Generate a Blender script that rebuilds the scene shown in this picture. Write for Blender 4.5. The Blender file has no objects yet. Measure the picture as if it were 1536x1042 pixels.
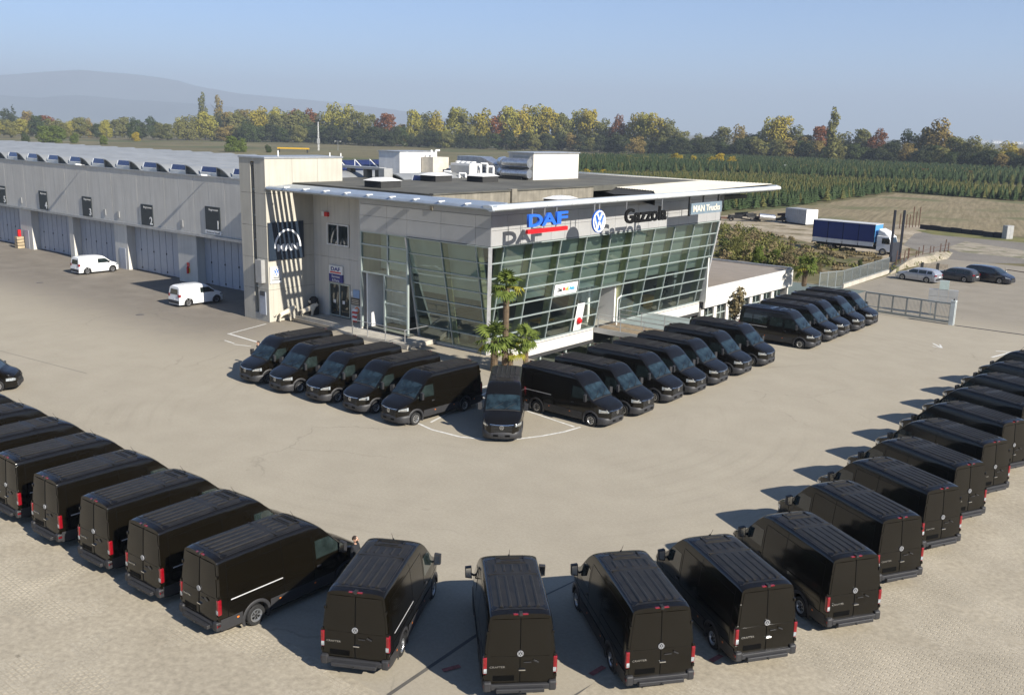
import bpy, bmesh, math, random
import numpy as np
from mathutils import Vector, Matrix
random.seed(7); np.random.seed(7)
R = math.radians
scene = bpy.context.scene
C = scene.collection

# ------------------------------------------------------------------ camera
PITCH, ROLL, CAM_H, FPX = 0.224559, 0.023354, 15.2281, 1430.0
_F = Vector((0, math.cos(PITCH), -math.sin(PITCH)))
_R0 = Vector((1, 0, 0)); _U0 = _R0.cross(_F)
_R = _R0 * math.cos(ROLL) + _U0 * math.sin(ROLL)
_U = -_R0 * math.sin(ROLL) + _U0 * math.cos(ROLL)
cam_data = bpy.data.cameras.new('camera')
cam = bpy.data.objects.new('camera', cam_data); C.objects.link(cam)
cam.matrix_world = Matrix(((_R.x, _U.x, -_F.x, 0), (_R.y, _U.y, -_F.y, 0), (_R.z, _U.z, -_F.z, CAM_H), (0, 0, 0, 1)))
cam_data.sensor_width = 36.0; cam_data.lens = 36.0 * FPX / 1536.0
cam_data.clip_start = 0.5; cam_data.clip_end = 30000
scene.camera = cam

# ------------------------------------------------------------------ sky, sun, exposure
SUN = Vector((15.19, -14.90, 12.75)).normalized()
EL = math.asin(SUN.z); AZ = math.atan2(SUN.x, SUN.y)
world = bpy.data.worlds.new('World'); scene.world = world; world.use_nodes = True
wn = world.node_tree; wn.nodes.clear()
sky = wn.nodes.new('ShaderNodeTexSky'); sky.sky_type = 'NISHITA'; sky.sun_disc = False
sky.sun_elevation = EL; sky.sun_rotation = AZ
sky.altitude = 60; sky.air_density = 0.7; sky.dust_density = 0.05; sky.ozone_density = 6.0
bg = wn.nodes.new('ShaderNodeBackground'); bg.inputs['Strength'].default_value = 0.075
wo = wn.nodes.new('ShaderNodeOutputWorld')
wn.links.new(sky.outputs[0], bg.inputs[0]); wn.links.new(bg.outputs[0], wo.inputs[0])
sl = bpy.data.lights.new('sun', 'SUN'); sl.energy = 5.0; sl.angle = R(0.53); sl.color = (1.0, 0.94, 0.84)
so = bpy.data.objects.new('sun', sl); C.objects.link(so)
so.rotation_euler = SUN.to_track_quat('Z', 'Y').to_euler(); so.location = (40, -40, 60)
scene.view_settings.view_transform = 'Standard'; scene.view_settings.look = 'None'
scene.view_settings.exposure = 1.08; scene.view_settings.gamma = 1.0
scene.view_settings.use_curve_mapping = False
scene.render.engine = 'CYCLES'
cy = scene.cycles
cy.use_denoising = True
try: cy.denoiser = 'OPENIMAGEDENOISE'
except Exception: pass
cy.max_bounces = 8; cy.transparent_max_bounces = 16; cy.volume_bounces = 0
cy.diffuse_bounces = 3; cy.glossy_bounces = 3; cy.caustics_reflective = False; cy.caustics_refractive = False

# ------------------------------------------------------------------ frames
def at(u, w, z=0.0):
    """ground (or height z) point seen at a photograph pixel"""
    d = _R * ((u - 768) / FPX) - _U * ((w - 521) / FPX) + _F
    t = (z - CAM_H) / d.z
    return Vector((d.x * t, d.y * t, z))
def height_at(P, u, w):
    d = _R * ((u - 768) / FPX) - _U * ((w - 521) / FPX) + _F
    return CAM_H + d.z * math.hypot(P.x, P.y) / math.hypot(d.x, d.y)
# yard frame: a runs along the long facades to the left, b runs along the right facade away from the camera
AX = Vector((-.7705, .6374, 0)); BX = Vector((.6374, .7705, 0))
PHI = math.atan2(-.6374, .7705)
def W(a, b, z=0.0):
    v = AX * a + BX * b; v.z = z; return v
def Y(a, b, z=0.0): return Vector((-a, b, z))        # yard frame coordinates (x = -a, y = b)
ROOT_OFF = {}

# ------------------------------------------------------------------ materials
def _n(nt, t, **kw):
    n = nt.nodes.new(t)
    for k, v in kw.items():
        if k in n.inputs: n.inputs[k].default_value = v
        else: setattr(n, k, v)
    return n
def _noise(nt, vec, scale, detail=4, rough=.55):
    n = nt.nodes.new('ShaderNodeTexNoise'); n.inputs['Scale'].default_value = scale
    n.inputs['Detail'].default_value = detail; n.inputs['Roughness'].default_value = rough
    if vec is not None: nt.links.new(vec, n.inputs['Vector'])
    return n
def _ramp(nt, fac, stops):
    r = nt.nodes.new('ShaderNodeValToRGB'); e = r.color_ramp.elements
    while len(e) < len(stops): e.new(0.5)
    for i, (p, c) in enumerate(stops):
        e[i].position = p; e[i].color = (*c, 1) if len(c) == 3 else c
    nt.links.new(fac, r.inputs[0]); return r
def _mix(nt, fac, a, b, mode='MIX'):
    m = nt.nodes.new('ShaderNodeMix'); m.data_type = 'RGBA'; m.blend_type = mode
    for s, i in ((fac, 0), (a, 6), (b, 7)):
        if hasattr(s, 'is_linked'): nt.links.new(s, m.inputs[i])
        elif i == 0: m.inputs[0].default_value = s
        else: m.inputs[i].default_value = (*s, 1) if len(s) == 3 else s
    return m.outputs[2]
MATS = {}
def mat(name, col, rough=.5, metal=0., var=.12, scale=2., bump=0., bscale=40., coat=0., spec=.5, streak=0., alpha_mix=None, rnd=0.):
    if name in MATS: return MATS[name]
    m = bpy.data.materials.new(name); m.use_nodes = True; nt = m.node_tree
    bs = nt.nodes['Principled BSDF']
    bs.inputs['Roughness'].default_value = rough; bs.inputs['Metallic'].default_value = metal
    bs.inputs['Specular IOR Level'].default_value = spec
    if coat: bs.inputs['Coat Weight'].default_value = coat; bs.inputs['Coat Roughness'].default_value = .04
    tc = nt.nodes.new('ShaderNodeTexCoord'); v = tc.outputs['Object']
    c0 = tuple(max(0, x * (1 - var)) for x in col); c1 = tuple(min(1, x * (1 + var)) for x in col)
    n1 = _noise(nt, v, scale, 6)
    out = _ramp(nt, n1.outputs[0], [(.3, c0), (.7, c1)]).outputs[0]
    if streak:
        mp = nt.nodes.new('ShaderNodeMapping'); mp.inputs['Scale'].default_value = (2.2, 2.2, .12); nt.links.new(v, mp.inputs[0])
        n2 = _noise(nt, mp.outputs[0], 1.6, 5)
        f = _ramp(nt, n2.outputs[0], [(.4, (1 - streak,) * 3), (.62, (1, 1, 1))])
        out = _mix(nt, 1.0, out, f.outputs[0], 'MULTIPLY')
    if rnd:
        oi = nt.nodes.new('ShaderNodeObjectInfo')
        rr = _ramp(nt, oi.outputs['Random'], [(0, (1 - rnd,) * 3), (1, (1 + rnd,) * 3)])
        out = _mix(nt, 1.0, out, rr.outputs[0], 'MULTIPLY')
    nt.links.new(out, bs.inputs['Base Color'])
    if bump:
        n3 = _noise(nt, v, bscale, 4)
        b = nt.nodes.new('ShaderNodeBump'); b.inputs['Strength'].default_value = bump; b.inputs['Distance'].default_value = .02
        nt.links.new(n3.outputs[0], b.inputs['Height']); nt.links.new(b.outputs[0], bs.inputs['Normal'])
    MATS[name] = m; return m
def glass_mat(name, tint, refl=.12, rough=.01, see=1.0):
    if name in MATS: return MATS[name]
    m = bpy.data.materials.new(name); m.use_nodes = True; nt = m.node_tree; nt.nodes.clear()
    o = nt.nodes.new('ShaderNodeOutputMaterial')
    t = _n(nt, 'ShaderNodeBsdfTransparent', Color=(*tint, 1))
    g = _n(nt, 'ShaderNodeBsdfGlossy', Roughness=rough, Color=(.85, .95, .9, 1))
    lw = nt.nodes.new('ShaderNodeLayerWeight'); lw.inputs[0].default_value = .35
    mr = nt.nodes.new('ShaderNodeMapRange'); mr.inputs[3].default_value = refl; mr.inputs[4].default_value = .9
    tc = nt.nodes.new('ShaderNodeTexCoord'); nz = _noise(nt, tc.outputs['Object'], .35, 2)
    bp = nt.nodes.new('ShaderNodeBump'); bp.inputs['Strength'].default_value = .08; bp.inputs['Distance'].default_value = .06
    nt.links.new(nz.outputs[0], bp.inputs['Height']); nt.links.new(bp.outputs[0], g.inputs['Normal'])
    nt.links.new(lw.outputs['Fresnel'], mr.inputs[0])
    mx = nt.nodes.new('ShaderNodeMixShader')
    nt.links.new(mr.outputs[0], mx.inputs[0]); nt.links.new(t.outputs[0], mx.inputs[1]); nt.links.new(g.outputs[0], mx.inputs[2])
    nt.links.new(mx.outputs[0], o.inputs[0]); MATS[name] = m; return m

# ------------------------------------------------------------------ mesh builder
KIDS = {}
def reg(o, parent):
    if parent is not None:
        o.parent = parent; KIDS.setdefault(parent.name, []).append(o)
    return o
class MB:
    def __init__(s): s.v = []; s.f = []; s.m = []
    def add(s, vs, fs, mi=0):
        o = len(s.v); s.v += [tuple(x) for x in vs]
        s.f += [tuple(i + o for i in f) for f in fs]; s.m += [mi] * len(fs); return s
    def box(s, x0, x1, y0, y1, z0, z1, mi=0):
        if x0 > x1: x0, x1 = x1, x0
        if y0 > y1: y0, y1 = y1, y0
        if z0 > z1: z0, z1 = z1, z0
        v = [(x0, y0, z0), (x1, y0, z0), (x1, y1, z0), (x0, y1, z0), (x0, y0, z1), (x1, y0, z1), (x1, y1, z1), (x0, y1, z1)]
        return s.add(v, [(0, 3, 2, 1), (4, 5, 6, 7), (0, 1, 5, 4), (1, 2, 6, 5), (2, 3, 7, 6), (3, 0, 4, 7)], mi)
    def ab(s, a0, a1, b0, b1, z0, z1, mi=0): return s.box(-a0, -a1, b0, b1, z0, z1, mi)
    def quad(s, p, mi=0): return s.add(p, [tuple(range(len(p)))], mi)
    def slab(s, poly, n, mi=0):
        """prism: polygon extruded by vector n"""
        k = len(poly); P = [Vector(p) for p in poly]; n = Vector(n)
        return s.add(P + [p + n for p in P], [tuple(reversed(range(k)))] + [tuple(range(k, 2 * k))] + [(i, (i + 1) % k, k + (i + 1) % k, k + i) for i in range(k)], mi)
    def beam(s, p, q, w, h, up=(0, 0, 1), mi=0):
        p, q = Vector(p), Vector(q); d = (q - p).normalized(); u = Vector(up)
        r = d.cross(u).normalized() if abs(d.dot(u)) < .999 else Vector((1, 0, 0)); u = r.cross(d)
        a, b = r * w / 2, u * h / 2
        return s.slab([p - a - b, p + a - b, p + a + b, p - a + b], q - p, mi)
    def cyl(s, p, q, r0, r1=None, n=10, cap=True, mi=0):
        p, q = Vector(p), Vector(q); r1 = r0 if r1 is None else r1
        d = (q - p).normalized(); x = d.orthogonal().normalized(); y = d.cross(x)
        vs = [p + (x * math.cos(t) + y * math.sin(t)) * r0 for t in [2 * math.pi * i / n for i in range(n)]]
        vs += [q + (x * math.cos(t) + y * math.sin(t)) * r1 for t in [2 * math.pi * i / n for i in range(n)]]
        fs = [(i, (i + 1) % n, n + (i + 1) % n, n + i) for i in range(n)]
        if cap: fs += [tuple(reversed(range(n))), tuple(range(n, 2 * n))]
        return s.add(vs, fs, mi)
    def lathe(s, prof, cen, axis, n=20, mi=0):
        cen = Vector(cen); ax = Vector(axis).normalized(); x = ax.orthogonal().normalized(); y = ax.cross(x)
        vs = []; k = len(prof)
        for i in range(n):
            t = 2 * math.pi * i / n; e = x * math.cos(t) + y * math.sin(t)
            vs += [cen + ax * h + e * r for (h, r) in prof]
        fs = [(i * k + j, i * k + j + 1, ((i + 1) % n) * k + j + 1, ((i + 1) % n) * k + j) for i in range(n) for j in range(k - 1)]
        return s.add(vs, fs, mi)
    def tube(s, pts, r, n=6, mi=0):
        for p, q in zip(pts[:-1], pts[1:]): s.cyl(p, q, r, r, n, True, mi)
        return s
    def mesh(s, name, mats, off=None, smooth=None):
        me = bpy.data.meshes.new(name)
        v = s.v if off is None else [(x[0] - off[0], x[1] - off[1], x[2] - off[2]) for x in s.v]
        me.from_pydata(v, [], s.f)
        for m in (mats if isinstance(mats, (list, tuple)) else [mats]): me.materials.append(m)
        if any(s.m): me.polygons.foreach_set('material_index', s.m)
        if smooth is not None:
            me.polygons.foreach_set('use_smooth', [True] * len(me.polygons))
            if smooth < 180: me.set_sharp_from_angle(angle=R(smooth))
        me.update(); return me
    def build(s, name, mats, parent=None, smooth=None):
        off = None; p = parent
        while p is not None:
            if p.name in ROOT_OFF: off = ROOT_OFF[p.name]; break
            p = p.parent
        o = bpy.data.objects.new(name, s.mesh(name, mats, off, smooth)); C.objects.link(o)
        return reg(o, parent)
def recalc(o):
    bm = bmesh.new(); bm.from_mesh(o.data); bmesh.ops.recalc_face_normals(bm, faces=bm.faces); bm.to_mesh(o.data); bm.free()
def tag(o, label=None, cat=None, group=None, kind=None):
    if label: o['label'] = label
    if cat: o['category'] = cat
    if group: o['group'] = group
    if kind: o['kind'] = kind
    return o
def thing(name, label, cat, loc=(0, 0, 0), rot=0., group=None):
    o = bpy.data.objects.new(name, None); C.objects.link(o); o.empty_display_size = .3
    o.location = loc; o.rotation_euler = (0, 0, rot)
    return tag(o, label, cat, group)
def ything(name, label, cat, a, b, group=None, z=0.):
    """thing whose parts are given in yard frame coordinates"""
    o = thing(name, label, cat, W(a, b, z), PHI, group); ROOT_OFF[o.name] = (-a, b, z); return o
def copy_tree(o, parent=None):
    c = o.copy(); C.objects.link(c)
    if parent is not None: c.parent = parent
    for ch in KIDS.get(o.name, ()): copy_tree(ch, c)
    return c
def linked(name, me, parent, loc=None, rot=None):
    o = bpy.data.objects.new(name, me); C.objects.link(o); reg(o, parent)
    if loc is not None: o.location = loc
    if rot is not None: o.rotation_euler = rot
    return o
def text_mesh(body, size=1., extrude=.02, bold=0., align='CENTER'):
    cu = bpy.data.curves.new('txt', 'FONT'); cu.body = body; cu.size = size; cu.extrude = extrude; cu.offset = bold
    cu.align_x = align; cu.align_y = 'CENTER'; cu.resolution_u = 3
    ob = bpy.data.objects.new('txt', cu); C.objects.link(ob)
    dg = bpy.context.evaluated_depsgraph_get()
    me = bpy.data.meshes.new_from_object(ob.evaluated_get(dg)); me.name = 'lettering'
    bpy.data.objects.remove(ob); bpy.data.curves.remove(cu)
    me.materials.clear()
    return me
def lettering(name, body, m, parent, P, xdir, height, width=None, extrude=.02, bold=0., ydir=(0, 0, 1), off=None):
    """text as flat raised letters: P centre, xdir reading direction, height of a capital, optional total width (local coordinates of the parent)"""
    me = text_mesh(body, 1., .5, bold)
    xs = [v.co.x for v in me.vertices]; ys = [v.co.y for v in me.vertices]
    sx0, sy0 = max(xs) - min(xs), max(ys) - min(ys); cx, cy_ = (max(xs) + min(xs)) / 2, (max(ys) + min(ys)) / 2
    k = height / sy0; kx = (width / sx0) if width else k
    X = Vector(xdir).normalized(); U = Vector(ydir).normalized(); N = X.cross(U)
    P = Vector(P)
    if parent is not None and off is None:
        q = parent
        while q is not None:
            if q.name in ROOT_OFF: off = ROOT_OFF[q.name]; break
            q = q.parent
    if off is not None: P = P - Vector(off)
    for v in me.vertices:
        c = v.co; v.co = P + X * ((c.x - cx) * kx) + U * ((c.y - cy_) * k) + N * (c.z * 2 * extrude)
    me.materials.append(m); me.update()
    return linked(name, me, parent)
# ------------------------------------------------------------------ vehicles
def interp(pts, x):
    if x <= pts[0][0]: return pts[0][1]
    for (x0, y0), (x1, y1) in zip(pts[:-1], pts[1:]):
        if x <= x1:
            return y0 + (y1 - y0) * (x - x0) / (x1 - x0)
    return pts[-1][1]
class Body:
    """a vehicle shell: x from the tail forward, top line, plan width and side section given as curves"""
    def __init__(s, top, width, sec, zb, crown=.1, tail=(0, 0, 1), edge=.12):
        s.top, s.width, s.sec, s.zb, s.crown, s.tail, s.edge = top, width, sec, zb, crown, tail, edge
    def zt(s, x): return interp(s.top, x)
    def zbot(s, x): return interp(s.zb, x) if isinstance(s.zb, list) else s.zb
    def zs(s, x): return s.zt(x) - s.crown
    def y(s, x, z): return interp(s.width, x) * interp(s.sec, z)
    def shift(s, x, z):
        """lean of the tail: dx at height z fading out forward"""
        dx, z0, ln = s.tail
        return dx * max(0, z - z0) * max(0, 1 - x / ln) if ln else 0
    def P(s, x, t, sd=1, off=0.):
        """t 0..1 up the side, 1..2 from the roof edge to the centre line"""
        if t <= 1:
            z = s.zbot(x) + t * (s.zs(x) - s.zbot(x)); y = s.y(x, z)
        else:
            q = t - 1; ye = s.y(x, s.zs(x)); y = ye * (1 - q)
            k = 1 - q
            z = s.zs(x) + s.crown * (1 - k ** 5) ** .75
        return Vector((x + s.shift(x, z), sd * y, z))
    def N(s, x, t, sd):
        e = .01; a = s.P(x + e, t, sd) - s.P(x - e, t, sd); b = s.P(x, min(2, t + e), sd) - s.P(x, max(0, t - e), sd)
        n = b.cross(a) * sd
        return n.normalized() if n.length > 1e-9 else Vector((0, 0, 1))
    def tz(s, x, z): return (z - s.zbot(x)) / (s.zs(x) - s.zbot(x))
    def shell(s, mb, xs, ts, arches=(), ar=.44, mi=0):
        n = len(ts); rows = []
        for x in xs:
            row = [s.P(x, t, 1) for t in ts] + [s.P(x, t, -1) for t in reversed(ts[:-1])]
            rows.append(row)
        k = len(rows[0]); vs = [p for r in rows for p in r]; fs = []
        for i in range(len(xs) - 1):
            for j in range(k - 1):
                q = (i * k + j, (i + 1) * k + j, (i + 1) * k + j + 1, i * k + j + 1)
                c = sum((Vector(vs[w]) for w in q), Vector()) / 4
                if abs(c.y) > .5 and any(math.hypot(c.x - ax, c.z - az) < ar for ax, az in arches): continue
                fs.append(tuple(reversed(q)))
        fs.append(tuple(range(k))[::1]); fs.append(tuple(reversed(range((len(xs) - 1) * k, len(xs) * k))))
        # floor
        for i in range(len(xs) - 1):
            fs.append((i * k, i * k + k - 1, (i + 1) * k + k - 1, (i + 1) * k))
        return mb.add(vs, fs, mi)
    def patch(s, mb, xs, zf0, zf1, sd, off=.008, nz=3, mi=0, thick=0.):
        """side patch between two height curves (callables of x), lifted by off"""
        g = []
        for x in xs:
            a, b = zf0(x), zf1(x); col = []
            for j in range(nz + 1):
                z = a + (b - a) * j / nz; t = min(1, max(0, s.tz(x, z)))
                col.append(s.P(x, t, sd) + s.N(x, t, sd) * off)
            g.append(col)
        return s._grid(mb, g, sd, mi)
    def patch_top(s, mb, xs, ylim, off=.008, ny=8, mi=0):
        """patch over bonnet, windscreen or roof; ylim(x) half width as a share of the roof edge"""
        g = []
        for x in xs:
            k = ylim(x); col = []
            for j in range(ny + 1):
                q = -k + 2 * k * j / ny; sd = 1 if q >= 0 else -1; t = 2 - abs(q)
                p = s.P(x, t, sd); e = .02
                a = s.P(x + e, t, sd) - s.P(x - e, t, sd); n = Vector((-a.z, 0, a.x)).normalized()
                col.append(p + n * off)
            g.append(col)
        return s._grid(mb, g, -1, mi)
    def _grid(s, mb, g, sd, mi):
        w = len(g[0]); vs = [p for r in g for p in r]; fs = []
        for i in range(len(g) - 1):
            for j in range(w - 1):
                q = (i * w + j, (i + 1) * w + j, (i + 1) * w + j + 1, i * w + j + 1)
                fs.append(tuple(reversed(q)) if sd < 0 else q)
        return mb.add(vs, fs, mi)
def lin(a, b, n): return [a + (b - a) * i / n for i in range(n + 1)]

paint = mat('dark_brown_paint', (.0046, .0036, .0020), rough=.13, var=.1, scale=1.2, spec=.5)
roofdust = mat('dusty_dark_paint', (.014, .012, .009), rough=.5, var=.5, scale=3.5)
roofblue = mat('roof_paint_sky_tint', (.0022, .0030, .0080), rough=.17, var=.3, scale=2.2, spec=1.0)  # base tinted blue to stand for sky reflected in the roofs
plast = mat('grey_bumper_plastic', (.024, .024, .026), rough=.55, var=.12, scale=6)
blk = mat('black_rubber', (.012, .012, .012), rough=.7, var=.2, scale=8)
seamm = mat('dark_gap', (.0012, .0012, .0012), rough=.6, spec=.1)
rimm = mat('alloy_rim', (.55, .56, .57), rough=.3, metal=.85, var=.1)
steel = mat('steel_wheel', (.25, .25, .26), rough=.45, metal=.6)
emb = mat('emblem_silver', (.42, .43, .45), rough=.3, metal=.3)
railgl = mat('rail_glint', (.55, .55, .56), rough=.35, metal=.25)  # pale tone painted in for the sun's glint on the door rail
chrome = mat('chrome', (.8, .82, .85), rough=.12, metal=1.)
wind = mat('windscreen_glass', (.012, .022, .028), rough=.03, var=.8, scale=2.2, spec=.6)
sideg = mat('side_glass', (.016, .024, .023), rough=.03, var=.5, scale=2, coat=.6, spec=.6)
lampred = mat('red_lamp', (.19, .003, .008), rough=.2, coat=.8, var=.2, scale=10)
lampwh = mat('clear_lamp', (.34, .37, .39), rough=.12, coat=1., var=.6, scale=14, metal=.3)
lampor = mat('orange_marker', (.8, .2, .02), rough=.3)
white_p = mat('white_paint', (.78, .79, .79), rough=.3, coat=.6, var=.04)
silver_p = mat('silver_paint', (.42, .44, .48), rough=.28, metal=.5, coat=.7, var=.05)
dgrey_p = mat('dark_grey_paint', (.05, .053, .06), rough=.3, coat=.7, metal=.2)
navy_p = mat('blue_black_paint', (.012, .014, .022), rough=.25, coat=.8)
logo_w = mat('logo_white', (.8, .82, .85), rough=.3, metal=.1)
logo_b = mat('logo_blue', (.02, .16, .55), rough=.35)

def wheel_meshes(r, w):
    t = MB(); t.lathe([(-w / 2, r * .62), (-w / 2, r * .9), (-w * .38, r * .985), (-w * .2, r), (w * .2, r), (w * .38, r * .985), (w / 2, r * .9), (w / 2, r * .62), (w * .3, r * .6)], (0, 0, 0), (0, 1, 0), 28)
    rm = MB(); rm.lathe([(w * .47, r * .64), (w * .5, r * .6), (w * .47, r * .5), (w * .3, r * .44)], (0, 0, 0), (0, 1, 0), 28)
    for i in range(6):
        a = i * math.pi / 3; d = Vector((math.cos(a), 0, math.sin(a)))
        rm.beam(Vector((0, w * .36, 0)) + d * r * .12, Vector((0, w * .38, 0)) + d * r * .56, r * .1, .02, (0, 1, 0))
    h = MB(); h.lathe([(w * .2, r * .56), (w * .22, r * .3), (w * .4, r * .16), (w * .42, .001)], (0, 0, 0), (0, 1, 0), 18)
    return t, rm, h
def add_wheels(root, xs, yhalf, r, w, rim=rimm):
    t, rm, h = wheel_meshes(r, w)
    tm, rmm, hm = t.mesh('tyre', blk, smooth=40), rm.mesh('rim', rim, smooth=40), h.mesh('wheel_hub', blk, smooth=40)
    for x in xs:
        for sd in (1, -1):
            wl = linked('wheel', tm, root, (x, sd * (yhalf - w / 2), r), (0, 0, 0 if sd > 0 else math.pi))
            linked('rim', rmm, wl); linked('wheel_hub', hm, wl)
def arch_ring(mb, body, x0, z0, r0, r1, sd, off=.02, a0=-25, a1=205, n=18):
    g = []
    for i in range(n + 1):
        a = R(a0 + (a1 - a0) * i / n); col = []
        for r, o in ((r0 - .03, -.12), (r0, off), ((r0 + r1) / 2, off * 1.6), (r1, .004)):
            x, z = x0 + r * math.cos(a), max(.16, z0 + r * math.sin(a))
            col.append(Vector((x, sd * (body.y(x, z) + o), z)))
        g.append(col)
    body._grid(mb, g, -sd, 0)
def emblem(name, parent, P, xdir, rad, ydir=(0, 0, 1), m_face=None, m_ring=None, off=None, th=.02):
    """round badge: a ring with the letters V over W"""
    X = Vector(xdir).normalized(); U = Vector(ydir).normalized(); N = X.cross(U); P = Vector(P)
    if off is not None: P = P - Vector(off)
    mb = MB(); n = 28
    def ring(r0, r1, d, mi):
        vs = []
        for i in range(n):
            t = 2 * math.pi * i / n; e = X * math.cos(t) + U * math.sin(t)
            vs += [P + e * r0 + N * d, P + e * r1 + N * d, P + e * r1 + N * 0, P + e * r0 + N * 0]
        fs = []
        for i in range(n):
            a, b = i * 4, ((i + 1) % n) * 4
            for j in range(4): fs.append((a + j, b + j, b + (j + 1) % 4, a + (j + 1) % 4))
        mb.add(vs, fs, mi)
    disc = [P + (X * math.cos(2 * math.pi * i / n) + U * math.sin(2 * math.pi * i / n)) * rad * .98 for i in range(n)]
    mb.slab(disc, N * th * .5, 1)
    ring(rad * .86, rad, th, 0)
    def bar(p, q, w):
        p, q = (X * p[0] + U * p[1]) * rad, (X * q[0] + U * q[1]) * rad
        mb.beam(P + p + N * th * .75, P + q + N * th * .75, w * rad, th * .7, N, 0)
    bar((-.42, .74), (-.02, .1), .15); bar((.42, .74), (.02, .1), .15)
    bar((-.76, .36), (-.34, -.74), .15); bar((-.34, -.74), (0, -.02), .15)
    bar((.76, .36), (.34, -.74), .15); bar((.34, -.74), (0, -.02), .15)
    o = linked(name, mb.mesh('emblem', [m_face or logo_w, m_ring or plast]), parent); recalc(o); return o

WX = (1.346, 4.986); WR = .345
VB = Body(top=[(0, 2.56), (.3, 2.60), (2.4, 2.615), (3.45, 2.60), (3.72, 2.565), (3.92, 2.48), (4.12, 2.335), (4.34, 2.11), (4.98, 1.47), (5.06, 1.425), (5.3, 1.345), (5.6, 1.235), (5.8, 1.14), (5.9, 1.06), (5.96, .98), (5.99, .9)],
          width=[(0, .985), (.06, 1.0), (.3, 1.02), (4.5, 1.02), (5.0, 1.0), (5.3, .975), (5.55, .93), (5.75, .85), (5.88, .75), (5.95, .65), (5.99, .55)],
          sec=[(.2, .955), (.45, .985), (.9, 1.0), (1.15, .995), (1.4, .975), (1.7, .945), (2.1, .895), (2.4, .85), (2.5, .82), (2.6, .78)],
          zb=[(0, .36), (.3, .28), (5.4, .28), (5.7, .22), (5.99, .24)], crown=.085, tail=(.075, 1.0, 1.2))
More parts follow.
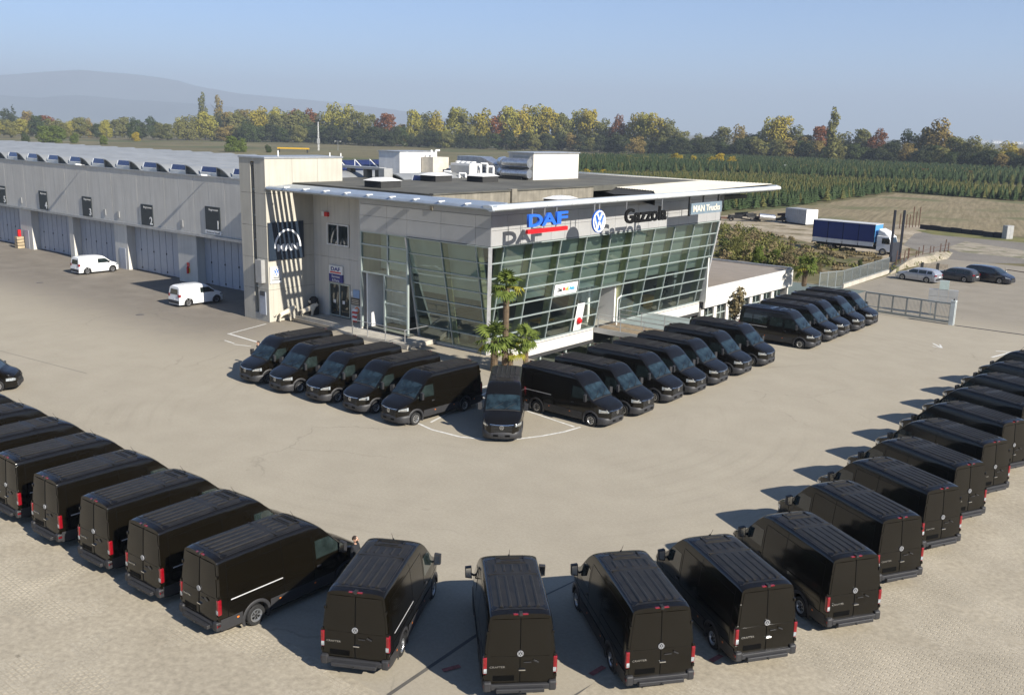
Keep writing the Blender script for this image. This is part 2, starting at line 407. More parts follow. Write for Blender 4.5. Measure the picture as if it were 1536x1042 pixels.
def make_van(windows=False, roof=None):
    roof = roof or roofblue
    root = thing('van', 'dark brown van', 'van')
    xs = sorted(set([0, .04, .1, .2, .35, .55] + [WX[0] + .09 * k for k in range(-6, 7)] + lin(2.1, 3.4, 4) + lin(3.45, 4.4, 12) + [WX[1] + .09 * k for k in range(-6, 7)] + [4.32, 4.36, 5.06, 5.55, 5.62, 5.7, 5.78, 5.84, 5.88, 5.92, 5.95, 5.97, 5.99]))
    ts = [0, .06, .12, .18, .24, .3, .36, .42, .48, .54, .6, .68, .76, .84, .92, .97, 1.0, 1.03, 1.07, 1.13, 1.25, 1.5, 2.0]
    mb = MB(); VB.shell(mb, xs, ts, [(WX[0], .36), (WX[1], .36)], .45)
    body = mb.build('body', paint, root, smooth=42); recalc(body)
    # wheel housings
    for x in WX:
        for sd in (1, -1):
            wb = MB(); g = []
            for i in range(15):
                a = math.pi * i / 14; g.append([Vector((x + .46 * math.cos(a), sd * y, max(.28, .36 + .46 * math.sin(a)))) for y in (.98, .55)])
            VB._grid(wb, g, sd, 0); wb.box(x - .46, x + .46, sd * .5, sd * .55, .28, .82); wb.build('wheel_housing', seamm, root)
    wb = None
    for x in WX:
        for sd in (1, -1):
            m_ = MB(); arch_ring(m_, VB, x, .36, .44, .54, sd); m_.build('wheel_arch', plast, root, smooth=60)
    add_wheels(root, WX, .985, WR, .235)
    # roof panel with raised ribs
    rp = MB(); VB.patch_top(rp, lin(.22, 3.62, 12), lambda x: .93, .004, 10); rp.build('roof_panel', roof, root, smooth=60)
    zr = lambda x: VB.zt(x)
    rib = MB()
    for (x0, x1) in ((.42, 2.28), (2.5, 3.0)):
        r_ = MB(); w, h, e = .05, .024, .07
        r_.add([(x0, -w, 0), (x1, -w, 0), (x1, w, 0), (x0, w, 0), (x0 + e, -w * .45, h), (x1 - e, -w * .45, h), (x1 - e, w * .45, h), (x0 + e, w * .45, h)],
               [(4, 5, 6, 7), (0, 1, 5, 4), (1, 2, 6, 5), (2, 3, 7, 6), (3, 0, 4, 7)])
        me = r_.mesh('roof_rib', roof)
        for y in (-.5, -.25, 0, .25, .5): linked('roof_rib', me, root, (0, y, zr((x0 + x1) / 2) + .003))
    ht = MB()
    for (x0, x1, y0, y1) in ((3.1, 3.13, -.42, .42), (3.5, 3.53, -.42, .42), (3.1, 3.53, -.44, -.41), (3.1, 3.53, .41, .44), (3.2, 3.22, -.3, .3), (3.41, 3.43, -.3, .3)):
        ht.box(x0, x1, y0, y1, 2.60, 2.628)
    ht.box(2.37, 2.40, -.74, .74, 2.60, 2.622)
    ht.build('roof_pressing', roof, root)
    an = MB(); an.cyl((3.72, 0, 2.55), (3.66, 0, 2.62), .03, .02, 8); an.cyl((3.66, 0, 2.6), (3.5, 0, 2.86), .008, .005, 5); an.build('antenna', blk, root)
    # glass
    ws = MB(); VB.patch_top(ws, lin(4.37, 4.97, 6), lambda x: .9, .01, 10); ws.build('windscreen', wind, root, smooth=60)
    wf = MB(); VB.patch_top(wf, lin(4.985, 5.06, 2), lambda x: .9, .012, 6); wf.build('scuttle', blk, root)
    wp = MB()
    for y in (-.55, .1):
        p = Vector((4.99, y, 1.47)); wp.beam(p + Vector((0, 0, .03)), Vector((4.74, y + .55, 1.735)), .02, .015)
    wp.build('wiper', blk, root)
    for sd in (1, -1):
        g = MB()
        lo = lambda x: 1.40 + .02 * (x - 3.7)
        hi = lambda x: min(2.0, 1.40 + (4.93 - x) * .96)
        VB.patch(g, lin(3.72, 4.9, 10), lo, lambda x: max(lo(x) + .01, hi(x)), sd, .008, 4); g.build('side_window', sideg, root, smooth=60)
        if windows:
            for x0, x1 in ((.35, 1.1), (1.2, 2.3), (2.55, 3.55)):
                g = MB(); VB.patch(g, lin(x0, x1, 3), lambda x: 1.42, lambda x: 2.06, sd, .008, 4); g.build('side_window', sideg, root, smooth=60)
        s_ = MB()
        for x, z0, z1 in ((3.62, .5, 2.2), (4.93, .5, 1.4), (2.42, .45, 2.42), (.32, .55, 2.4)):
            VB.patch(s_, [x - .008, x + .008], lambda q: z0, lambda q: z1, sd, .004, 10)
        VB.patch(s_, lin(.32, 3.62, 8), lambda x: 2.24, lambda x: 2.255, sd, .004, 1)
        tag(s_.build('door_seam', seamm, root), kind='stuff')
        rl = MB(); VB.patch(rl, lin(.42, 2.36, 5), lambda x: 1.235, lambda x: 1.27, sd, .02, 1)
        rl.build('sliding_door_rail', railgl if sd < 0 else paint, root)  # only the right flank's rail carries the painted glint
        cl = MB()
        for x0, x1 in ((.06, WX[0] - .52), (WX[0] + .52, WX[1] - .52)):
            VB.patch(cl, lin(x0, x1, 6), lambda x: .34, lambda x: .72, sd, .014, 3)
        cl.build('side_cladding', plast, root, smooth=50)
        mk = MB()
        for x in (.62, 2.2, 3.6): VB.patch(mk, [x, x + .07], lambda q: .58, lambda q: .63, sd, .02, 1)
        tag(mk.build('side_marker', lampor, root), kind='stuff')
        dh = MB(); VB.patch(dh, [3.72, 3.9], lambda q: 1.12, lambda q: 1.18, sd, .03, 1); dh.build('door_handle', plast, root)
        bl = MB(); VB.patch(bl, lin(3.2, 5.4, 8), lambda x: .98, lambda x: 1.01, sd, .008, 1); VB.patch(bl, lin(.4, 3.2, 8), lambda x: .98, lambda x: 1.01, sd, .008, 1)
        bl.build('waist_crease', paint, root)
        # mirror
        mm = MB(); mm.beam((4.72, sd * .96, 1.42), (4.74, sd * 1.12, 1.5), .06, .05)
        mm.slab([(4.64, sd * 1.06, 1.36), (4.68, sd * 1.27, 1.38), (4.68, sd * 1.28, 1.72), (4.64, sd * 1.08, 1.76)], (.12, 0, 0))
        mi_ = mm.build('door_mirror', plast, root); recalc(mi_)
        mg = MB(); mg.quad([(4.635, sd * 1.09, 1.4), (4.672, sd * 1.25, 1.42), (4.672, sd * 1.26, 1.69), (4.635, sd * 1.1, 1.72)]); mg.build('mirror_glass', chrome, mi_)
        # lamps
        hl = MB(); VB.patch(hl, lin(5.48, 5.93, 6), lambda x: .86 + .03 * (x - 5.4), lambda x: 1.06 - .16 * (x - 5.42), sd, .02, 3)
        hb = hl.build('headlight', lampwh, root, smooth=60)
        hd = MB(); VB.patch(hd, lin(5.58, 5.88, 4), lambda x: .885, lambda x: .955, sd, .026, 2); hd.build('lamp_reflector', chrome, hb, smooth=60)
        tl = MB(); tl.box(-.02, .12, sd * .9, sd * 1.015, .86, 1.36); t_ = tl.build('tail_light', lampred, root)
        bv = t_.modifiers.new('bevel', 'BEVEL'); bv.width = .03; bv.segments = 2
        rv = MB(); rv.box(-.028, -.015, sd * .905, sd * .99, .9, 1.03); rv.build('reversing_lamp', lampwh, t_)
        rf = MB(); rf.box(-.07, .1, sd * .86, sd * 1.0, .5, .57); rf.build('reflector', lampred, root)
        # rear door leaf
        gr = []
        for i in range(6):
            z = .58 + (2.42 - .58) * i / 5; y1 = VB.y(.03, z) - .07; x = VB.shift(0, z) - .012
            gr.append([Vector((x - .006 * k * (3 - k), sd * (.012 + (y1 - .012) * k / 3), z)) for k in range(4)])
        dm = MB(); VB._grid(dm, gr, sd, 0); dl = dm.build('rear_door', paint, root, smooth=60)
        hg = MB()
        for z in (.75, 1.35, 2.0): hg.box(VB.shift(0, z) - .03, VB.shift(0, z) + .05, sd * (VB.y(.03, z) - .05), sd * (VB.y(.03, z) + .015), z, z + .09)
        tag(hg.build('door_hinge', paint, root), kind='stuff')
        fr = MB()
        for z0, z1, y0, y1 in ((1.36, 1.375, .06, .8), ):
            fr.box(VB.shift(0, z0) - .03, VB.shift(0, z0) - .01, sd * y0, sd * y1, z0, z1)
        fr.build('door_pressing', chrome if False else paint, dl)
        cb = MB(); cb.box(-.1, .16, sd * .78, sd * 1.0, .36, .66); c_ = cb.build('bumper_corner', plast, root)
        bv = c_.modifiers.new('bevel', 'BEVEL'); bv.width = .05; bv.segments = 2
    sm = MB(); sm.slab([(VB.shift(0, z) - .024, -.008, z) for z in (.6, 1.0, 2.45)] + [(.15, -.008, 2.45), (.15, -.008, .6)], (0, .016, 0)); sm.build('door_gap', seamm, root)
    rb = MB(); rb.box(-.2, .1, -.66, .66, .38, .50); rb.box(-.1, .1, -.8, .8, .42, .58); b_ = rb.build('rear_step_bumper', plast, root)
    bv = b_.modifiers.new('bevel', 'BEVEL'); bv.width = .02; bv.segments = 2
    th = MB(); th.cyl((-.24, 0, .42), (-.1, 0, .42), .03, .03, 8); th.build('tow_coupling', blk, root)
    x = VB.shift(0, 2.5)
    bl = MB(); bl.box(x - .02, x + .1, -.2, -.05, 2.54, 2.565); bl.box(x - .02, x + .1, .05, .2, 2.54, 2.565); br = bl.build('third_brake_light', lampred, root)
    cm = MB(); cm.box(x - .06, x + .1, -.045, .045, 2.53, 2.6); cm.build('rear_camera', blk, root)
    lp = MB(); lp.box(-.032, -.01, .16, .74, .66, .82); lp.build('number_plate_recess', seamm, root)
    dh = MB(); dh.box(-.06, -.02, -.14, .04, .97, 1.0); dh.build('rear_handle', chrome, root)
    lk = MB(); lk.beam((-.04, -.5, 1.2), (-.04, -.36, 1.27), .03, .03); lk.box(-.035, -.02, -.3, -.1, 1.19, 1.215); lk.build('door_stay', plast, root)
    emblem('emblem', root, (VB.shift(0, 1.45) - .025, 0, 1.45), (0, -1, 0), .085, m_face=emb, m_ring=blk)
    lettering('lettering', 'CRAFTER', chrome, root, (-.03, .62, 1.08), (0, -1, 0), .055, .42, .004)
    # front
    gl = MB()
    for z in (.62, .70, .78, .86): gl.box(5.9, 6.0, -.52, .52, z, z + .045)
    gl.build('grille', blk, root)
    gs = MB(); gs.tube([(5.80, -.78, .99), (5.93, -.58, .965), (6.0, -.3, .945), (6.01, 0, .94), (6.0, .3, .945), (5.93, .58, .965), (5.80, .78, .99)], .016, 6); gs.build('grille_strip', chrome, root)
    emblem('emblem', root, (6.005, 0, .83), (0, 1, 0), .11, m_face=chrome, m_ring=plast, th=.03)
    fb = MB()
    pts = [(5.42, .985), (5.6, .955), (5.78, .88), (5.92, .74), (6.0, .5), (6.03, 0)]
    pl_ = [(x, y) for x, y in pts] + [(x, -y) for x, y in reversed(pts[:-1])]
    g = [[Vector((x * 1.0 - .02, y, .24)), Vector((x + .015, y, .32)), Vector((x + .015, y, .5)), Vector((x - .02, y, .58)), Vector((x - .08, y * .97, .62))] for x, y in pl_]
    VB._grid(fb, g, 1, 0); f_ = fb.build('front_bumper', plast, root, smooth=50); recalc(f_)
    ai = MB(); ai.box(5.98, 6.035, -.42, .42, .36, .46); ai.build('air_intake', seamm, root)
    return root

def place_van(proto, first, x, y, deg, label, group, name='van', z=0):
    o = proto if first else copy_tree(proto)
    if 'nosed out' in group:                         # the showroom rows carry dusty roofs
        for c in o.children:
            if c.name.split('.')[0] in ('roof_panel', 'roof_rib', 'roof_pressing'):
                c.material_slots[0].link = 'OBJECT'; c.material_slots[0].material = roofdust
    o.location = (x, y, z); o.rotation_euler = (0, 0, R(deg)); o['label'] = label; o['group'] = group
    return o

# ---------------- cars and small vans from one shell maker
def make_car(name, label, cat, Bd, L, wx, wr, arch, glass_top, side_glass, paintm, rim=rimm, group=None, tail=(.8, 1.0), head=(.62, .78), bump=plast, tailw=.14, plate=True, glassm=None):
    root = thing(name, label, cat)
    xs = sorted(set(lin(0, L, 30) + [.02, .06, .12, L - .03, L - .08] + [w + .08 * k for w in wx for k in range(-5, 6)]))
    ts = [0, .08, .16, .25, .35, .45, .55, .65, .75, .85, .93, 1., 1.04, 1.1, 1.25, 1.5, 2.]
    mb = MB(); Bd.shell(mb, xs, ts, [(w, wr) for w in wx], wr + .07)
    bo = mb.build('body', paintm, root, smooth=45); recalc(bo)
    wb = MB()
    for w in wx: wb.box(w - wr - .08, w + wr + .08, -.6, .6, .2, wr * 2 + .06)
    wb.build('wheel_housing', seamm, root)
    hw = interp(Bd.width, L / 2)
    add_wheels(root, wx, hw * .985, wr, .21, rim)
    G = glassm or sideg
    for (x0, x1, nm) in glass_top:
        g = MB(); Bd.patch_top(g, lin(x0, x1, 6), lambda x: .88, .008, 8); g.build(nm, G, root, smooth=60)
    for sd in (1, -1):
        for (x0, x1, lo, hi) in side_glass:
            g = MB(); Bd.patch(g, lin(x0, x1, 8), lo, lambda x: max(lo(x) + .008, hi(x)), sd, .008, 3); g.build('side_window', G, root, smooth=60)
        for w in wx:
            m_ = MB(); arch_ring(m_, Bd, w, wr, wr + .055, wr + .12, sd, .012, n=12); m_.build('wheel_arch', bump if bump is plast and paintm in (white_p,) else paintm, root, smooth=60)
        z0, z1 = tail
        t = MB(); Bd.patch(t, lin(.0, tailw, 3), lambda x: z0, lambda x: z1, sd, .02, 2)
        yy = Bd.y(.02, z0); t.box(-.02 + Bd.shift(0, z0), .02, sd * (yy - .2), sd * (yy - .01), z0, z1); t.build('tail_light', lampred, root)
        z0, z1 = head
        h = MB(); Bd.patch(h, lin(L - .5, L - .06, 5), lambda x: z0, lambda x: z1, sd, .015, 2); h.build('headlight', lampwh, root, smooth=60)
        m = MB(); x_ = glass_top[0][0] + .25; y_ = Bd.y(x_, side_glass[0][2](x_)); zz = side_glass[0][2](x_)
        m.slab([(x_, sd * (y_ - .03), zz), (x_ + .03, sd * (y_ + .2), zz + .02), (x_ + .03, sd * (y_ + .2), zz + .16), (x_, sd * (y_ - .02), zz + .16)], (.1, 0, 0)); q = m.build('door_mirror', bump if paintm is white_p else paintm, root); recalc(q)
        s_ = MB()
        for (x0, x1, lo, hi) in side_glass: Bd.patch(s_, [x0 - .03, x0 - .016], lambda q: .35, lambda q: lo(x0), sd, .004, 4)
        s_.build('door_seam', seamm, root)
    f = MB(); hwf = Bd.y(L - .02, .45); f.box(L - .06, L + .04, -hwf, hwf, .24, .52); fo = f.build('front_bumper', bump, root); b = fo.modifiers.new('bevel', 'BEVEL'); b.width = .05; b.segments = 2
    f = MB(); hwr = Bd.y(.02, .45); f.box(-.05, .06, -hwr * .98, hwr * .98, .28, .56); fo = f.build('rear_bumper', bump, root); b = fo.modifiers.new('bevel', 'BEVEL'); b.width = .05; b.segments = 2
    f = MB(); f.box(L - .02, L + .02, -.35, .35, .55, .7); f.build('grille', blk, root)
    if plate:
        p = MB(); p.box(-.07, -.05, -.26, .26, .62, .73); p.build('number_plate', logo_w, root)
    return root
# ------------------------------------------------------------------ ground materials
def ground_mat(name, build):
    m = bpy.data.materials.new(name); m.use_nodes = True; nt = m.node_tree; bs = nt.nodes['Principled BSDF']
    bs.inputs['Roughness'].default_value = .9; bs.inputs['Specular IOR Level'].default_value = .25
    tc = nt.nodes.new('ShaderNodeTexCoord'); build(nt, tc.outputs['Object'], bs); return m
def _math(nt, op, a, b=None, c=None):
    n = nt.nodes.new('ShaderNodeMath'); n.operation = op
    for i, s in enumerate((a, b, c)):
        if s is None: continue
        if hasattr(s, 'is_linked'): nt.links.new(s, n.inputs[i])
        else: n.inputs[i].default_value = s
    return n.outputs[0]
def _bump(nt, h, bs, strength=.3, dist=.02):
    b = nt.nodes.new('ShaderNodeBump'); b.inputs['Strength'].default_value = strength; b.inputs['Distance'].default_value = dist
    nt.links.new(h, b.inputs['Height']); nt.links.new(b.outputs[0], bs.inputs['Normal'])
def _smooth(nt, v, lo, hi):
    mr = nt.nodes.new('ShaderNodeMapRange'); mr.interpolation_type = 'SMOOTHSTEP'
    mr.inputs[1].default_value = lo; mr.inputs[2].default_value = hi; nt.links.new(v, mr.inputs[0]); return mr.outputs[0]
def yard_b(nt, v, bs):
    big = _noise(nt, v, .05, 4, .6); mid = _noise(nt, v, .45, 6, .6); fine = _noise(nt, v, 9, 4, .6); grit = _noise(nt, v, 60, 2)
    base = _ramp(nt, big.outputs[0], [(.3, (.318, .278, .208)), (.7, (.368, .326, .248))]).outputs[0]
    base = _mix(nt, .55, base, _ramp(nt, mid.outputs[0], [(.25, (.278, .244, .186)), (.75, (.392, .35, .27))]).outputs[0])
    base = _mix(nt, .22, base, _ramp(nt, fine.outputs[0], [(.3, (.2, .18, .15)), (.7, (.42, .385, .32))]).outputs[0])
    # greyer, older asphalt along the long hall and by the gate
    sx = nt.nodes.new('ShaderNodeSeparateXYZ'); nt.links.new(v, sx.inputs[0])
    wob = _math(nt, 'MULTIPLY', _math(nt, 'SUBTRACT', mid.outputs[0], .5), 9)
    ax = _math(nt, 'ADD', _math(nt, 'MULTIPLY', sx.outputs[0], -1), wob); bx = _math(nt, 'ADD', sx.outputs[1], wob)
    m1 = _math(nt, 'MULTIPLY', _smooth(nt, ax, 48, 66), _smooth(nt, bx, 32, 42))
    m2 = _smooth(nt, bx, 82, 92)
    old = _ramp(nt, mid.outputs[0], [(.25, (.135, .118, .098)), (.75, (.205, .182, .152))]).outputs[0]
    base = _mix(nt, _math(nt, 'MULTIPLY', _math(nt, 'MAXIMUM', m1, _math(nt, 'MULTIPLY', m2, .55)), .9), base, old)
    # faint sweeping tyre tracks and fine cracks
    w = nt.nodes.new('ShaderNodeTexWave'); w.wave_type = 'RINGS'; w.rings_direction = 'Z'; w.inputs['Scale'].default_value = .3
    w.inputs['Distortion'].default_value = 3; w.inputs['Detail'].default_value = 3; w.inputs['Detail Scale'].default_value = .15
    mp = nt.nodes.new('ShaderNodeMapping'); mp.inputs['Location'].default_value = (34, -40, 0); nt.links.new(v, mp.inputs[0]); nt.links.new(mp.outputs[0], w.inputs[0])
    tr = _ramp(nt, w.outputs[0], [(.0, (.93,) * 3), (.2, (1, 1, 1)), (.85, (1, 1, 1)), (1, (1.03,) * 3)]).outputs[0]
    tm = _smooth(nt, _noise(nt, v, .09, 3).outputs[0], .48, .62)
    base = _mix(nt, _math(nt, 'MULTIPLY', tm, .7), base, _mix(nt, 1., base, tr, 'MULTIPLY'))
    vo = nt.nodes.new('ShaderNodeTexVoronoi'); vo.feature = 'DISTANCE_TO_EDGE'; vo.inputs['Scale'].default_value = .16
    mpv = nt.nodes.new('ShaderNodeVectorMath'); mpv.operation = 'ADD'; nt.links.new(v, mpv.inputs[0])
    dn = _noise(nt, v, .8, 4); nt.links.new(dn.outputs[1], mpv.inputs[1]); nt.links.new(mpv.outputs[0], vo.inputs['Vector'])
    ck = _ramp(nt, vo.outputs[0], [(0, (.72,) * 3), (.008, (1, 1, 1))]).outputs[0]
    ckm = _math(nt, 'MULTIPLY', _smooth(nt, _noise(nt, v, .12, 2).outputs[0], .5, .62), .8)
    base = _mix(nt, ckm, base, _mix(nt, 1., base, ck, 'MULTIPLY'))
    # dark spots (oil)
    sp = _ramp(nt, _noise(nt, v, .9, 3, .5).outputs[0], [(.0, (1, 1, 1)), (.7, (1, 1, 1)), (.8, (.78,) * 3)]).outputs[0]
    base = _mix(nt, 1., base, sp, 'MULTIPLY')
    nt.links.new(base, bs.inputs['Base Color']); _bump(nt, grit.outputs[0], bs, .25, .01)
def two(c0, c1, s0=.3, s1=6., grit=20., third=None, stretch=None, bump=.4):
    def f(nt, v, bs):
        vv = v
        if stretch:
            mp = nt.nodes.new('ShaderNodeMapping'); mp.vector_type = 'TEXTURE'; mp.inputs['Scale'].default_value = stretch[:3]; mp.inputs['Rotation'].default_value = (0, 0, stretch[3]); nt.links.new(v, mp.inputs[0]); vv = mp.outputs[0]
        n0 = _noise(nt, vv, s0, 5, .6); n1 = _noise(nt, v, s1, 5, .65)
        c = _ramp(nt, n0.outputs[0], [(.32, c0), (.68, c1)]).outputs[0]
        d = _ramp(nt, n1.outputs[0], [(.3, (.72,) * 3), (.7, (1.22,) * 3)]).outputs[0]
        c = _mix(nt, .8, c, d, 'MULTIPLY')
        if third:
            n2 = _noise(nt, v, third[1], 4); c = _mix(nt, _smooth(nt, n2.outputs[0], .5, .66), c, third[0])
        nt.links.new(c, bs.inputs['Base Color']); g = _noise(nt, v, grit, 4); _bump(nt, g.outputs[0], bs, bump, .05)
    return f
yardm = ground_mat('yard_asphalt', yard_b)
terrm = ground_mat('meadow', two((.10, .088, .04), (.17, .145, .072), .02, .5, 3, ((.075, .085, .03), .012)))
stubm = ground_mat('stubble', two((.15, .122, .066), (.27, .22, .135), 1.0, .9, 5, ((.12, .12, .055), .05), (14, .75, 1, R(64.5)), .5))
dirtm = ground_mat('dry_dirt', two((.21, .17, .11), (.42, .36, .27), .16, 1.2, 6, ((.14, .115, .06), .22)))
roadm = ground_mat('road_asphalt', two((.16, .145, .125), (.22, .2, .17), .2, 4, 40))
gravm = ground_mat('gravel', two((.22, .19, .14), (.36, .32, .25), .3, 2.5, 8, ((.12, .12, .06), .4)))
vergem = ground_mat('verge_grass', two((.09, .10, .03), (.19, .17, .07), .3, 3, 9))
sandm = ground_mat('jointing_sand', two((.32, .28, .212), (.40, .352, .268), .25, 5, 60, bump=.2))
paverm = ground_mat('paver_concrete', two((.33, .292, .224), (.42, .372, .288), .5, 9, 70, bump=.2))
linem = mat('road_paint', (.62, .61, .57), rough=.7, var=.25, scale=5)
concm = mat('pale_concrete', (.44, .41, .35), rough=.85, var=.16, scale=.9, bump=.15, bscale=30, streak=.12)

# ------------------------------------------------------------------ ground sheets
def sheet(name, m, polys, z, kind='structure', local=True):
    """flat sheet(s) from yard frame polygons [(a, b), ...]"""
    mb = MB()
    for p in polys:
        q = [Y(a, b, z) for a, b in p]
        n = sum(((q[i].x * q[(i + 1) % len(q)].y - q[(i + 1) % len(q)].x * q[i].y) for i in range(len(q))))
        mb.quad(q if n > 0 else q[::-1])
    o = mb.build(name, m); o.rotation_euler = (0, 0, PHI); o['kind'] = kind; return o
def rect(a0, a1, b0, b1): return [(a0, b0), (a1, b0), (a1, b1), (a0, b1)]
def ring(o, h):
    a0, a1, b0, b1 = o; c0, c1, d0, d1 = h
    return [rect(a0, a1, b0, d0), rect(a0, a1, d1, b1), rect(a0, c0, d0, d1), rect(c1, a1, d0, d1)]
TR = (33.6, 42.15, 49.6, 97.2)                       # sunken court along the right facade
sheet('ground', terrm, ring((-10500, 10500, -10500, 10500), TR), -.02)
sheet('yard', yardm, ring((-45, 150, -12, 97.6), TR) + [rect(-45, 36, 97.6, 132)], 0.0)
ct = MB()
ct.ab(TR[0], TR[1], TR[2], TR[3], -2.75, -2.6); ct.ab(TR[0] - .25, TR[0], TR[2], TR[3], -2.75, -.03); ct.ab(TR[0] - .25, TR[1], TR[2] - .25, TR[2], -2.75, -.03)
o = ct.build('sunken_court', concm); o.rotation_euler = (0, 0, PHI); o['kind'] = 'structure'
def pxy(pts, z=0): return [at(u, w, z) for u, w in pts]
def wsheet(name, m, polys, z, kind='structure'):
    mb = MB()
    for p in polys:
        q = [Vector((v[0], v[1], z)) for v in p]
        n = sum(((q[i].x * q[(i + 1) % len(q)].y - q[(i + 1) % len(q)].x * q[i].y) for i in range(len(q))))
        mb.quad(q if n > 0 else q[::-1])
    o = mb.build(name, m); o['kind'] = kind; return o
def rough(poly, step=2.5, amp=.9, seed=1):
    r_ = random.Random(seed); out = []
    for (x0, y0), (x1, y1) in zip(poly, poly[1:] + poly[:1]):
        n = max(1, int(math.hypot(x1 - x0, y1 - y0) / step))
        for i in range(n): out.append((x0 + (x1 - x0) * i / n + r_.uniform(-amp, amp), y0 + (y1 - y0) * i / n + r_.uniform(-amp, amp)))
    return out
# fields and tracks beyond the fence
wsheet('stubble_field', stubm, [rough([(44, 192), (63, 214), (84, 241), (111, 279), (131, 249), (230, 300), (330, 210), (150, 120), (83, 157), (70, 172), (58, 180)], 4, 1.2)], -.012)
wsheet('dirt_lot', dirtm, [rough([(24, 150), (35, 179), (43, 190), (60, 181), (73, 173), (68, 160), (59, 142), (53, 126), (45, 112.5), (36, 118)], 2, 1.3)], -.010)
wsheet('road', roadm, [[(57, 140), (66, 158), (72, 164), (84, 152), (150, 115), (260, 62), (240, 30), (70, 122), (56, 121)]], -.008)
wsheet('gravel_strip', gravm, [[tuple(at(u, w)) for u, w in ((1420, 371), (1448, 362), (1536, 376), (1620, 390), (1620, 408), (1530, 387), (1440, 378))]], -.004)
wsheet('grass_verge', vergem, [[tuple(at(u, w)) for u, w in ((1372, 345), (1398, 345), (1536, 357), (1650, 370), (1650, 378), (1536, 364), (1400, 352))]], -.0035)
# painted lines
def stripe(name, pts, w=.12, z=.005):
    mb = MB()
    for (a0, b0), (a1, b1) in zip(pts[:-1], pts[1:]):
        d = Vector((a1 - a0, b1 - b0, 0)).normalized(); n = Vector((-d.y, d.x, 0)) * w / 2
        q = [Y(a0 + n.x, b0 + n.y, z), Y(a1 + n.x, b1 + n.y, z), Y(a1 - n.x, b1 - n.y, z), Y(a0 - n.x, b0 - n.y, z)]
        mb.quad(q[::-1])
    o = mb.build(name, linem); o.rotation_euler = (0, 0, PHI); o['kind'] = 'structure'; recalc(o); return o
stripe('painted_bay_line', [(35.3, 34.2), (33.2, 33.75), (31.3, 33.9), (29.9, 34.6), (29.1, 35.4), (28.4, 36.9), (28.0, 38.2), (27.85, 39.5)], .14)
stripe('painted_bay_line', [(34.1, 34.6), (35.1, 38.5), (36.0, 41.5)], .13, .0055)
stripe('painted_bay_line', [(28.1, 39.3), (31.6, 39.8), (36.5, 40.3)], .13, .0055)
stripe('painted_bay_line', [(60.3, 39.8), (49.5, 39.3)], .2)
stripe('painted_bay_line', [(60.2, 39.9), (61.3, 43.9)], .14, .0055)
for k in range(5): stripe('painted_bay_line', [(46 - k * 3.05, 39.0), (46 - k * 3.05, 44.2)], .12)
stripe('painted_arrow', [(20.7, 75.6), (19.7, 74.4)], .16); stripe('painted_arrow', [(20.2, 75.6), (19.7, 74.4), (20.4, 74.5)], .12, .0055)
stripe('painted_arrow', [(16.1, 73.8), (15.4, 76.9)], .18); stripe('painted_arrow', [(16.4, 76.3), (15.4, 76.9), (15.0, 75.9)], .16, .0055)
stripe('painted_marking', [(58.5, 38.3), (57.2, 38.2)], .12); stripe('painted_marking', [(57, 38.0), (55.6, 38.5)], .12)
# gate track across the yard
tk = MB(); tk.ab(21.6, -20, 84.45, 84.6, .001, .03); o = tk.build('gate_track', plast); o.rotation_euler = (0, 0, PHI); o['kind'] = 'structure'
# rain channel and slab joints by the front row
jm = mat('tar_joint', (.1, .092, .08), rough=.8)
jt = MB()
for p, q, w in ((at(582, 1042), at(712, 954), .13), (at(712, 954), at(745, 930), .1), (at(862, 1042), at(906, 1016), .06), (at(818, 892), at(862, 871), .07), (at(0, 536 - 10), at(130, 560), .04)):
    d = (q - p).normalized(); n = Vector((-d.y, d.x, 0)) * w / 2; h = Vector((0, 0, .004))
    jt.quad([p + n + h, q + n + h, q - n + h, p - n + h][::-1])
o = jt.build('tar_joint', jm); o['kind'] = 'structure'; recalc(o)
# manhole covers
mhm = mat('cast_iron', (.11, .10, .09), rough=.7)
for i, (u, w, l) in enumerate(((60, 424, 'near the far hall doors'), (210, 472, 'by the nearer white van'))):
    P = at(u, w); mb = MB(); mb.cyl((0, 0, .001), (0, 0, .012), .33, .33, 18); o = mb.build('manhole_cover', mhm); o.location = P
    tag(o, 'dark iron manhole cover set ' + l, 'manhole cover', 'manhole covers in the yard')

# block paving behind the near vans: real blocks in running bond, partly buried in jointing sand
def value_noise(x, y, s, seed):
    rs = np.random.RandomState(seed); g = rs.rand(64, 64)
    X = x / s; Z = y / s; i = np.floor(X).astype(int); j = np.floor(Z).astype(int); fx = X - i; fy = Z - j
    fx = fx * fx * (3 - 2 * fx); fy = fy * fy * (3 - 2 * fy)
    q = lambda a, b: g[a % 64, b % 64]
    return (q(i, j) * (1 - fx) + q(i + 1, j) * fx) * (1 - fy) + (q(i, j + 1) * (1 - fx) + q(i + 1, j + 1) * fx) * fy
sheet('paving_bed', sandm, [rect(13.5, 150, -12, 15.9), rect(-45, 13.5, -12, 66)], .006)
def pavers(a0, a1, b0, b1, keep):
    la, lb = .21, .15
    nb = int((b1 - b0) / lb); na = int((a1 - a0) / la)
    j, i = np.meshgrid(np.arange(nb), np.arange(na), indexing='ij')
    A = a0 + (i + .5 * (j % 2)) * la; B = b0 + j * lb
    m = keep(A, B); A, B = A[m], B[m]
    h = value_noise(A, B, 2.6, 1) * .55 + value_noise(A, B, 1.0, 2) * .45
    H = .006 + np.clip((h - .50) * .05, -.006, .0055) + np.random.rand(len(A)) * .0015
    return A, B, H
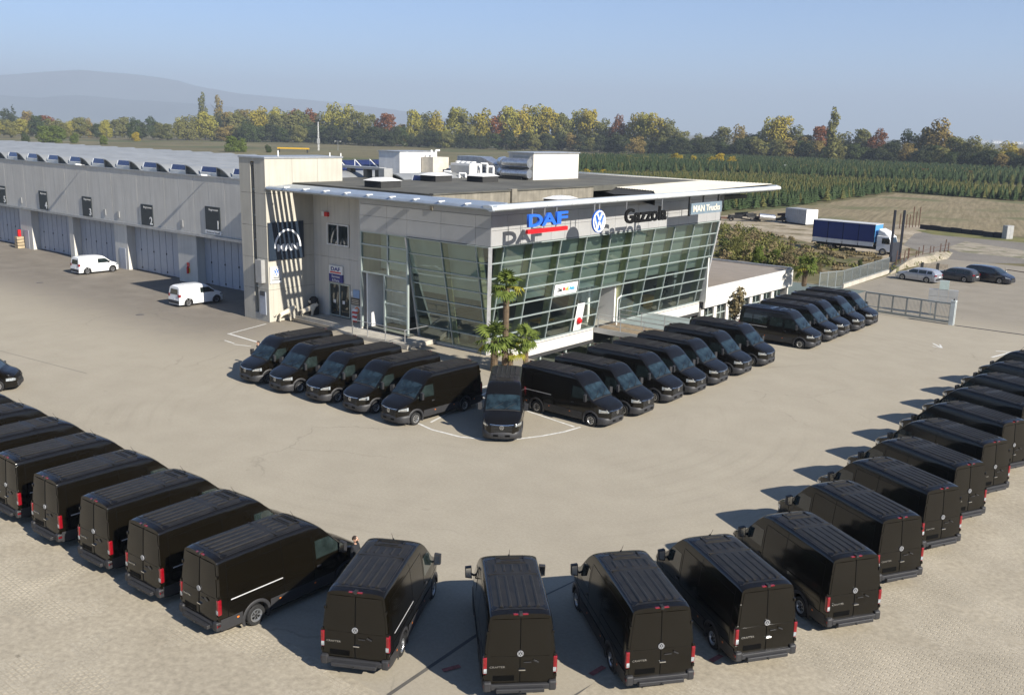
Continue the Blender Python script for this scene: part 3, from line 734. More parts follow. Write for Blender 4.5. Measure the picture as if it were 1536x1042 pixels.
def paver_mesh(A, B, H, la=.21, lb=.15, g=.007):
    n = len(A); x0, x1 = -(A + la / 2 - g), -(A - la / 2 + g); y0, y1 = B - lb / 2 + g, B + lb / 2 - g; c = .010
    z0 = np.full(n, -.01); V = np.empty((n, 8, 3))
    for k, (X, Yy) in enumerate(((x0, y0), (x1, y0), (x1, y1), (x0, y1))):
        V[:, k, 0] = X; V[:, k, 1] = Yy; V[:, k, 2] = z0
    for k, (X, Yy) in enumerate(((x0 + c, y0 + c), (x1 - c, y0 + c), (x1 - c, y1 - c), (x0 + c, y1 - c))):
        V[:, 4 + k, 0] = X; V[:, 4 + k, 1] = Yy; V[:, 4 + k, 2] = H
    F = np.array([(4, 5, 6, 7), (0, 1, 5, 4), (1, 2, 6, 5), (2, 3, 7, 6), (3, 0, 4, 7)])
    f = (np.arange(n) * 8)[:, None, None] + F[None]
    me = bpy.data.meshes.new('paver'); me.from_pydata(V.reshape(-1, 3).tolist(), [], f.reshape(-1, 4).tolist()); me.materials.append(paverm); me.update(); return me
cam_a, cam_b = 0.0, 0.0
inl = lambda A, B: (B > 8.5)
A1, B1, H1 = pavers(16.5, 36, 9.0, 15.75, inl)
A2, B2, H2 = pavers(3.0, 13.3, 21, 42, lambda A, B: True | (A > 0))
vis = lambda A, B: np.hypot(*(np.array([AX.x * A + BX.x * B, AX.y * A + BX.y * B])))
pv = bpy.data.objects.new('paving', paver_mesh(np.r_[A1, A2], np.r_[B1, B2], np.r_[H1, H2])); C.objects.link(pv)
pv.rotation_euler = (0, 0, PHI); pv['kind'] = 'stuff'

# distant mountain ridges
mtm = mat('forested_slope', (.05, .062, .05), rough=.95, var=.35, scale=.002)
def ridge(pts, D, depth, seed):
    rs = np.random.RandomState(seed); mb = MB(); N = 90; M = 8; vs = []
    us = np.linspace(pts[0][0], pts[-1][0], N)
    for j in range(M + 1):
        for i, u in enumerate(us):
            w = interp(pts, u)
            d = _R * ((u - 768) / FPX) - _U * ((w - 521) / FPX) + _F
            t = D / math.hypot(d.x, d.y); top = max(0, CAM_H + d.z * t)
            k = j / M; prof = math.sin(math.pi * k) ** .8 if 0 < k < 1 else 0
            s = 1 + (k - .5) * depth / D
            n = (value_noise(np.array([i * .35]), np.array([j * .9]), 1.0, seed)[0] - .5) * top * .22 * prof * (1 - prof * .8)
            vs.append((d.x * t * s, d.y * t * s, (top * prof + n) * (1 if j != M // 2 else 1) - 1))
    fs = [(j * N + i, j * N + i + 1, (j + 1) * N + i + 1, (j + 1) * N + i) for j in range(M) for i in range(N - 1)]
    mb.add(vs, fs); o = mb.build('mountain', mtm, smooth=180); o['kind'] = 'structure'
ridge([(-500, 150), (-300, 125), (-120, 112), (0, 114), (60, 109), (118, 105.5), (160, 109), (203, 111), (240, 116), (271, 121), (305, 131), (355, 140), (420, 146), (474, 151), (560, 160), (640, 172), (720, 186)], 12000, 2500, 3)
ridge([(-500, 160), (-200, 150), (0, 143), (60, 147), (120, 142), (200, 150), (260, 153), (330, 158), (420, 170), (520, 180)], 9000, 1800, 4)
# hazy air
def haze():
    s = 15200; mb = MB(); mb.box(-s, s, -s, s, -3.9, 640)
    m = bpy.data.materials.new('haze'); m.use_nodes = True; nt = m.node_tree; nt.nodes.clear()
    o_ = nt.nodes.new('ShaderNodeOutputMaterial'); v = nt.nodes.new('ShaderNodeVolumePrincipled')
    v.inputs['Color'].default_value = (.56, .655, .79, 1); v.inputs['Density'].default_value = HAZE; v.inputs['Anisotropy'].default_value = 0.0
    nt.links.new(v.outputs[0], o_.inputs['Volume'])
    o = mb.build('haze', m); o['kind'] = 'stuff'; o.display_type = 'WIRE'
HAZE = 2.0e-4
haze()
# ------------------------------------------------------------------ building materials
wallm = mat('weathered_concrete', (.58, .56, .51), rough=.85, var=.07, scale=.35, bump=.15, bscale=25, streak=.10)
towm = mat('pale_tower_concrete', (.46, .435, .37), rough=.85, var=.07, scale=.5, bump=.15, bscale=22, streak=.09)
capm = mat('metal_coping', (.45, .46, .47), rough=.4, metal=.6)
doorm = mat('blue_grey_steel_door', (.36, .385, .43), rough=.5, var=.06, scale=3)
gapm = mat('shadow_gap', (.03, .03, .03), rough=.9)
fasm = mat('grey_metal_cladding', (.46, .46, .455), rough=.38, metal=.35, var=.06, scale=.8)
plinm = mat('pale_plinth_panel', (.60, .585, .55), rough=.6, var=.05, scale=1.2, streak=.06)
framem = mat('green_grey_aluminium', (.40, .46, .44), rough=.35, metal=.3, var=.05)
postm = mat('corner_aluminium', (.62, .62, .63), rough=.35, metal=.4)
eavem = mat('white_eave_sheet', (.62, .65, .66), rough=.38, metal=.25, var=.1, scale=1.5)
eaveb = mat('zinc_blade', (.40, .45, .50), rough=.35, metal=.5, var=.12, scale=1.2)
feltm = mat('roof_felt', (.085, .083, .07), rough=.95, var=.3, scale=.5, bump=.2, bscale=14)
curbm = mat('roof_kerb_block', (.22, .20, .16), rough=.9, var=.2, scale=1.5, streak=.2)
corrm = mat('cream_corrugated_sheet', (.62, .58, .48), rough=.5, var=.06, scale=.7)
roofm = mat('grey_roof_sheet', (.30, .31, .31), rough=.45, metal=.3, var=.14, scale=.5)
pvm = mat('solar_blue', (.018, .025, .085), rough=.12, var=.2, scale=2, coat=.8)
unitw = mat('white_unit', (.74, .73, .70), rough=.5, var=.05, streak=.08)
unitg = mat('grey_unit', (.38, .38, .37), rough=.45, metal=.3, var=.1)
ductm = mat('galvanised_duct', (.55, .56, .58), rough=.28, metal=.85, var=.2, scale=4)
finm = mat('yellow_green_fin', (.62, .64, .36), rough=.5, var=.06)
blindm = mat('grey_green_blind', (.76, .84, .74), rough=.85, var=.09, scale=.3)
floorm = mat('showroom_floor', (.42, .40, .34), rough=.35, var=.1)
inm = mat('interior_dark', (.16, .165, .145), rough=.9, var=.3, scale=.4)
inwh = mat('interior_white', (.62, .62, .58), rough=.7)
glm = glass_mat('green_facade_glass', (.83, .92, .86), .13)
annexg = glass_mat('dark_window_glass', (.45, .5, .48), .14)
navys = mat('navy_sign', (.018, .028, .045), rough=.3, coat=.5, var=.1, scale=1)
bayb = mat('dark_bay_sign', (.022, .03, .035), rough=.5)
wht = mat('sign_white', (.78, .78, .76), rough=.5, var=.04)
letb = mat('letter_blue', (.02, .12, .60), rough=.35)
letn = mat('navy_blue', (.012, .02, .20), rough=.4)
letr = mat('bar_red', (.60, .01, .015), rough=.35)
letk = mat('letter_black', (.004, .004, .004), rough=.6, spec=.2)
cream = mat('letter_cream', (.78, .70, .55), rough=.5)
slateb = mat('slate_blue_board', (.16, .21, .25), rough=.4)
deckm = mat('timber_deck', (.22, .17, .11), rough=.8, var=.25, scale=4)
railm = mat('steel_rail', (.5, .51, .52), rough=.35, metal=.7)

# ------------------------------------------------------------------ long hall
BW = 50.56
hall = ything('workshop_hall', 'long grey concrete hall with tall folding doors and a row of curved roof sheds', 'hall', 74, BW)
doors = [(73.9 - 1.6, 81.2), (84.45, 94.05), (96.65, 105.75), (106.7, 116.0), (119.0, 128.2), (131, 140.3), (143.2, 152.5), (155.5, 164.8), (167.5, 176.8)]
HEND = 186.
# lower piers between the doors, upper wall panels
edges = [66.0] + [e for d in doors for e in d] + [HEND]
for i in range(0, len(edges), 2):
    a0, a1 = edges[i], edges[i + 1]
    if a1 - a0 < .3: continue
    mb = MB(); mb.ab(a0, a1, BW, BW + 1.2, -.05, 4.70); mb.build('pier', wallm, hall)
a = 66.0; k = 0
while a < HEND:
    a1 = min(a + 2.55, HEND); mb = MB(); mb.ab(a + .012, a1 - .012, BW + .004 * (k % 2), BW + .35, 4.96, 10.30); mb.build('wall_panel', wallm, hall); a = a1; k += 1
mb = MB(); mb.ab(66, HEND, BW + .03, BW + .3, 4.9, 10.29); mb.build('joint_backing', gapm, hall)
mb = MB(); mb.ab(66, HEND, BW - .28, BW + .1, 4.70, 4.95); mb.build('lintel_ledge', capm, hall)
mb = MB(); mb.ab(66, HEND, BW - .06, BW + .42, 10.30, 10.42); mb.build('coping', capm, hall)
mb = MB(); mb.ab(63.9, HEND, BW + 1.21, 78, -.05, 10.1); mb.build('hall_body', wallm, hall)
for (d0, d1) in doors:
    dr = MB(); dr.ab(d0, d1, BW + .95, BW + 1.0, 0, 4.70); do = dr.build('folding_door', seamm, hall)
    n = 8; w = (d1 - d0) / n
    me = None
    for i in range(n):
        p0 = d0 + i * w
        mb = MB(); mb.ab(p0 + .02, p0 + w - .02, BW + .86, BW + .95, .04, 4.62); mb.ab(p0 + .05, p0 + .09, BW + .84, BW + .87, .04, 4.62)
        mb.build('door_leaf', doorm, do)
        if i % 2:
            hb = MB()
            for z in (.25, 2.1, 4.5): hb.ab(p0 - .07, p0 + .07, BW + .82, BW + .86, z, z + .16)
            tag(hb.build('door_bolt', blk, do), kind='stuff')
for a0, a1 in ((94.55, 95.75), (117.0, 118.2)):
    mb = MB(); mb.ab(a0, a1, BW - .03, BW + .02, 0, 2.2); mb.build('personnel_door', doorm, hall)
for a0 in (87.0 + 12.3 - 1.2, 83.3, 109.8 - 3.4 + 11.6, 95.3):
    mb = MB(); mb.ab(a0, a0 + .45, BW - .06, BW + .01, 5.35, 6.0); mb.build('wall_vent', unitg, hall)
# curved sheds on the roof, running away from the facade
P0, PITCHR = 77.35, 5.12
rs = []
for i in range(-3, 21):
    pk = P0 + i * PITCHR
    if pk > HEND - 1: break
    far = 76.5
    # profile in a (decreasing) : peak, curve down to the foot
    prof = [(pk, 11.28)] + [(pk - .35 * q - .0, 11.28 - .78 * (q / 6) ** 1.9) for q in range(1, 7)] + [(pk - 2.1 - 2.9, 10.47)]
    prof = prof[:-1] + [(pk - 2.35, 10.45)]
    b0 = BW + .05 if pk > 65 else 56
    b0 = b0 if pk > 66.5 else 58
    mb = MB(); vs = []; 
    for (aa, z) in prof: vs += [Y(aa, b0 - .1, z), Y(aa, far, z), Y(aa, b0 - .1, z - .1), Y(aa, far, z - .1)]
    fs = []
    for q in range(len(prof) - 1):
        o_ = q * 4; fs += [(o_, o_ + 4, o_ + 5, o_ + 1), (o_ + 2, o_ + 3, o_ + 7, o_ + 6), (o_, o_ + 2, o_ + 6, o_ + 4)]
    fs += [(0, 1, 3, 2), (len(vs) - 4, len(vs) - 2, len(vs) - 1, len(vs) - 3)]
    mb.add(vs, fs); sh = mb.build('roof_shed', roofm, hall, smooth=35); recalc(sh)
    g = MB(); n_ = len(prof); poly = [Y(aa, b0 + .25, z - .1) for aa, z in prof] + [Y(pk, b0 + .25, 10.42)]
    g.quad(poly); g.build('shed_end', inm, sh)
    g = MB(); g.ab(pk - .04, pk + .06, b0, far, 10.42, 11.2); g.build('shed_back', roofm, sh)
    # solar panel on the low stretch before the next shed
    a0, a1 = pk - 2.25 - .1, pk - PITCHR + .12
    g = MB(); g.slab([Y(a0, b0 + .12, 10.74), Y(a1, b0 + .12, 10.74), Y(a1, b0 + .30, 11.2), Y(a0, b0 + .30, 11.2)], (0, .03, .02)); pvp = g.build('solar_panel', pvm, sh); recalc(pvp)
    for q in (0, 1):
        fr = MB(); t = a0 + (a1 - a0) * q; fr.beam(Y(t, b0 + .1, 10.70), Y(t, b0 + .28, 11.22), .05, .04); fr.build('panel_frame', eavem, pvp)
    g = MB(); g.ab(a0, a1, b0 + .05, b0 + .12, 10.42, 10.70); g.build('panel_upstand', eavem, sh)
    g = MB(); g.ab(pk - 2.2, pk - PITCHR, b0 + .4, far, 10.3, 10.5); g.build('roof_valley', roofm, sh)
# flood lamps on arms
for a0, l in ((102.03, 'white flood lamp on the hall coping farther from the tower'), (78.34, 'white flood lamp on the hall coping close to the tower')):
    t = ything('flood_lamp', l, 'lamp', a0, BW - .5, 'flood lamps on the hall', 10.45)
    mb = MB(); mb.beam(Y(a0, BW + .1, 10.45), Y(a0, BW - .55, 10.5), .08, .08); mb.build('arm', railm, t)
    mb = MB(); mb.slab([Y(a0 - .22, BW - .45, 10.44), Y(a0 + .22, BW - .45, 10.44), Y(a0 + .18, BW - 1.05, 10.5), Y(a0 - .18, BW - 1.05, 10.5)], (0, 0, .12)); h = mb.build('lamp_head', wht, t); recalc(h)
# numbered bay signs
for n_, (a1, a0, z1, z0) in enumerate(((79.35, 76.98, 7.62, 5.49), (90.85, 88.66, 7.06, 4.99), (103.07, 101.03, 7.08, 4.99), (113.35, 111.35, 7.1, 5.03), (124.3, 122.25, 7.1, 5.03)), 1):
    t = ything('bay_sign', 'dark panel with the numeral %s on the hall wall over its folding door' % ('one', 'two', 'three', 'four', 'five')[n_ - 1], 'sign', (a0 + a1) / 2, BW, 'numbered bay signs', z0)
    mb = MB(); mb.ab(a0, a1, BW - .08, BW - .012, z0, z1); mb.build('sign_board', bayb, t)
    lettering('lettering', 'Ingresso', wht, t, Y((a0 + a1) / 2 - .2, BW - .08, z1 - .3), (1, 0, 0), .26, 1.45, .012)
    lettering('numeral', str(n_), wht, t, Y(a0 + .35, BW - .08, z0 + .5), (1, 0, 0), .78, None, .012, .02)
    if n_ == 1:
        mb = MB(); mb.ab(a0 - .1, a1 + .1, BW - .07, BW - .015, z0 - .42, z0 - .06); mb.build('lower_strip', wht, t)
        lettering('lettering', 'Revisione Veicoli', navys, t, Y((a0 + a1) / 2, BW - .07, z0 - .24), (1, 0, 0), .2, 2.1, .012)
# things by the hall wall
t = ything('fire_extinguisher_post', 'red and yellow extinguisher stand on the pier between two folding doors', 'extinguisher', 82.75, BW - .15)
mb = MB(); mb.cyl(Y(82.75, BW - .12, .9), Y(82.75, BW - .12, 1.5), .11, .11, 10); mb.cyl(Y(82.75, BW - .12, 1.5), Y(82.75, BW - .12, 1.6), .11, .03, 10); mb.build('cylinder', letr, t)
mb = MB(); mb.ab(82.5, 82.95, BW - .03, BW - .002, 1.0, 1.45); mb.build('yellow_plate', mat('yellow', (.7, .5, .02), rough=.5), t)
mb = MB(); mb.ab(82.55, 83.0, BW - .035, BW - .002, 1.55, 1.95); mb.build('red_plate', letr, t)
P = at(30, 372)
t = thing('pallet_stack', 'tan wooden pallets leaning by the far hall door', 'pallet', (P.x, P.y, 0), PHI)
for k in range(4):
    mb = MB(); mb.box(-.42 + .03 * k, .42 - .02 * k, -.4, .4, .02 + k * .36, .30 + k * .36); mb.build('pallet', mat('raw_wood', (.38, .30, .19), rough=.85, var=.25, scale=3), t)
mb = MB(); mb.box(-.05, .28, -.15, .15, 1.42, 2.2); mb.build('red_can', letr, t)

# ------------------------------------------------------------------ tower
TA0, TA1, TB0, TB1, TZ = 61.55, 64.85, 44.45, 52.05, 12.72
tw = ything('concrete_tower', 'tall pale concrete stair tower with a narrow window slit', 'tower', 63.2, 44.5)
SL = (62.93, 63.4)
zs = [0, 2.55, 5.0, 7.5, 10.0, TZ - .08]
for z0, z1 in zip(zs[:-1], zs[1:]):
    mb = MB(); lo, hi = z0 + .012, z1 - .012
    s0, s1 = max(lo, .6), min(hi, 12.4)
    mb.ab(SL[1], TA1, TB0, TB0 + .4, lo, hi); mb.ab(TA0, SL[0], TB0, TB0 + .4, lo, hi)
    if lo < .6: mb.ab(SL[0], SL[1], TB0, TB0 + .4, lo, .6)
    if hi > 12.4: mb.ab(SL[0], SL[1], TB0, TB0 + .4, 12.4, hi)
    mb.build('front_panel', towm, tw)
    for b0, b1 in ((TB0 + .4, 47.0), (47.0, 49.5), (49.5, TB1)):
        mb = MB(); mb.ab(TA0, TA0 + .35, b0 + .008, b1 - .008, lo, hi); mb.build('side_panel', towm, tw)
mb = MB(); mb.ab(TA0 + .05, TA1, TB0 + .42, TB1, 0, TZ - .1); mb.build('core', gapm, tw)
mb = MB(); mb.ab(TA1 - .3, TA1, TB0 + .4, TB1, 0, TZ - .1); mb.build('left_wall', towm, tw)
mb = MB(); mb.ab(TA0 - .06, TA1 + .06, TB0 - .06, TB1 + .06, TZ - .08, TZ + .05); mb.build('coping', capm, tw)
mb = MB(); mb.ab(SL[0] + .002, SL[1] - .002, TB0 + .3, TB0 + .34, .6, 12.4); mb.build('slit_glass', sideg, tw)
for z in (2.6, 4.5, 6.3, 8.2, 10.2): mb = MB(); mb.ab(SL[0], SL[1], TB0 + .22, TB0 + .3, z, z + .12); mb.build('slit_bar', framem, tw)
mb = MB(); mb.ab(61.95, 62.72, TB0 - .35, TB0 + .0, 3.1, 4.9); mb.build('hood', unitg, tw)
mb = MB(); mb.ab(61.92, 62.68, TB0 - .06, TB0 - .002, .55, 2.35); mb.build('steel_door', doorm, tw)
mb = MB(); mb.ab(62.0, 62.6, TB0 - .09, TB0 - .062, 2.05, 2.42); mb.build('door_plate', navys, tw)
for (x, b_, h) in ((62.6, 46.5, .5), (61.7, 50.9, .35), (61.65, 52.0, .3)):
    mb = MB(); mb.cyl(Y(x, b_, TZ), Y(x, b_, TZ + h), .05, .05, 6); mb.build('mast_stub', wht, tw)

# ------------------------------------------------------------------ showroom
sr = ything('showroom', 'glazed showroom with leaning green glass walls and a wide overhanging roof', 'showroom', 42, 48.4)
# facade parts scaled up about the camera, so they sit behind the roof edge
CAM_SCALE, CAM_DZ = 1.0568, -.865
class FB(MB):
    def mesh(s, name, mats, off=None, smooth=None):
        s.v = [(x * CAM_SCALE, y * CAM_SCALE, z * CAM_SCALE + CAM_DZ) for x, y, z in s.v]
        return MB.mesh(s, name, mats, off, smooth)
def FY(a, b, z): return Vector((-a * CAM_SCALE, b * CAM_SCALE, z * CAM_SCALE + CAM_DZ))
def la(z): return 39.95 - 1.2 * (z - 1) / 7.05        # right facade plane: a at height z
def lb(z): return 45.80 - 1.3 * (z - 1) / 7.05        # left facade plane: b at height z
ZG = 8.05; BE = 74.1; AE = 46.15
RB = [None, 45.8, 48.75, 51.8, 54.75, 57.78, 60.75, 63.8, 66.85, 69.95, 72.85, BE]      # mullions along b (first is the corner)
LA = [None, 39.95, 43.0, AE]
rows = [1, 2, 3, 4, 5, 6, 7, ZG]
def pr(i, z, d=0.): return Y(la(z) + d, lb(z) if RB[i] is None else RB[i], z)
def plf(i, z, d=0.): return Y(la(z) if LA[i] is None else LA[i], lb(z) + d, z)
for i in range(len(RB) - 1):
    for z0, z1 in zip(rows[:-1], rows[1:]):
        if i == 5 and z1 <= 4: continue
        if i == 0 and z0 < 2: continue
        mb = FB(); mb.quad([pr(i, z0), pr(i + 1, z0), pr(i + 1, z1), pr(i, z1)]); mb.build('pane', glm, sr)
for i in range(len(LA) - 1):
    for z0, z1 in zip(rows[:-1], rows[1:]):
        if i == 0 and z0 < 2: continue
        mb = FB(); mb.quad([plf(i + 1, z0), plf(i, z0), plf(i, z1), plf(i + 1, z1)]); mb.build('pane', glm, sr)
NR = Vector((1, 0, -.17)).normalized(); NL = Vector((0, -1, -.18)).normalized()
for i in range(1, len(RB)):
    mb = FB(); z0 = 1.0; mb.beam(pr(i, z0) + NR * .03, pr(i, ZG) + NR * .03, .055, .11, NR); mb.build('mullion', framem, sr)
    if i < len(RB) - 1:
        mb = FB(); mb.slab([pr(i, 1.02, .06), pr(i, ZG, .06), pr(i, ZG, .55), pr(i, 1.02, .55)], (0, .07, 0)); f_ = mb.build('fin', finm, sr); recalc(f_)
for i in range(1, len(LA)):
    mb = FB(); mb.beam(plf(i, 1.0) + NL * .03, plf(i, ZG) + NL * .03, .055, .11, NL); mb.build('mullion', framem, sr)
    if i < len(LA) - 1:
        mb = FB(); mb.slab([plf(i, 1.02, .06), plf(i, ZG, .06), plf(i, ZG, .5), plf(i, 1.02, .5)], (.07, 0, 0)); f_ = mb.build('fin', finm, sr); recalc(f_)
for z in rows:
    mb = FB(); segs = ((0, 5), (6, 11)) if z < 4 else ((0, 11),)
    for s0, s1 in segs: mb.beam(pr(s0, z) + NR * .045, pr(s1, z) + NR * .045, .07, .07, NR)
    mb.build('transom', framem, sr)
    mb = FB(); mb.beam(plf(0, z) + NL * .045, plf(3, z) + NL * .045, .07, .07, NL); mb.build('transom', framem, sr)
mb = FB(); c0, c1 = Y(la(.1), lb(.1), .1), Y(la(ZG), lb(ZG), ZG); mb.beam(c0 + Vector((.06, -.06, 0)), c1 + Vector((.06, -.06, 0)), .24, .24, (1, 1, 0)); mb.build('corner_post', postm, sr)
mb = FB(); mb.beam(pr(11, 1.0) + Vector((.02, .06, 0)), pr(11, ZG) + Vector((.02, .06, 0)), .14, .22, NR); mb.build('end_post', postm, sr)
mb = FB(); mb.beam(plf(3, .0) + Vector((-.05, -.02, 0)), plf(3, ZG) + Vector((-.05, -.02, 0)), .14, .2, NL); mb.build('end_post', postm, sr)
# end wall of the leaning bay, back walls, floors
mb = FB(); mb.quad([Y(la(1), BE + .1, 0), Y(52, BE + .1, 0), Y(52, BE + .1, 10.2), Y(la(10.2), BE + .1, 10.2)]); mb.build('end_wall', fasm, sr)
mb = FB(); mb.quad([Y(la(-2.6) - .1, lb(1), .94), Y(la(1), BE, .94), Y(50.5, BE, .94), Y(50.5, lb(1), .94)]); mb.build('floor', floorm, sr)
mb = FB(); mb.ab(52, 52.2, 47, BE - .3, .95, 10.2); mb.ab(39.3, 52, BE - .3, BE - .1, .95, 9.6); mb.build('inner_wall', inwh, sr)
mb = FB(); mb.ab(39.3, 50.4, 45.2, BE, 8.3, 8.5); mb.build('ceiling', inm, sr)
mb = FB(); mb.ab(44, 52, 47.5, BE - .4, 4.6, 4.9); mb.build('gallery_floor', inwh, sr)
for b_ in (50.3, 56.3, 62.3, 68.3):
    mb = FB(); mb.cyl(Y(43.2, b_, .95), Y(43.2, b_, 8.3), .22, .22, 14); mb.build('column', finm, sr)
# blinds let down behind the upper panes
for i in range(11):
    z0 = 4.05 if i not in (8, 9) else 4.05
    if i == 0: z0 = 7.0
    if i == 0: continue
    mb = FB(); mb.slab([pr(i, z0, .62) + Vector((0, .06, 0)), pr(i + 1, z0, .62) - Vector((0, .02, 0)), pr(i + 1, ZG, .62) - Vector((0, .02, 0)), pr(i, ZG, .62) + Vector((0, .06, 0))], (-.02, 0, 0)); mb.build('blind', blindm, sr)
for i in (1, 2):
    mb = FB(); mb.slab([plf(i + 1, 4.3, .62), plf(i, 4.3, .62), plf(i, ZG, .62), plf(i + 1, ZG, .62)], (0, .02, 0)); mb.build('blind', blindm, sr)
# plinth panels
bb = [45.8, 48.75, 51.8, 54.75, 57.78]
for s, e in list(zip(bb[:-1], bb[1:])) + [(60.75, 63.8), (63.8, 66.85), (66.85, 69.95), (69.95, BE)]:
    mb = FB(); mb.ab(39.93, 40.1, s + .012, e - .012, .02, .95); mb.build('plinth_panel', plinm, sr)
mb = FB(); mb.ab(39.97, 40.4, 45.9, BE, -.25, .90); mb.build('plinth_core', gapm, sr)
for s, e in ((39.95, 43.0), (43.0, AE)):
    mb = FB(); mb.ab(s + .012, e - .012, 45.78, 45.95, -.02, .95); mb.build('plinth_panel', plinm, sr)
mb = FB(); mb.ab(39.97, AE, 45.84, 46.4, -.05, .9); mb.build('plinth_core', gapm, sr)
# lower glazing in the sunken court
for s in np.arange(48.75, 73.0, 3.03):
    mb = FB(); mb.ab(40.3, 40.33, s + .08, s + 2.96, -2.3, -.05); mb.build('lower_pane', annexg, sr)
    mb = FB(); mb.ab(40.2, 40.36, s - .08, s + .08, -2.6, .0); mb.build('lower_mullion', framem, sr)
mb = FB(); mb.ab(40.75, 40.9, 48, BE, -2.6, 0); mb.build('lower_back_wall', mat('yellow_wall', (.62, .56, .22), rough=.8, var=.3, scale=.8), sr)
mb = FB(); mb.ab(39.95, 44, 48, BE, -2.75, -2.6); mb.build('lower_floor', floorm, sr)
# fascia cladding
FB0 = 44.52
x = FB0; cols = []
while x < BE - .2: cols.append((x, min(x + 1.52, BE + .1))); x += 1.52
for s, e in cols:
    for z0, z1 in ((ZG + .05, 9.08), (9.08, 10.0)):
        mb = FB(); mb.ab(38.70, 38.8, s + .01, e - .01, z0 + .01, z1 - .01); mb.build('fascia_panel', fasm, sr)
mb = FB(); mb.ab(38.70, 38.8, FB0, BE + .1, 10.01, 10.58); mb.build('fascia_top', fasm, sr)
mb = FB(); mb.ab(38.75, 39.2, FB0 + .1, BE + .05, ZG, 10.5); mb.build('fascia_backing', gapm, sr)
for s, e in ((38.71, 40.0), (40.0, 43.0), (43.0, AE), (AE, 48.1), (48.1, 50.85)):
    for z0, z1 in ((ZG + .05, 9.2), (9.2, 10.0)):
        mb = FB(); mb.ab(s + .01, e - .01, 44.5, 44.6, z0 + .01, z1 - .01); mb.build('fascia_panel', fasm, sr)
mb = FB(); mb.ab(38.71, 50.85, 44.5, 44.6, 10.01, 10.58); mb.build('fascia_top', fasm, sr)
mb = FB(); mb.ab(39.2, 50.84, 44.56, 44.9, ZG, 10.5); mb.build('fascia_backing', gapm, sr)
# vestibule in front of the left facade
for s, e in ((AE, 48.1), (48.1, 50.8)):
    for z0, z1 in ((5.3, 6.25), (6.25, 7.2), (7.2, 8.1)):
        mb = FB(); mb.quad([Y(e, 44.6, z0), Y(s, 44.6, z0), Y(s, 44.6, z1), Y(e, 44.6, z1)]); mb.build('pane', glm, sr)
for z0, z1 in ((1.35, 2.3), (2.3, 3.3), (3.3, 4.25), (4.25, 5.2)):
    mb = FB(); mb.quad([Y(48.4, 44.6, z0), Y(AE, 44.6, z0), Y(AE, 44.6, z1), Y(48.4, 44.6, z1)]); mb.build('pane', glm, sr)
    mb = FB(); mb.ab(AE, 48.4, 44.53, 44.63, z1 - .04, z1 + .04); mb.build('transom', framem, sr)
for z in (5.25, 6.25, 7.2, 8.08):
    mb = FB(); mb.ab(AE - .05, 50.85, 44.52, 44.64, z - .05, z + .05); mb.build('transom', framem, sr)
for x_ in (AE, 48.42, 50.8):
    mb = FB(); mb.ab(x_ - .06, x_ + .06, 44.5, 44.66, 1.3, 8.1 if x_ != 48.42 else 5.25); mb.build('mullion', framem, sr)
mb = FB(); mb.ab(48.04, 48.16, 44.52, 44.64, 5.25, 8.1); mb.build('mullion', framem, sr)
mb = FB(); mb.ab(48.5, 50.3, 47.0, 47.1, 1.3, 5.2); mb.build('inner_door', inwh, sr)
mb = FB(); mb.ab(50.3, 50.4, 44.66, 47.0, 1.3, 5.2); mb.build('sliding_leaf', wht, sr)
mb = FB(); mb.ab(46.3, 50.8, 44.7, 46, 1.2, 1.28); mb.build('vestibule_floor', inm, sr)
mb = FB(); mb.ab(46.2, 50.8, 46.4, 46.5, 5.3, 8.1); mb.build('blind', blindm, sr)
mb = FB(); mb.ab(50.86, 51.0, 44.56, 46.3, 0, 10.5); mb.build('vestibule_side', wallm, sr)
# concrete wall of the service courtyard
for s, e in ((53.8, 55.9), (55.9, 57.15), (59.75, 61.54)):
    for z0, z1 in ((0, 5.0), (5.0, 10.3)):
        mb = MB(); mb.ab(s + .01, e - .01, 48.96, 49.25, z0 + .01, z1 - .01); mb.build('courtyard_panel', wallm, sr)
for z0, z1 in ((3.0, 5.0), (5.0, 5.95), (7.7, 10.3)):
    mb = MB(); mb.ab(57.16, 59.74, 48.96, 49.25, z0 + .01, z1 - .01); mb.build('courtyard_panel', wallm, sr)
mb = MB(); mb.ab(53.6, 61.5, 49.3, 49.5, 0, 10.3); mb.build('joint_backing', gapm, sr)
for (a0, a1, z0, z1, nm) in ((57.2, 59.72, .3, 2.98, 'entrance_door'), (57.25, 59.9, 5.97, 7.68, 'upper_window')):
    w = MB(); w.ab(a0, a1, 49.02, 49.06, z0, z1); wo_ = w.build(nm, sideg, sr)
    fr = MB(); c = (a0 + a1) / 2
    fr.ab(a0, a0 + .1, 48.93, 49.02, z0, z1); fr.ab(a1 - .1, a1, 48.93, 49.02, z0, z1); fr.ab(c - .05, c + .05, 48.93, 49.02, z0, z1); fr.ab(a0, a1, 48.94, 49.02, z1 - .1, z1); fr.ab(a0, a1, 48.94, 49.02, z0, z0 + .1)
    fr.build('frame', wht if nm == 'upper_window' else framem, wo_)
    if nm == 'entrance_door':
        for x_ in (57.9, 59.0): q = MB(); q.ab(x_, x_ + .28, 49.0, 49.015, 1.35, 1.62); q.build('notice', wht, wo_)
mb = MB(); mb.ab(54.2, 61.5, 46.9, 48.95, .0, .24); mb.build('entrance_step', concm, sr)
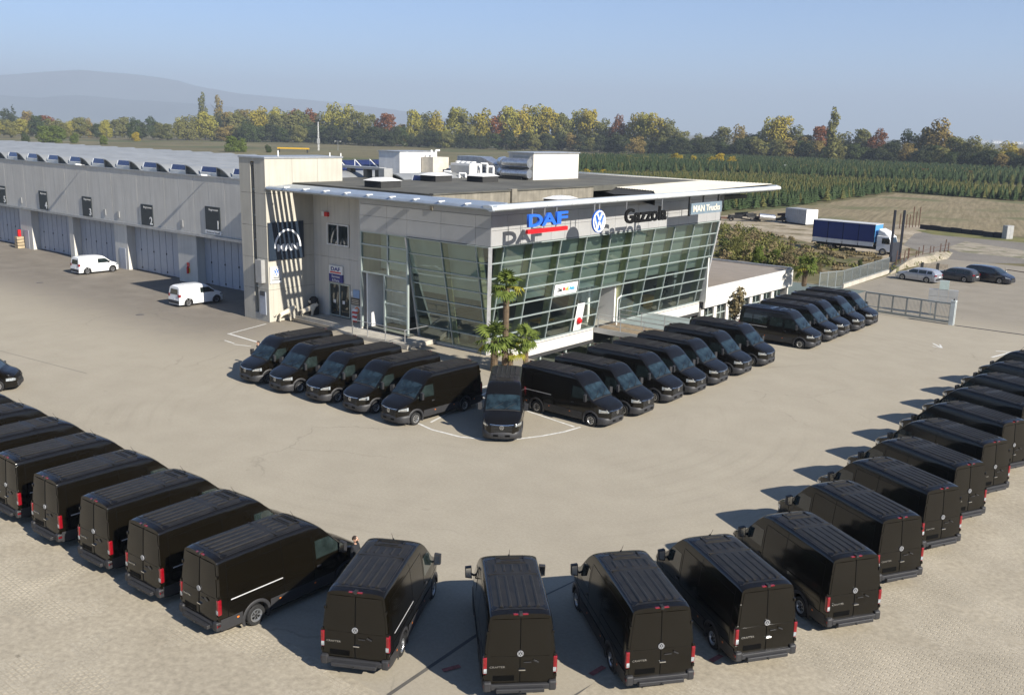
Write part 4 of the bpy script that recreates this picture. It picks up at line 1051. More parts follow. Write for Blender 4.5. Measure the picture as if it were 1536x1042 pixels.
# landing and ramp to the vestibule
mb = FB(); mb.slab([Y(44.6, 45.75, 1.15), Y(44.6, 43.0, 1.15), Y(49.8, 43.0, 1.05), Y(54, 44.2, .9), Y(54, 46.2, .9), Y(51.0, 46.2, 1.0), Y(51.0, 44.5, 1.15), Y(46.3, 44.5, 1.15), Y(46.3, 45.75, 1.15)], (0, 0, -.3)); o = mb.build('landing', concm, sr); recalc(o)
rl = FB()
pp = [Y(44.9, 43.1, 1.1), Y(46.8, 43.1, 1.1), Y(48.6, 43.1, 1.08), Y(50.4, 43.3, 1.0)]
for p in pp: rl.cyl(p, p + Vector((0, 0, 1.0)), .035, .035, 6)
for h in (.5, 1.0): rl.tube([p + Vector((0, 0, h)) for p in pp], .03, 6)
rl.tube([Y(44.9, 43.1, 2.1), Y(44.9, 45.6, 2.1)], .03); rl.build('railing', railm, sr)
# roof decks
mb = MB(); mb.ab(39.35, 46.2, 47.0, 84.5, 9.6, 9.72) if False else mb.ab(41.4, 46.2, 47.4, 84.5, 9.4, 9.72); mb.ab(39.3, 41.4, 46.95, 84.5, 10.335, 10.42); mb.build('lower_roof_deck', feltm, sr)
mb = MB()
mb.ab(46.45, 61.45, 46.96, 84.5, 10.36, 10.80); mb.build('upper_roof_deck', feltm, sr)
mb = MB(); mb.ab(61.45, 75, 52.2, 78.5, 9.9, 10.79); mb.build('rear_roof_deck', feltm, sr)
mb = MB(); mb.ab(46.2, 46.45, 46.96, 66.0, 9.72, 10.74); mb.build('deck_upstand', curbm, sr)
mb = MB(); mb.ab(46.1, 46.5, 46.96, 66.0, 10.74, 10.84); mb.build('upstand_cap', feltm, sr)
mb = MB(); mb.ab(46.0, 46.5, 55.2, 55.8, 9.72, 10.9); mb.build('deck_pier', curbm, sr)
mb = MB(); mb.ab(46.5, 75, 84.5, 84.7, 0, 10.4); mb.ab(74.8, 75, 78.5, 84.5, 0, 10.0); mb.build('rear_wall', wallm, sr)
# eaves: rolled white edge on the right, zinc blades on the left
ev = MB(); prof = [(38.78, 10.28), (38.62, 10.30), (38.55, 10.40), (38.57, 10.54), (38.68, 10.62), (38.9, 10.66), (39.35, 10.62), (39.35, 10.5)]
seg = np.linspace(44.42, 85.6, 16)
for k in range(15):
    e = MB(); e.slab([Y(aa, seg[k] + .012, z) for aa, z in prof], (0, seg[k + 1] - seg[k] - .024, 0)); eo = e.build('eave_section', eavem, sr, smooth=50); recalc(eo)
lseg = np.linspace(38.56, 61.5, 11)
prof = [(44.6, 10.28), (44.48, 10.34), (44.42, 10.42), (44.46, 10.53), (44.58, 10.60), (44.9, 10.62), (44.9, 10.5)]
for k in range(10):
    e = MB(); e.slab([Y(lseg[k] + .012, b_, z) for b_, z in prof], (-(lseg[k + 1] - lseg[k] - .024), 0, 0)); eo = e.build('eave_section', eaveb, sr, smooth=50); recalc(eo)
    if k > 0:
        e = MB(); e.ab(lseg[k] - .06, lseg[k] + .06, 44.4, 44.95, 10.585, 10.66); e.build('eave_bracket', wht, sr)
for k, b_ in enumerate((45.0, 45.44, 45.88, 46.32)):
    e = MB(); z = 10.5 + .035 * k
    e.slab([Y(39.2, b_ + .03, z), Y(39.2, b_ + .30, z + .05), Y(39.2, b_ + .30, z + .09), Y(39.2, b_ + .03, z + .04)], (-(61.5 - 39.2), 0, 0)); eo = e.build('louvre_blade', eaveb, sr); recalc(eo)
for x_ in (47.3, 50.2):
    e = MB(); e.beam(Y(x_, 44.6, 10.4), Y(x_, 46.9, 10.46), .55, .12); e.build('louvre_bearer', framem, sr)
mb = MB(); mb.ab(39.0, 61.5, 46.95, 49.2, 10.2, 10.33); mb.ab(38.95, 42.0, 49.2, 85.4, 10.2, 10.33); mb.ab(38.95, 39.2, 44.8, 46.95, 10.2, 10.33); mb.build('soffit', fasm, sr)
# far wing of the roof with corrugated sheeting
wg = MB(); wg.slab([Y(39.3, 74.2, 10.38), Y(39.3, 85.5, 10.38), Y(61, 84.6, 10.38), Y(61, 74.2, 10.38)], (0, 0, .1)); o = wg.build('wing_soffit', fasm, sr); recalc(o)
def wing_front(aa): return interp([(39.3, 64.5), (41.8, 68.3), (51.4, 71.0), (55.3, 73.4), (61, 83.0)], aa)
cs = MB(); aa = 39.4; k = 0; vs = []; 
while aa < 61:
    bf = wing_front(aa); z = 10.55 + (.055 if k % 2 else 0)
    vs += [Y(aa, bf, z - .0), Y(aa, 85.5 - (aa - 39.3) * .04, z + .22)]; aa += .16; k += 1
cs.add(vs, [(2 * i, 2 * i + 2, 2 * i + 3, 2 * i + 1) for i in range(k - 1)]); o = cs.build('corrugated_sheeting', corrm, sr); recalc(o)
ed = MB(); ed.beam(Y(39.0, 85.6, 10.6), Y(61.2, 84.6, 10.85), .25, .2); ed.build('rear_eave', eavem, sr)
ed = MB(); ed.slab([Y(a_, wing_front(a_) - .02, 9.72) for a_ in (39.4, 41.8, 51.4, 55.3)] + [Y(a_, wing_front(a_) - .02, 10.5) for a_ in (55.3, 51.4, 41.8, 39.4)], (0, .05, 0)); o = ed.build('wing_upstand', gapm, sr); recalc(o)
# entrance bay and footbridge over the court
mb = FB(); mb.ab(41.6, 41.66, 57.9, 60.7, 1.0, 4.0); mb.build('entrance_glass', annexg, sr)
mb = FB(); mb.ab(40.0, 41.6, 60.55, 60.72, .95, 4.0); mb.ab(39.6, 41.6, 57.82, 60.7, 3.95, 4.1); mb.build('entrance_reveal', wht, sr)
mb = FB(); mb.cyl(Y(41.2, 58.8, 1.0), Y(41.2, 58.8, 4.0), .12, .12, 10); mb.build('entrance_column', wht, sr)
fbz = .92
mb = FB()
br = ything('footbridge', 'timber decked footbridge with steel railings to the showroom entrance', 'footbridge', 39, 62.6)
for k in range(28):
    x_ = 39.85 - k * .25; mb = FB(); mb.ab(x_ - .22, x_, 57.9, 60.7, fbz - .06, fbz); mb.build('deck_board', deckm, br)
mb = FB(); mb.ab(33, 39.9, 57.8, 57.95, fbz - .35, fbz + .02); mb.ab(33, 39.9, 60.65, 60.8, fbz - .35, fbz + .02); mb.build('edge_beam', fasm, br)
mb = FB(); mb.slab([Y(39.9, 60.9, fbz), Y(33.6, 60.9, fbz), Y(33.6, 64.4, fbz), Y(36.0, 66.2, fbz), Y(39.9, 66.2, fbz)], (0, 0, -.12)); o = mb.build('glass_platform', framem, br); recalc(o)
for b_ in (57.88, 60.74):
    r_ = FB(); pts = [Y(x_, b_, fbz) for x_ in (39.6, 37.6, 35.6, 33.4)]
    for p in pts: r_.cyl(p, p + Vector((0, 0, 1.05)), .035, .035, 6)
    for h in (.35, .7, 1.05): r_.tube([pts[0] + Vector((0, 0, h)), pts[-1] + Vector((0, 0, h))], .025, 6)
    r_.build('railing', railm, br)
mb = FB(); mb.tube([Y(39.3, 59.9, fbz), Y(39.3, 59.9, fbz + 2.0), Y(39.3, 60.4, fbz + 2.2)], .05, 8); mb.build('entry_post', wht, br)

# ------------------------------------------------------------------ low annex
ax = ything('low_annex', 'low flat roofed annex with a white panelled fascia beside the showroom', 'annex', 41.7, 88)
AF, AB0, AB1 = 41.7, 78.0, 97.2
mb = MB(); mb.ab(AF + .12, 70, AB0, AB1 - .3, 1.1, 1.34); mb.build('roof', mat('gravel_roof', (.24, .205, .17), rough=.95, var=.1, scale=.8, bump=.2), ax)
x = AB0
while x < AB1 - .1:
    e = min(x + 2.14, AB1)
    for z0, z1 in ((-.45, .45), (.45, 1.45)):
        mb = MB(); mb.ab(AF - .1, AF + .06, x + .01, e - .01, z0 + .01, z1 - .01); mb.build('fascia_panel', plinm, ax)
    x = e
mb = MB(); mb.ab(AF, 70, AB1, AB1 + .2, -.45, 1.45); mb.build('end_fascia', plinm, ax)
mb = MB(); mb.ab(AF + .07, AF + .2, AB0, AB1, -.5, 1.4); mb.build('fascia_core', gapm, ax)
mb = MB(); mb.ab(AF + .1, 70, AB1 - .3, AB1 - .003, 1.3, 1.55); mb.ab(69.8, 70.2, AB0, AB1, 0, 1.5); mb.build('parapet', capm, ax)
for s in np.arange(AB0 + .4, AB1 - 1.5, 2.5):
    mb = MB(); mb.ab(AF + .3, AF + .6, s - .3, s + .3, -2.6, -.5); mb.build('pillar', plinm, ax)
    mb = MB(); mb.ab(AF + .46, AF + .5, s + .3, s + 2.2, -2.5, -.5); wv = mb.build('window', annexg, ax)
    mb = MB(); mb.ab(AF + .4, AF + .47, s + 1.2, s + 1.3, -2.5, -.5); mb.ab(AF + .4, AF + .47, s + .3, s + 2.2, -1.45, -1.35); mb.build('window_bars', framem, wv)
mb = MB(); mb.ab(AF + 3, AF + 3.2, AB0, AB1, -2.6, 1.0); mb.build('back_wall', inm, ax)
mb = MB(); mb.ab(AF + .3, 70, AB1 - .25, AB1 - .01, -2.6, -.45); mb.build('end_wall', plinm, ax)

# ------------------------------------------------------------------ plant on the roof
RZ = 10.8
t = ything('plant_room', 'big white plant cabin on the roof next to the tower', 'plant cabin', 65.8, 63.7, None, RZ)
mb = MB(); mb.ab(64.8, 67.6, 61.6, 66.2, RZ - .02, 12.98); mb.build('cabin', unitw, t)
for s, e in ((62.9, 63.5), (63.5, 64.1)): mb = MB(); mb.ab(64.76, 64.8, s + .02, e - .02, RZ + .05, 12.85); mb.build('door', wht, t)
mb = MB(); mb.ab(64.72, 67.68, 61.52, 66.28, 12.98, 13.06); mb.build('cabin_roof', capm, t)
t = ything('boiler_cabinet', 'beige boiler cabinet with two flue pipes, right of the white cabin', 'cabinet', 64, 65.3, None, RZ)
mb = MB(); mb.ab(63.2, 64.7, 64.3, 66.4, RZ, 12.55); mb.build('cabinet', mat('beige_cladding', (.55, .50, .42), rough=.6, streak=.08), t)
for b_, dx in ((64.8, 0), (65.4, .45)):
    mb = MB(); mb.cyl(Y(63.9, b_, 12.5), Y(63.9, b_, 13.2), .09, .09, 8)
    if dx: mb.cyl(Y(63.9, b_, 13.15), Y(63.9, b_ + dx, 13.15), .09, .09, 8)
    mb.build('flue', wht, t)
t = ything('condenser_unit', 'white condenser with four fans on top, right of the beige cabinet', 'condenser', 61, 66, None, RZ)
mb = MB(); mb.ab(59.7, 62.1, 65.5, 66.9, RZ + .15, 12.1); mb.build('casing', unitw, t)
for k in range(4): mb = MB(); mb.lathe([(0, .26), (.16, .27), (.16, .2), (.02, .2)], Y(62.0 - .62 * k - .25, 66.2, 12.1), (0, 0, 1), 14); mb.build('fan_collar', wht, t)
mb = MB(); mb.ab(59.75, 62.05, 65.46, 65.5, RZ + .3, 11.9); mb.build('coil_grille', unitg, t)
mb = MB(); mb.ab(59.8, 62.0, 65.55, 66.8, RZ, RZ + .15); mb.build('feet', unitg, t)
t = ything('pipe_loop', 'white insulated pipes looping out of the roof by the condenser', 'pipes', 59, 66.5, None, RZ)
for k, (x_, b_, h) in enumerate(((59.3, 66.6, 1.3), (58.9, 67.0, 1.05), (60.4, 64.9, .4), (62.3, 64.9, .5))):
    mb = MB(); mb.tube([Y(x_, b_, RZ), Y(x_, b_, RZ + h), Y(x_ - .6, b_ + .2, RZ + h), Y(x_ - .6, b_ + .2, RZ + .05)], .1, 8); mb.build('pipe', wht, t)
t = ything('air_handler', 'grey metal air handling unit with a sloped duct on the roof', 'air handler', 61, 70, None, RZ)
mb = MB(); mb.ab(61.9, 65, 69.5, 71.2, RZ + .3, 12.6); mb.ab(58.4, 60.5, 69.0, 70.5, RZ + .1, 11.9); mb.build('casing', ductm, t)
mb = MB(); mb.slab([Y(61.9, 69.5, 12.6), Y(61.9, 71.0, 12.6), Y(60.2, 71.0, 12.0), Y(60.2, 69.5, 12.0)], (0, 0, -.8)); o = mb.build('sloped_duct', ductm, t); recalc(o)
for k in range(3): mb = MB(); mb.ab(58.36, 58.4, 69.1 + k * .45, 69.45 + k * .45, RZ + .2, 11.8); mb.build('access_panel', unitg, t)
t = ything('twin_duct', 'two shiny round air ducts one above the other, entering the right roof cabin', 'duct', 57, 68, None, RZ)
for z in (11.35, 12.3): mb = MB(); mb.tube([Y(59.6, 70.2, z), Y(58.6, 68.6, z), Y(57.6, 67.9, z), Y(54.6, 67.9, z)], .42, 16); mb.build('duct', ductm, t, smooth=60)
mb = MB(); mb.ab(55.2, 58.6, 67.5, 68.2, RZ, RZ + .25); mb.build('duct_stand', gapm, t)
t = ything('roof_cabin', 'cream panelled cabin at the right end of the roof', 'plant cabin', 56, 72, None, RZ)
mb = MB(); mb.ab(54.5, 57.4, 68.3, 75.2, RZ - .02, 13.15); mb.build('cabin', mat('cream_panel', (.66, .62, .55), rough=.6, streak=.12, var=.06), t)
mb = MB(); mb.ab(54.4, 57.5, 68.2, 75.3, 13.15, 13.25); mb.build('cabin_roof', capm, t)
mb = MB(); mb.ab(57.38, 57.42, 70.2, 71.4, 11, 13.0); mb.ab(54.9, 56.9, 68.26, 68.3, 11.5, 12.9); mb.build('louvre', unitg, t)
for (c, l) in (((53.6, 49.2), 'white domed rooflight nearest the left eave'), ((57.6, 59), 'white rooflight in front of the beige cabinet'), ((55, 62), 'white rooflight in front of the condenser'), ((48.5, 58.8), 'white rooflight on the lower roof strip')):
    z = RZ if c[0] > 50 else 9.72
    t = ything('rooflight', l, 'rooflight', c[0], c[1], 'rooflights', z)
    h = .5 if z > 10 else .55
    if z < 10: c = (43.2, 57.6); t.location = W(c[0], c[1], z); ROOT_OFF[t.name] = (-c[0], c[1], z)
    mb = MB(); mb.ab(c[0] - .9, c[0] + .9, c[1] - 1.0, c[1] + 1.0, z - .02, z + h); mb.build('kerb', gapm, t)
    mb = MB(); pts = [Y(c[0] + s * 1.0, c[1] + q * 1.1, z + h) for s, q in ((1, -1), (-1, -1), (-1, 1), (1, 1))]; top = [Y(c[0] + s * .45, c[1] + q * .5, z + h + .22) for s, q in ((1, -1), (-1, -1), (-1, 1), (1, 1))]
    mb.add(pts + top, [(4, 5, 6, 7), (0, 1, 5, 4), (1, 2, 6, 5), (2, 3, 7, 6), (3, 0, 4, 7), (3, 2, 1, 0)]); o = mb.build('dome', unitw, t); recalc(o)
t = ything('pipe_tray', 'low grey cable tray and boxes on the roof beside the tower', 'cable tray', 66, 57.5, None, RZ)
mb = MB(); mb.ab(62.5, 72, 57.0, 57.8, RZ + .75, 11.75); mb.build('tray', unitg, t)
for x_ in (62.7, 64.2, 66.4, 68.4, 70.4): mb = MB(); mb.ab(x_, x_ + .5, 57.1, 57.7, RZ - .02, RZ + .75); mb.build('tray_leg', curbm, t)
mb = MB(); mb.ab(61.8, 62.5, 56.9, 57.9, RZ - .02, 11.7); mb.build('end_box', unitg, t)
t = ything('solar_array', 'row of blue solar panels on white struts behind the tower', 'solar panels', 70.5, 62, None, RZ)
for k in range(4):
    b_ = 58.6 + k * 1.9
    mb = MB(); mb.slab([Y(69.5, b_ - .8, 11.2), Y(69.5, b_ + .8, 11.2), Y(70.7, b_ + .8, 12.0), Y(70.7, b_ - .8, 12.0)], (.04, 0, .06)); o = mb.build('solar_panel', pvm, t); recalc(o)
    mb = MB(); mb.beam(Y(69.4, b_ + .9, 11.15), Y(70.8, b_ + .9, 12.1), .07, .07); mb.beam(Y(69.4, b_ - .3, RZ - .02), Y(69.4, b_ - .3, 12.1), .05, .05); mb.build('strut', wht, t)
mb = MB(); mb.ab(69.0, 69.3, 57.6, 66, RZ - .02, 11.15); mb.build('kerb', eavem, t)

# ------------------------------------------------------------------ signs on the facades
XR = (0, 1, 0); XL = (1, 0, 0)                      # reading directions on the right and left facades
def facesign(name, label, a, b, z, group=None): return ything(name, label, 'sign', a, b, group, z)
t = facesign('letter_sign', 'blue block letters over a red bar on the right fascia', 38.6, 50.1, 9)
SA = 38.62                                          # the letters hang in line with the roof edge
for k, (ch, b0, b1, zb, zt_) in enumerate((('D', 48.0, 49.45, 9.12, 9.92), ('A', 49.35, 51.0, 9.16, 9.9), ('F', 51.0, 52.2, 9.22, 9.88))):
    me = lettering('letter', ch, letb, t, Y(SA, (b0 + b1) / 2, (zb + zt_) / 2), XR, .82, b1 - b0, .09, .03)
mb = MB(); mb.ab(SA - .1, SA + .1, 47.9, 52.2, 8.68, 8.95); mb.build('red_bar', letr, t)
mb = MB()
for b_ in (48.6, 49.9, 51.2): mb.ab(SA + .12, SA + .2, b_ - .03, b_ + .03, 8.8, 10.3)
tag(mb.build('bracket', railm, t), kind='stuff')
t = facesign('round_sign', 'round blue and white emblem between the blue letters and the black name', 38.3, 55.9, 8.3)
emblem('emblem', t, Y(38.6, 55.85, 9.05), XR, .76, m_face=wht, m_ring=letb, off=ROOT_OFF[t.name], th=.14)
mb = MB(); mb.lathe([(.0, .74), (.0, .80), (.1, .80), (.1, .74)], Y(38.6, 55.85, 9.05), (1, 0, 0), 28); mb.build('rim', letb, t)
mb = MB(); mb.ab(38.7, 38.78, 55.5, 55.58, 9.0, 10.3); mb.ab(38.7, 38.78, 56.1, 56.18, 9.0, 10.3); mb.build('bracket', railm, t)
t = facesign('name_sign', 'black free standing letters of the name on the right fascia', 38.6, 62.2, 9)
lettering('lettering', 'Gazzola', letk, t, Y(38.6, 62.2, 9.2), XR, 1.12, 5.9, .06, .03)
mb = MB(); mb.ab(38.7, 38.76, 59.6, 59.66, 9.1, 10.3); mb.ab(38.7, 38.76, 64.6, 64.66, 9.1, 10.3); tag(mb.build('bracket', railm, t), kind='stuff')
t = facesign('board_sign', 'slate blue board with cream letters at the far end of the right fascia', 38.5, 71.6, 9)
mb = MB(); mb.ab(38.6, 38.75, 69.0, 74.2, 8.82, 9.72); mb.build('board', slateb, t)
lettering('lettering', 'MAN Trucks', cream, t, Y(38.6, 71.6, 9.27), XR, .52, 4.5, .02, .01)
mb = MB(); mb.ab(38.76, 38.9, 69.0, 69.15, 8.7, 10.3); mb.ab(38.76, 38.9, 71.3, 71.4, 9.0, 10.3); mb.ab(38.76, 38.9, 73.9, 74.0, 9.0, 10.3); mb.build('bracket', gapm, t)
TAF = TA0
t = facesign('tower_sign', 'big dark blue square sign with a white arch on the sunlit tower side', TAF, 46.2, 4.9)
mb = MB(); mb.ab(TAF - .16, TAF - .012, 44.5, 47.85, 4.88, 7.8); mb.build('board', navys, t)
mb = MB(); n = 20; cc = Y(TAF - .17, 46.25, 5.8); g = []
for i in range(n + 1):
    an = math.pi * i / n; e = Vector((0, math.cos(an), math.sin(an))); r = 1.28; sy = 1.0
    g.append([cc + Vector((h, e.y * q, e.z * q * 1.14)) for q, h in ((r, 0), (r, .04), (r - .14, .04), (r - .14, 0))])
VB._grid(mb, g, 1, 0); o = mb.build('arch', logo_w, t); recalc(o)
lettering('lettering', 'MAN', logo_w, t, Y(TAF - .17, 46.25, 5.82), XR, .56, 2.0, .03, .04)
t = facesign('panel_sign', 'small pale panel with a round emblem under the dark tower sign', TAF, 45.1, 3)
mb = MB(); mb.ab(TAF - .08, TAF - .01, 44.56, 45.66, 3.05, 4.4); mb.build('board', mat('pale_panel', (.5, .5, .49), rough=.5), t)
emblem('emblem', t, Y(TAF - .085, 45.13, 3.95), XR, .3, m_face=wht, m_ring=letb, off=ROOT_OFF[t.name], th=.04)
lettering('lettering', 'Veicoli', bayb, t, Y(TAF - .085, 45.13, 3.5), XR, .12, .5, .01)
lettering('lettering', 'Commerciali', bayb, t, Y(TAF - .085, 45.13, 3.33), XR, .12, .85, .01)
mb = MB(); mb.ab(TAF - .09, TAF - .08, 44.6, 45.62, 3.1, 3.24); mb.build('strip', wht, t)
t = facesign('service_sign', 'white and blue sign above the courtyard glass door', 58.75, 48.95, 3)
mb = MB(); mb.ab(57.93, 59.56, 48.82, 48.94, 3.72, 4.38); mb.build('upper_board', wht, t)
mb = MB(); mb.ab(57.93, 59.56, 48.82, 48.94, 3.08, 3.715); mb.build('lower_board', letn, t)
lettering('lettering', 'DAF', letn, t, Y(58.75, 48.82, 4.12), XL, .3, 1.1, .015, .03)
mb = MB(); mb.ab(58.1, 59.4, 48.80, 48.82, 3.8, 3.9); mb.build('red_bar', letr, t)
lettering('lettering', 'Service', wht, t, Y(58.75, 48.82, 3.52), XL, .2, .95, .01, .005); lettering('lettering', '& Parts', wht, t, Y(58.75, 48.82, 3.22), XL, .2, .85, .01, .005)
t = facesign('alarm_box', 'small red and white alarm box high on the courtyard wall', 59.8, 48.95, 8.2)
mb = MB(); mb.ab(59.55, 59.95, 48.75, 48.95, 8.2, 8.55); mb.build('red_half', letr, t)
mb = MB(); mb.ab(59.95, 60.3, 48.78, 48.95, 8.2, 8.55); mb.build('grey_half', wht, t)
t = facesign('notice_plate', 'blue notice plate beside the courtyard glass door', 56.4, 48.95, 2)
mb = MB(); mb.ab(56.05, 56.75, 48.88, 48.95, 2.1, 2.72); mb.build('plate', mat('notice_blue', (.25, .38, .6), rough=.5), t)
mb = MB(); mb.ab(56.85, 57.05, 48.9, 48.95, 2.2, 2.55); mb.build('white_notice', wht, t)
t = facesign('hours_plate', 'dark brown plate with lines of text by the courtyard glass door', 56.4, 48.95, 1.5)
mb = MB(); mb.ab(55.97, 57.0, 48.88, 48.95, 1.5, 2.05); mb.build('plate', mat('brown_plate', (.07, .055, .04), rough=.6), t)
for k in range(3): mb = MB(); mb.ab(56.1, 56.9, 48.865, 48.88, 1.6 + k * .14, 1.65 + k * .14); mb.build('text_line', cream, t)
t = facesign('round_plate', 'round orange and white plate lowest beside the courtyard glass door', 56.3, 48.95, .8)
mb = MB(); mb.ab(56.0, 56.6, 48.9, 48.95, .85, 1.4); mb.build('plate', wht, t)
mb = MB(); mb.lathe([(0, .17), (.02, .17), (.02, .27), (0, .27)], Y(56.3, 48.89, 1.12), (0, -1, 0), 20); mb.build('orange_ring', lampor, t)
t = facesign('window_banner', 'white banner with coloured letters on the right facade glass', 41.7, 56, 3)
ba = lambda z: la(z) - .07
mb = FB(); mb.slab([Y(ba(4.06), 51.95, 4.06), Y(ba(4.06), 54.62, 4.06), Y(ba(4.85), 54.62, 4.85), Y(ba(4.85), 51.95, 4.85)], (-.02, 0, 0)); o = mb.build('banner', wht, t); recalc(o)
yel = mat('letter_yellow', (.75, .5, .02)); grn = mat('letter_green', (.05, .4, .12)); cyn = mat('letter_cyan', (.02, .35, .6))
for k, (s, m_, b_, w_) in enumerate((('Das', bayb, 52.55, .5), ('W', letr, 53.03, .3), ('el', yel, 53.32, .22), ('t', grn, 53.52, .12), ('Auto.', cyn, 53.98, .7))):
    lettering('lettering', s, m_, t, FY(ba(4.46) - .03, b_, 4.46), XR, .3, w_, .01, .01)
t = facesign('window_poster', 'tall white poster with a red figure left of the entrance glass', 42.1, 58.7, .2)
mb = FB(); mb.slab([Y(la(1.05) - .07, 55.1, 1.05), Y(la(1.05) - .07, 56.0, 1.05), Y(la(3.1) - .07, 56.0, 3.1), Y(la(3.1) - .07, 55.1, 3.1)], (-.02, 0, 0)); o = mb.build('poster', wht, t); recalc(o)
mb = FB(); mb.lathe([(-.25, .02), (-.1, .2), (.1, .25), (.25, .12), (.3, .02)], Y(la(1.8) - .12, 55.55, 1.75), (0, 0, 1), 12); mb.build('red_figure', letr, t)
# showroom exhibits seen through the glass

# ------------------------------------------------------------------ the vans
van = make_van()
first = [True]
def put(x, y, deg, label, group):
    o = place_van(van, first[0], x, y, deg, label, group); first[0] = False; return o
GE = 'dark vans nosed out along the left showroom front'
HB = math.degrees(math.atan2(-BX.y, -BX.x)); HA = math.degrees(math.atan2(-AX.y, -AX.x))
ords = ['leftmost', 'second', 'third', 'fourth', 'fifth', 'sixth', 'seventh', 'eighth', 'ninth', 'tenth', 'eleventh']
for i, (a, b) in enumerate(((47.31, 38.43), (44.34, 38.40), (41.21, 38.60), (38.15, 38.72), (35.11, 38.73))):
    w = W(a, b); lb = ['dark brown van nearest the concrete tower, nose to the yard', 'dark van parked second from the concrete tower, nose outward', 'dark van in the middle of the five before the left showroom front', 'dark van second from the corner van, before the left showroom front', 'dark van just left of the corner van, front wheel in full sun'][i]
    put(w.x, w.y, HB - 2, lb, GE)
put(-.22, 51.16, 268.1, 'dark van alone at the glass corner below the palms, nose to the camera', 'dark vans nosed out at the showroom corner')
GG = 'dark vans nosed out along the right showroom front'
for i, (a, b) in enumerate(((32.5, 40.88), (32.35, 43.75), (32.5, 47.2), (32.42, 49.82), (32.46, 52.7), (32.49, 56.06), (32.5, 59.56))):
    w = W(a, b); lb = ['dark van just right of the corner van, whole flank showing'] + ['dark van %s to the right of the corner van, nose outward' % q for q in ('second', 'third', 'fourth', 'fifth', 'sixth')] + ['dark van at the far right end of the seven by the footbridge']
    put(w.x, w.y, HA, (lb)[i], GG)
GK = 'dark vans nosed out before the low annex'
for i, (a, b) in enumerate(((32.4, 70.5), (32.45, 73.1), (32.35, 76.1), (32.4, 79.2))):
    w = W(a, b); put(w.x, w.y, HA, ['dark van second from the left before the low annex', 'dark van in the middle of the five before the annex', 'dark van fourth before the annex, next but one to the gate', 'dark van closest to the sliding gate, before the annex'][i], GK)
GA = 'dark vans seen from behind in the left foreground row'
rowA = [(-9.35, 26.56, 51.3), (-11.81, 28.53, 53.0), (-14.25, 30.47, 53.0), (-16.9, 32.5, 52.6), (-19.4, 34.55, 51.8), (-21.9, 36.6, 52), (-24.4, 38.6, 52), (-26.9, 40.6, 52), (-29.4, 42.6, 52)]
lab = ['dark van at the right end of the left foreground row, sunlit flank showing'] + ['dark van %s from the right in the left foreground row, tail to the camera' % q for q in ('second', 'third', 'fourth', 'fifth')] + ['dark van cut by the left edge, %s from the right in its row' % q for q in ('sixth', 'seventh', 'eighth', 'ninth')]
for (x, y, d), l in zip(rowA, lab): put(x, y, d, l, GA)
GC = 'dark vans fanned out in the bottom centre'
put(-4.22, 24.27, 80.2, 'dark van left of bottom centre, turned slightly right, tail to the camera', GC)
put(.42, 23.27, 95.7, 'dark van lowest in the picture at bottom centre, seen square from behind', GC)
put(4.31, 23.83, 102.3, 'dark van right of bottom centre, turned slightly left, tail to the camera', GC)
GJ = 'dark vans seen from behind in the right foreground row'
rowJ = [(7.6, 25.26, 106.5), (10.9, 27.4, 108.5), (13.6, 30.6, 111), (16.3, 33.5, 114), (18.6, 36.3, 115.5), (21.1, 39.3, 117), (23.5, 42.4, 117.5), (26.0, 45.5, 118), (28.5, 48.6, 118.5), (31.0, 51.7, 119), (33.5, 54.8, 119)]
lab = ['dark van nearest in the right foreground row, its left flank in shade'] + ['dark van %s from the near end of the right foreground row' % q for q in ords[1:6]] + ['dark van %s along the right row, tail at the right edge' % q for q in ords[6:11]]
for (x, y, d), l in zip(rowJ, lab): put(x, y, d, l, GJ)
cv = make_van(windows=True)
w = W(32.35, 67.17); cv.location = w; cv.rotation_euler = (0, 0, R(HA))
tag(cv, 'dark crew van with cabin side windows, leftmost of the five before the annex', 'van', GK)

# white delivery vans by the hall doors
Bw = Body(top=[(0, 1.70), (.3, 1.80), (1.2, 1.84), (2.4, 1.80), (2.75, 1.72), (3.45, 1.18), (3.55, 1.12), (4.0, .98), (4.25, .85), (4.38, .72), (4.41, .6)],
          width=[(0, .84), (.1, .88), (3.4, .89), (3.9, .85), (4.2, .74), (4.36, .58), (4.41, .48)], sec=[(.2, .96), (.6, 1.0), (.95, .985), (1.3, .93), (1.7, .83), (1.85, .76)],
          zb=.22, crown=.09, tail=(.14, .75, .9))
def white_van(label):
    return make_car('white_van', label, 'van', Bw, 4.41, (.87, 3.55), .31, None, [(2.8, 3.42, 'windscreen')],
                    [(2.02, 3.35, lambda x: 1.06, lambda x: min(1.5, 1.06 + (3.42 - x) * .75))], white_p, rim=steel, tail=(.85, 1.1), head=(.7, .86))
for (r, f, l) in (((131.9, 411.8), (172.8, 407.5), 'white panel van farther from the tower, parked out on the asphalt'), ((283.7, 459.9), (329.7, 453.6), 'white panel van nearer the tower, its nose in the tower shade')):
    v_ = white_van(l); p, q = at(*r), at(*f); d = (q - p).normalized(); n = Vector((-d.y, d.x, 0))
    o = p - d * .87 + n * .87; v_.location = (o.x, o.y, 0); v_.rotation_euler = (0, 0, math.atan2(d.y, d.x)); v_['group'] = 'white vans by the hall doors'
    g = MB(); zz = lambda z: Bw.shift(0, z) - .01
    g.quad([(zz(1.05), .6, 1.05), (zz(1.05), -.6, 1.05), (zz(1.5), -.52, 1.5), (zz(1.5), .52, 1.5)]); g.build('rear_window', sideg, v_); recalc(KIDS[v_.name][-1])
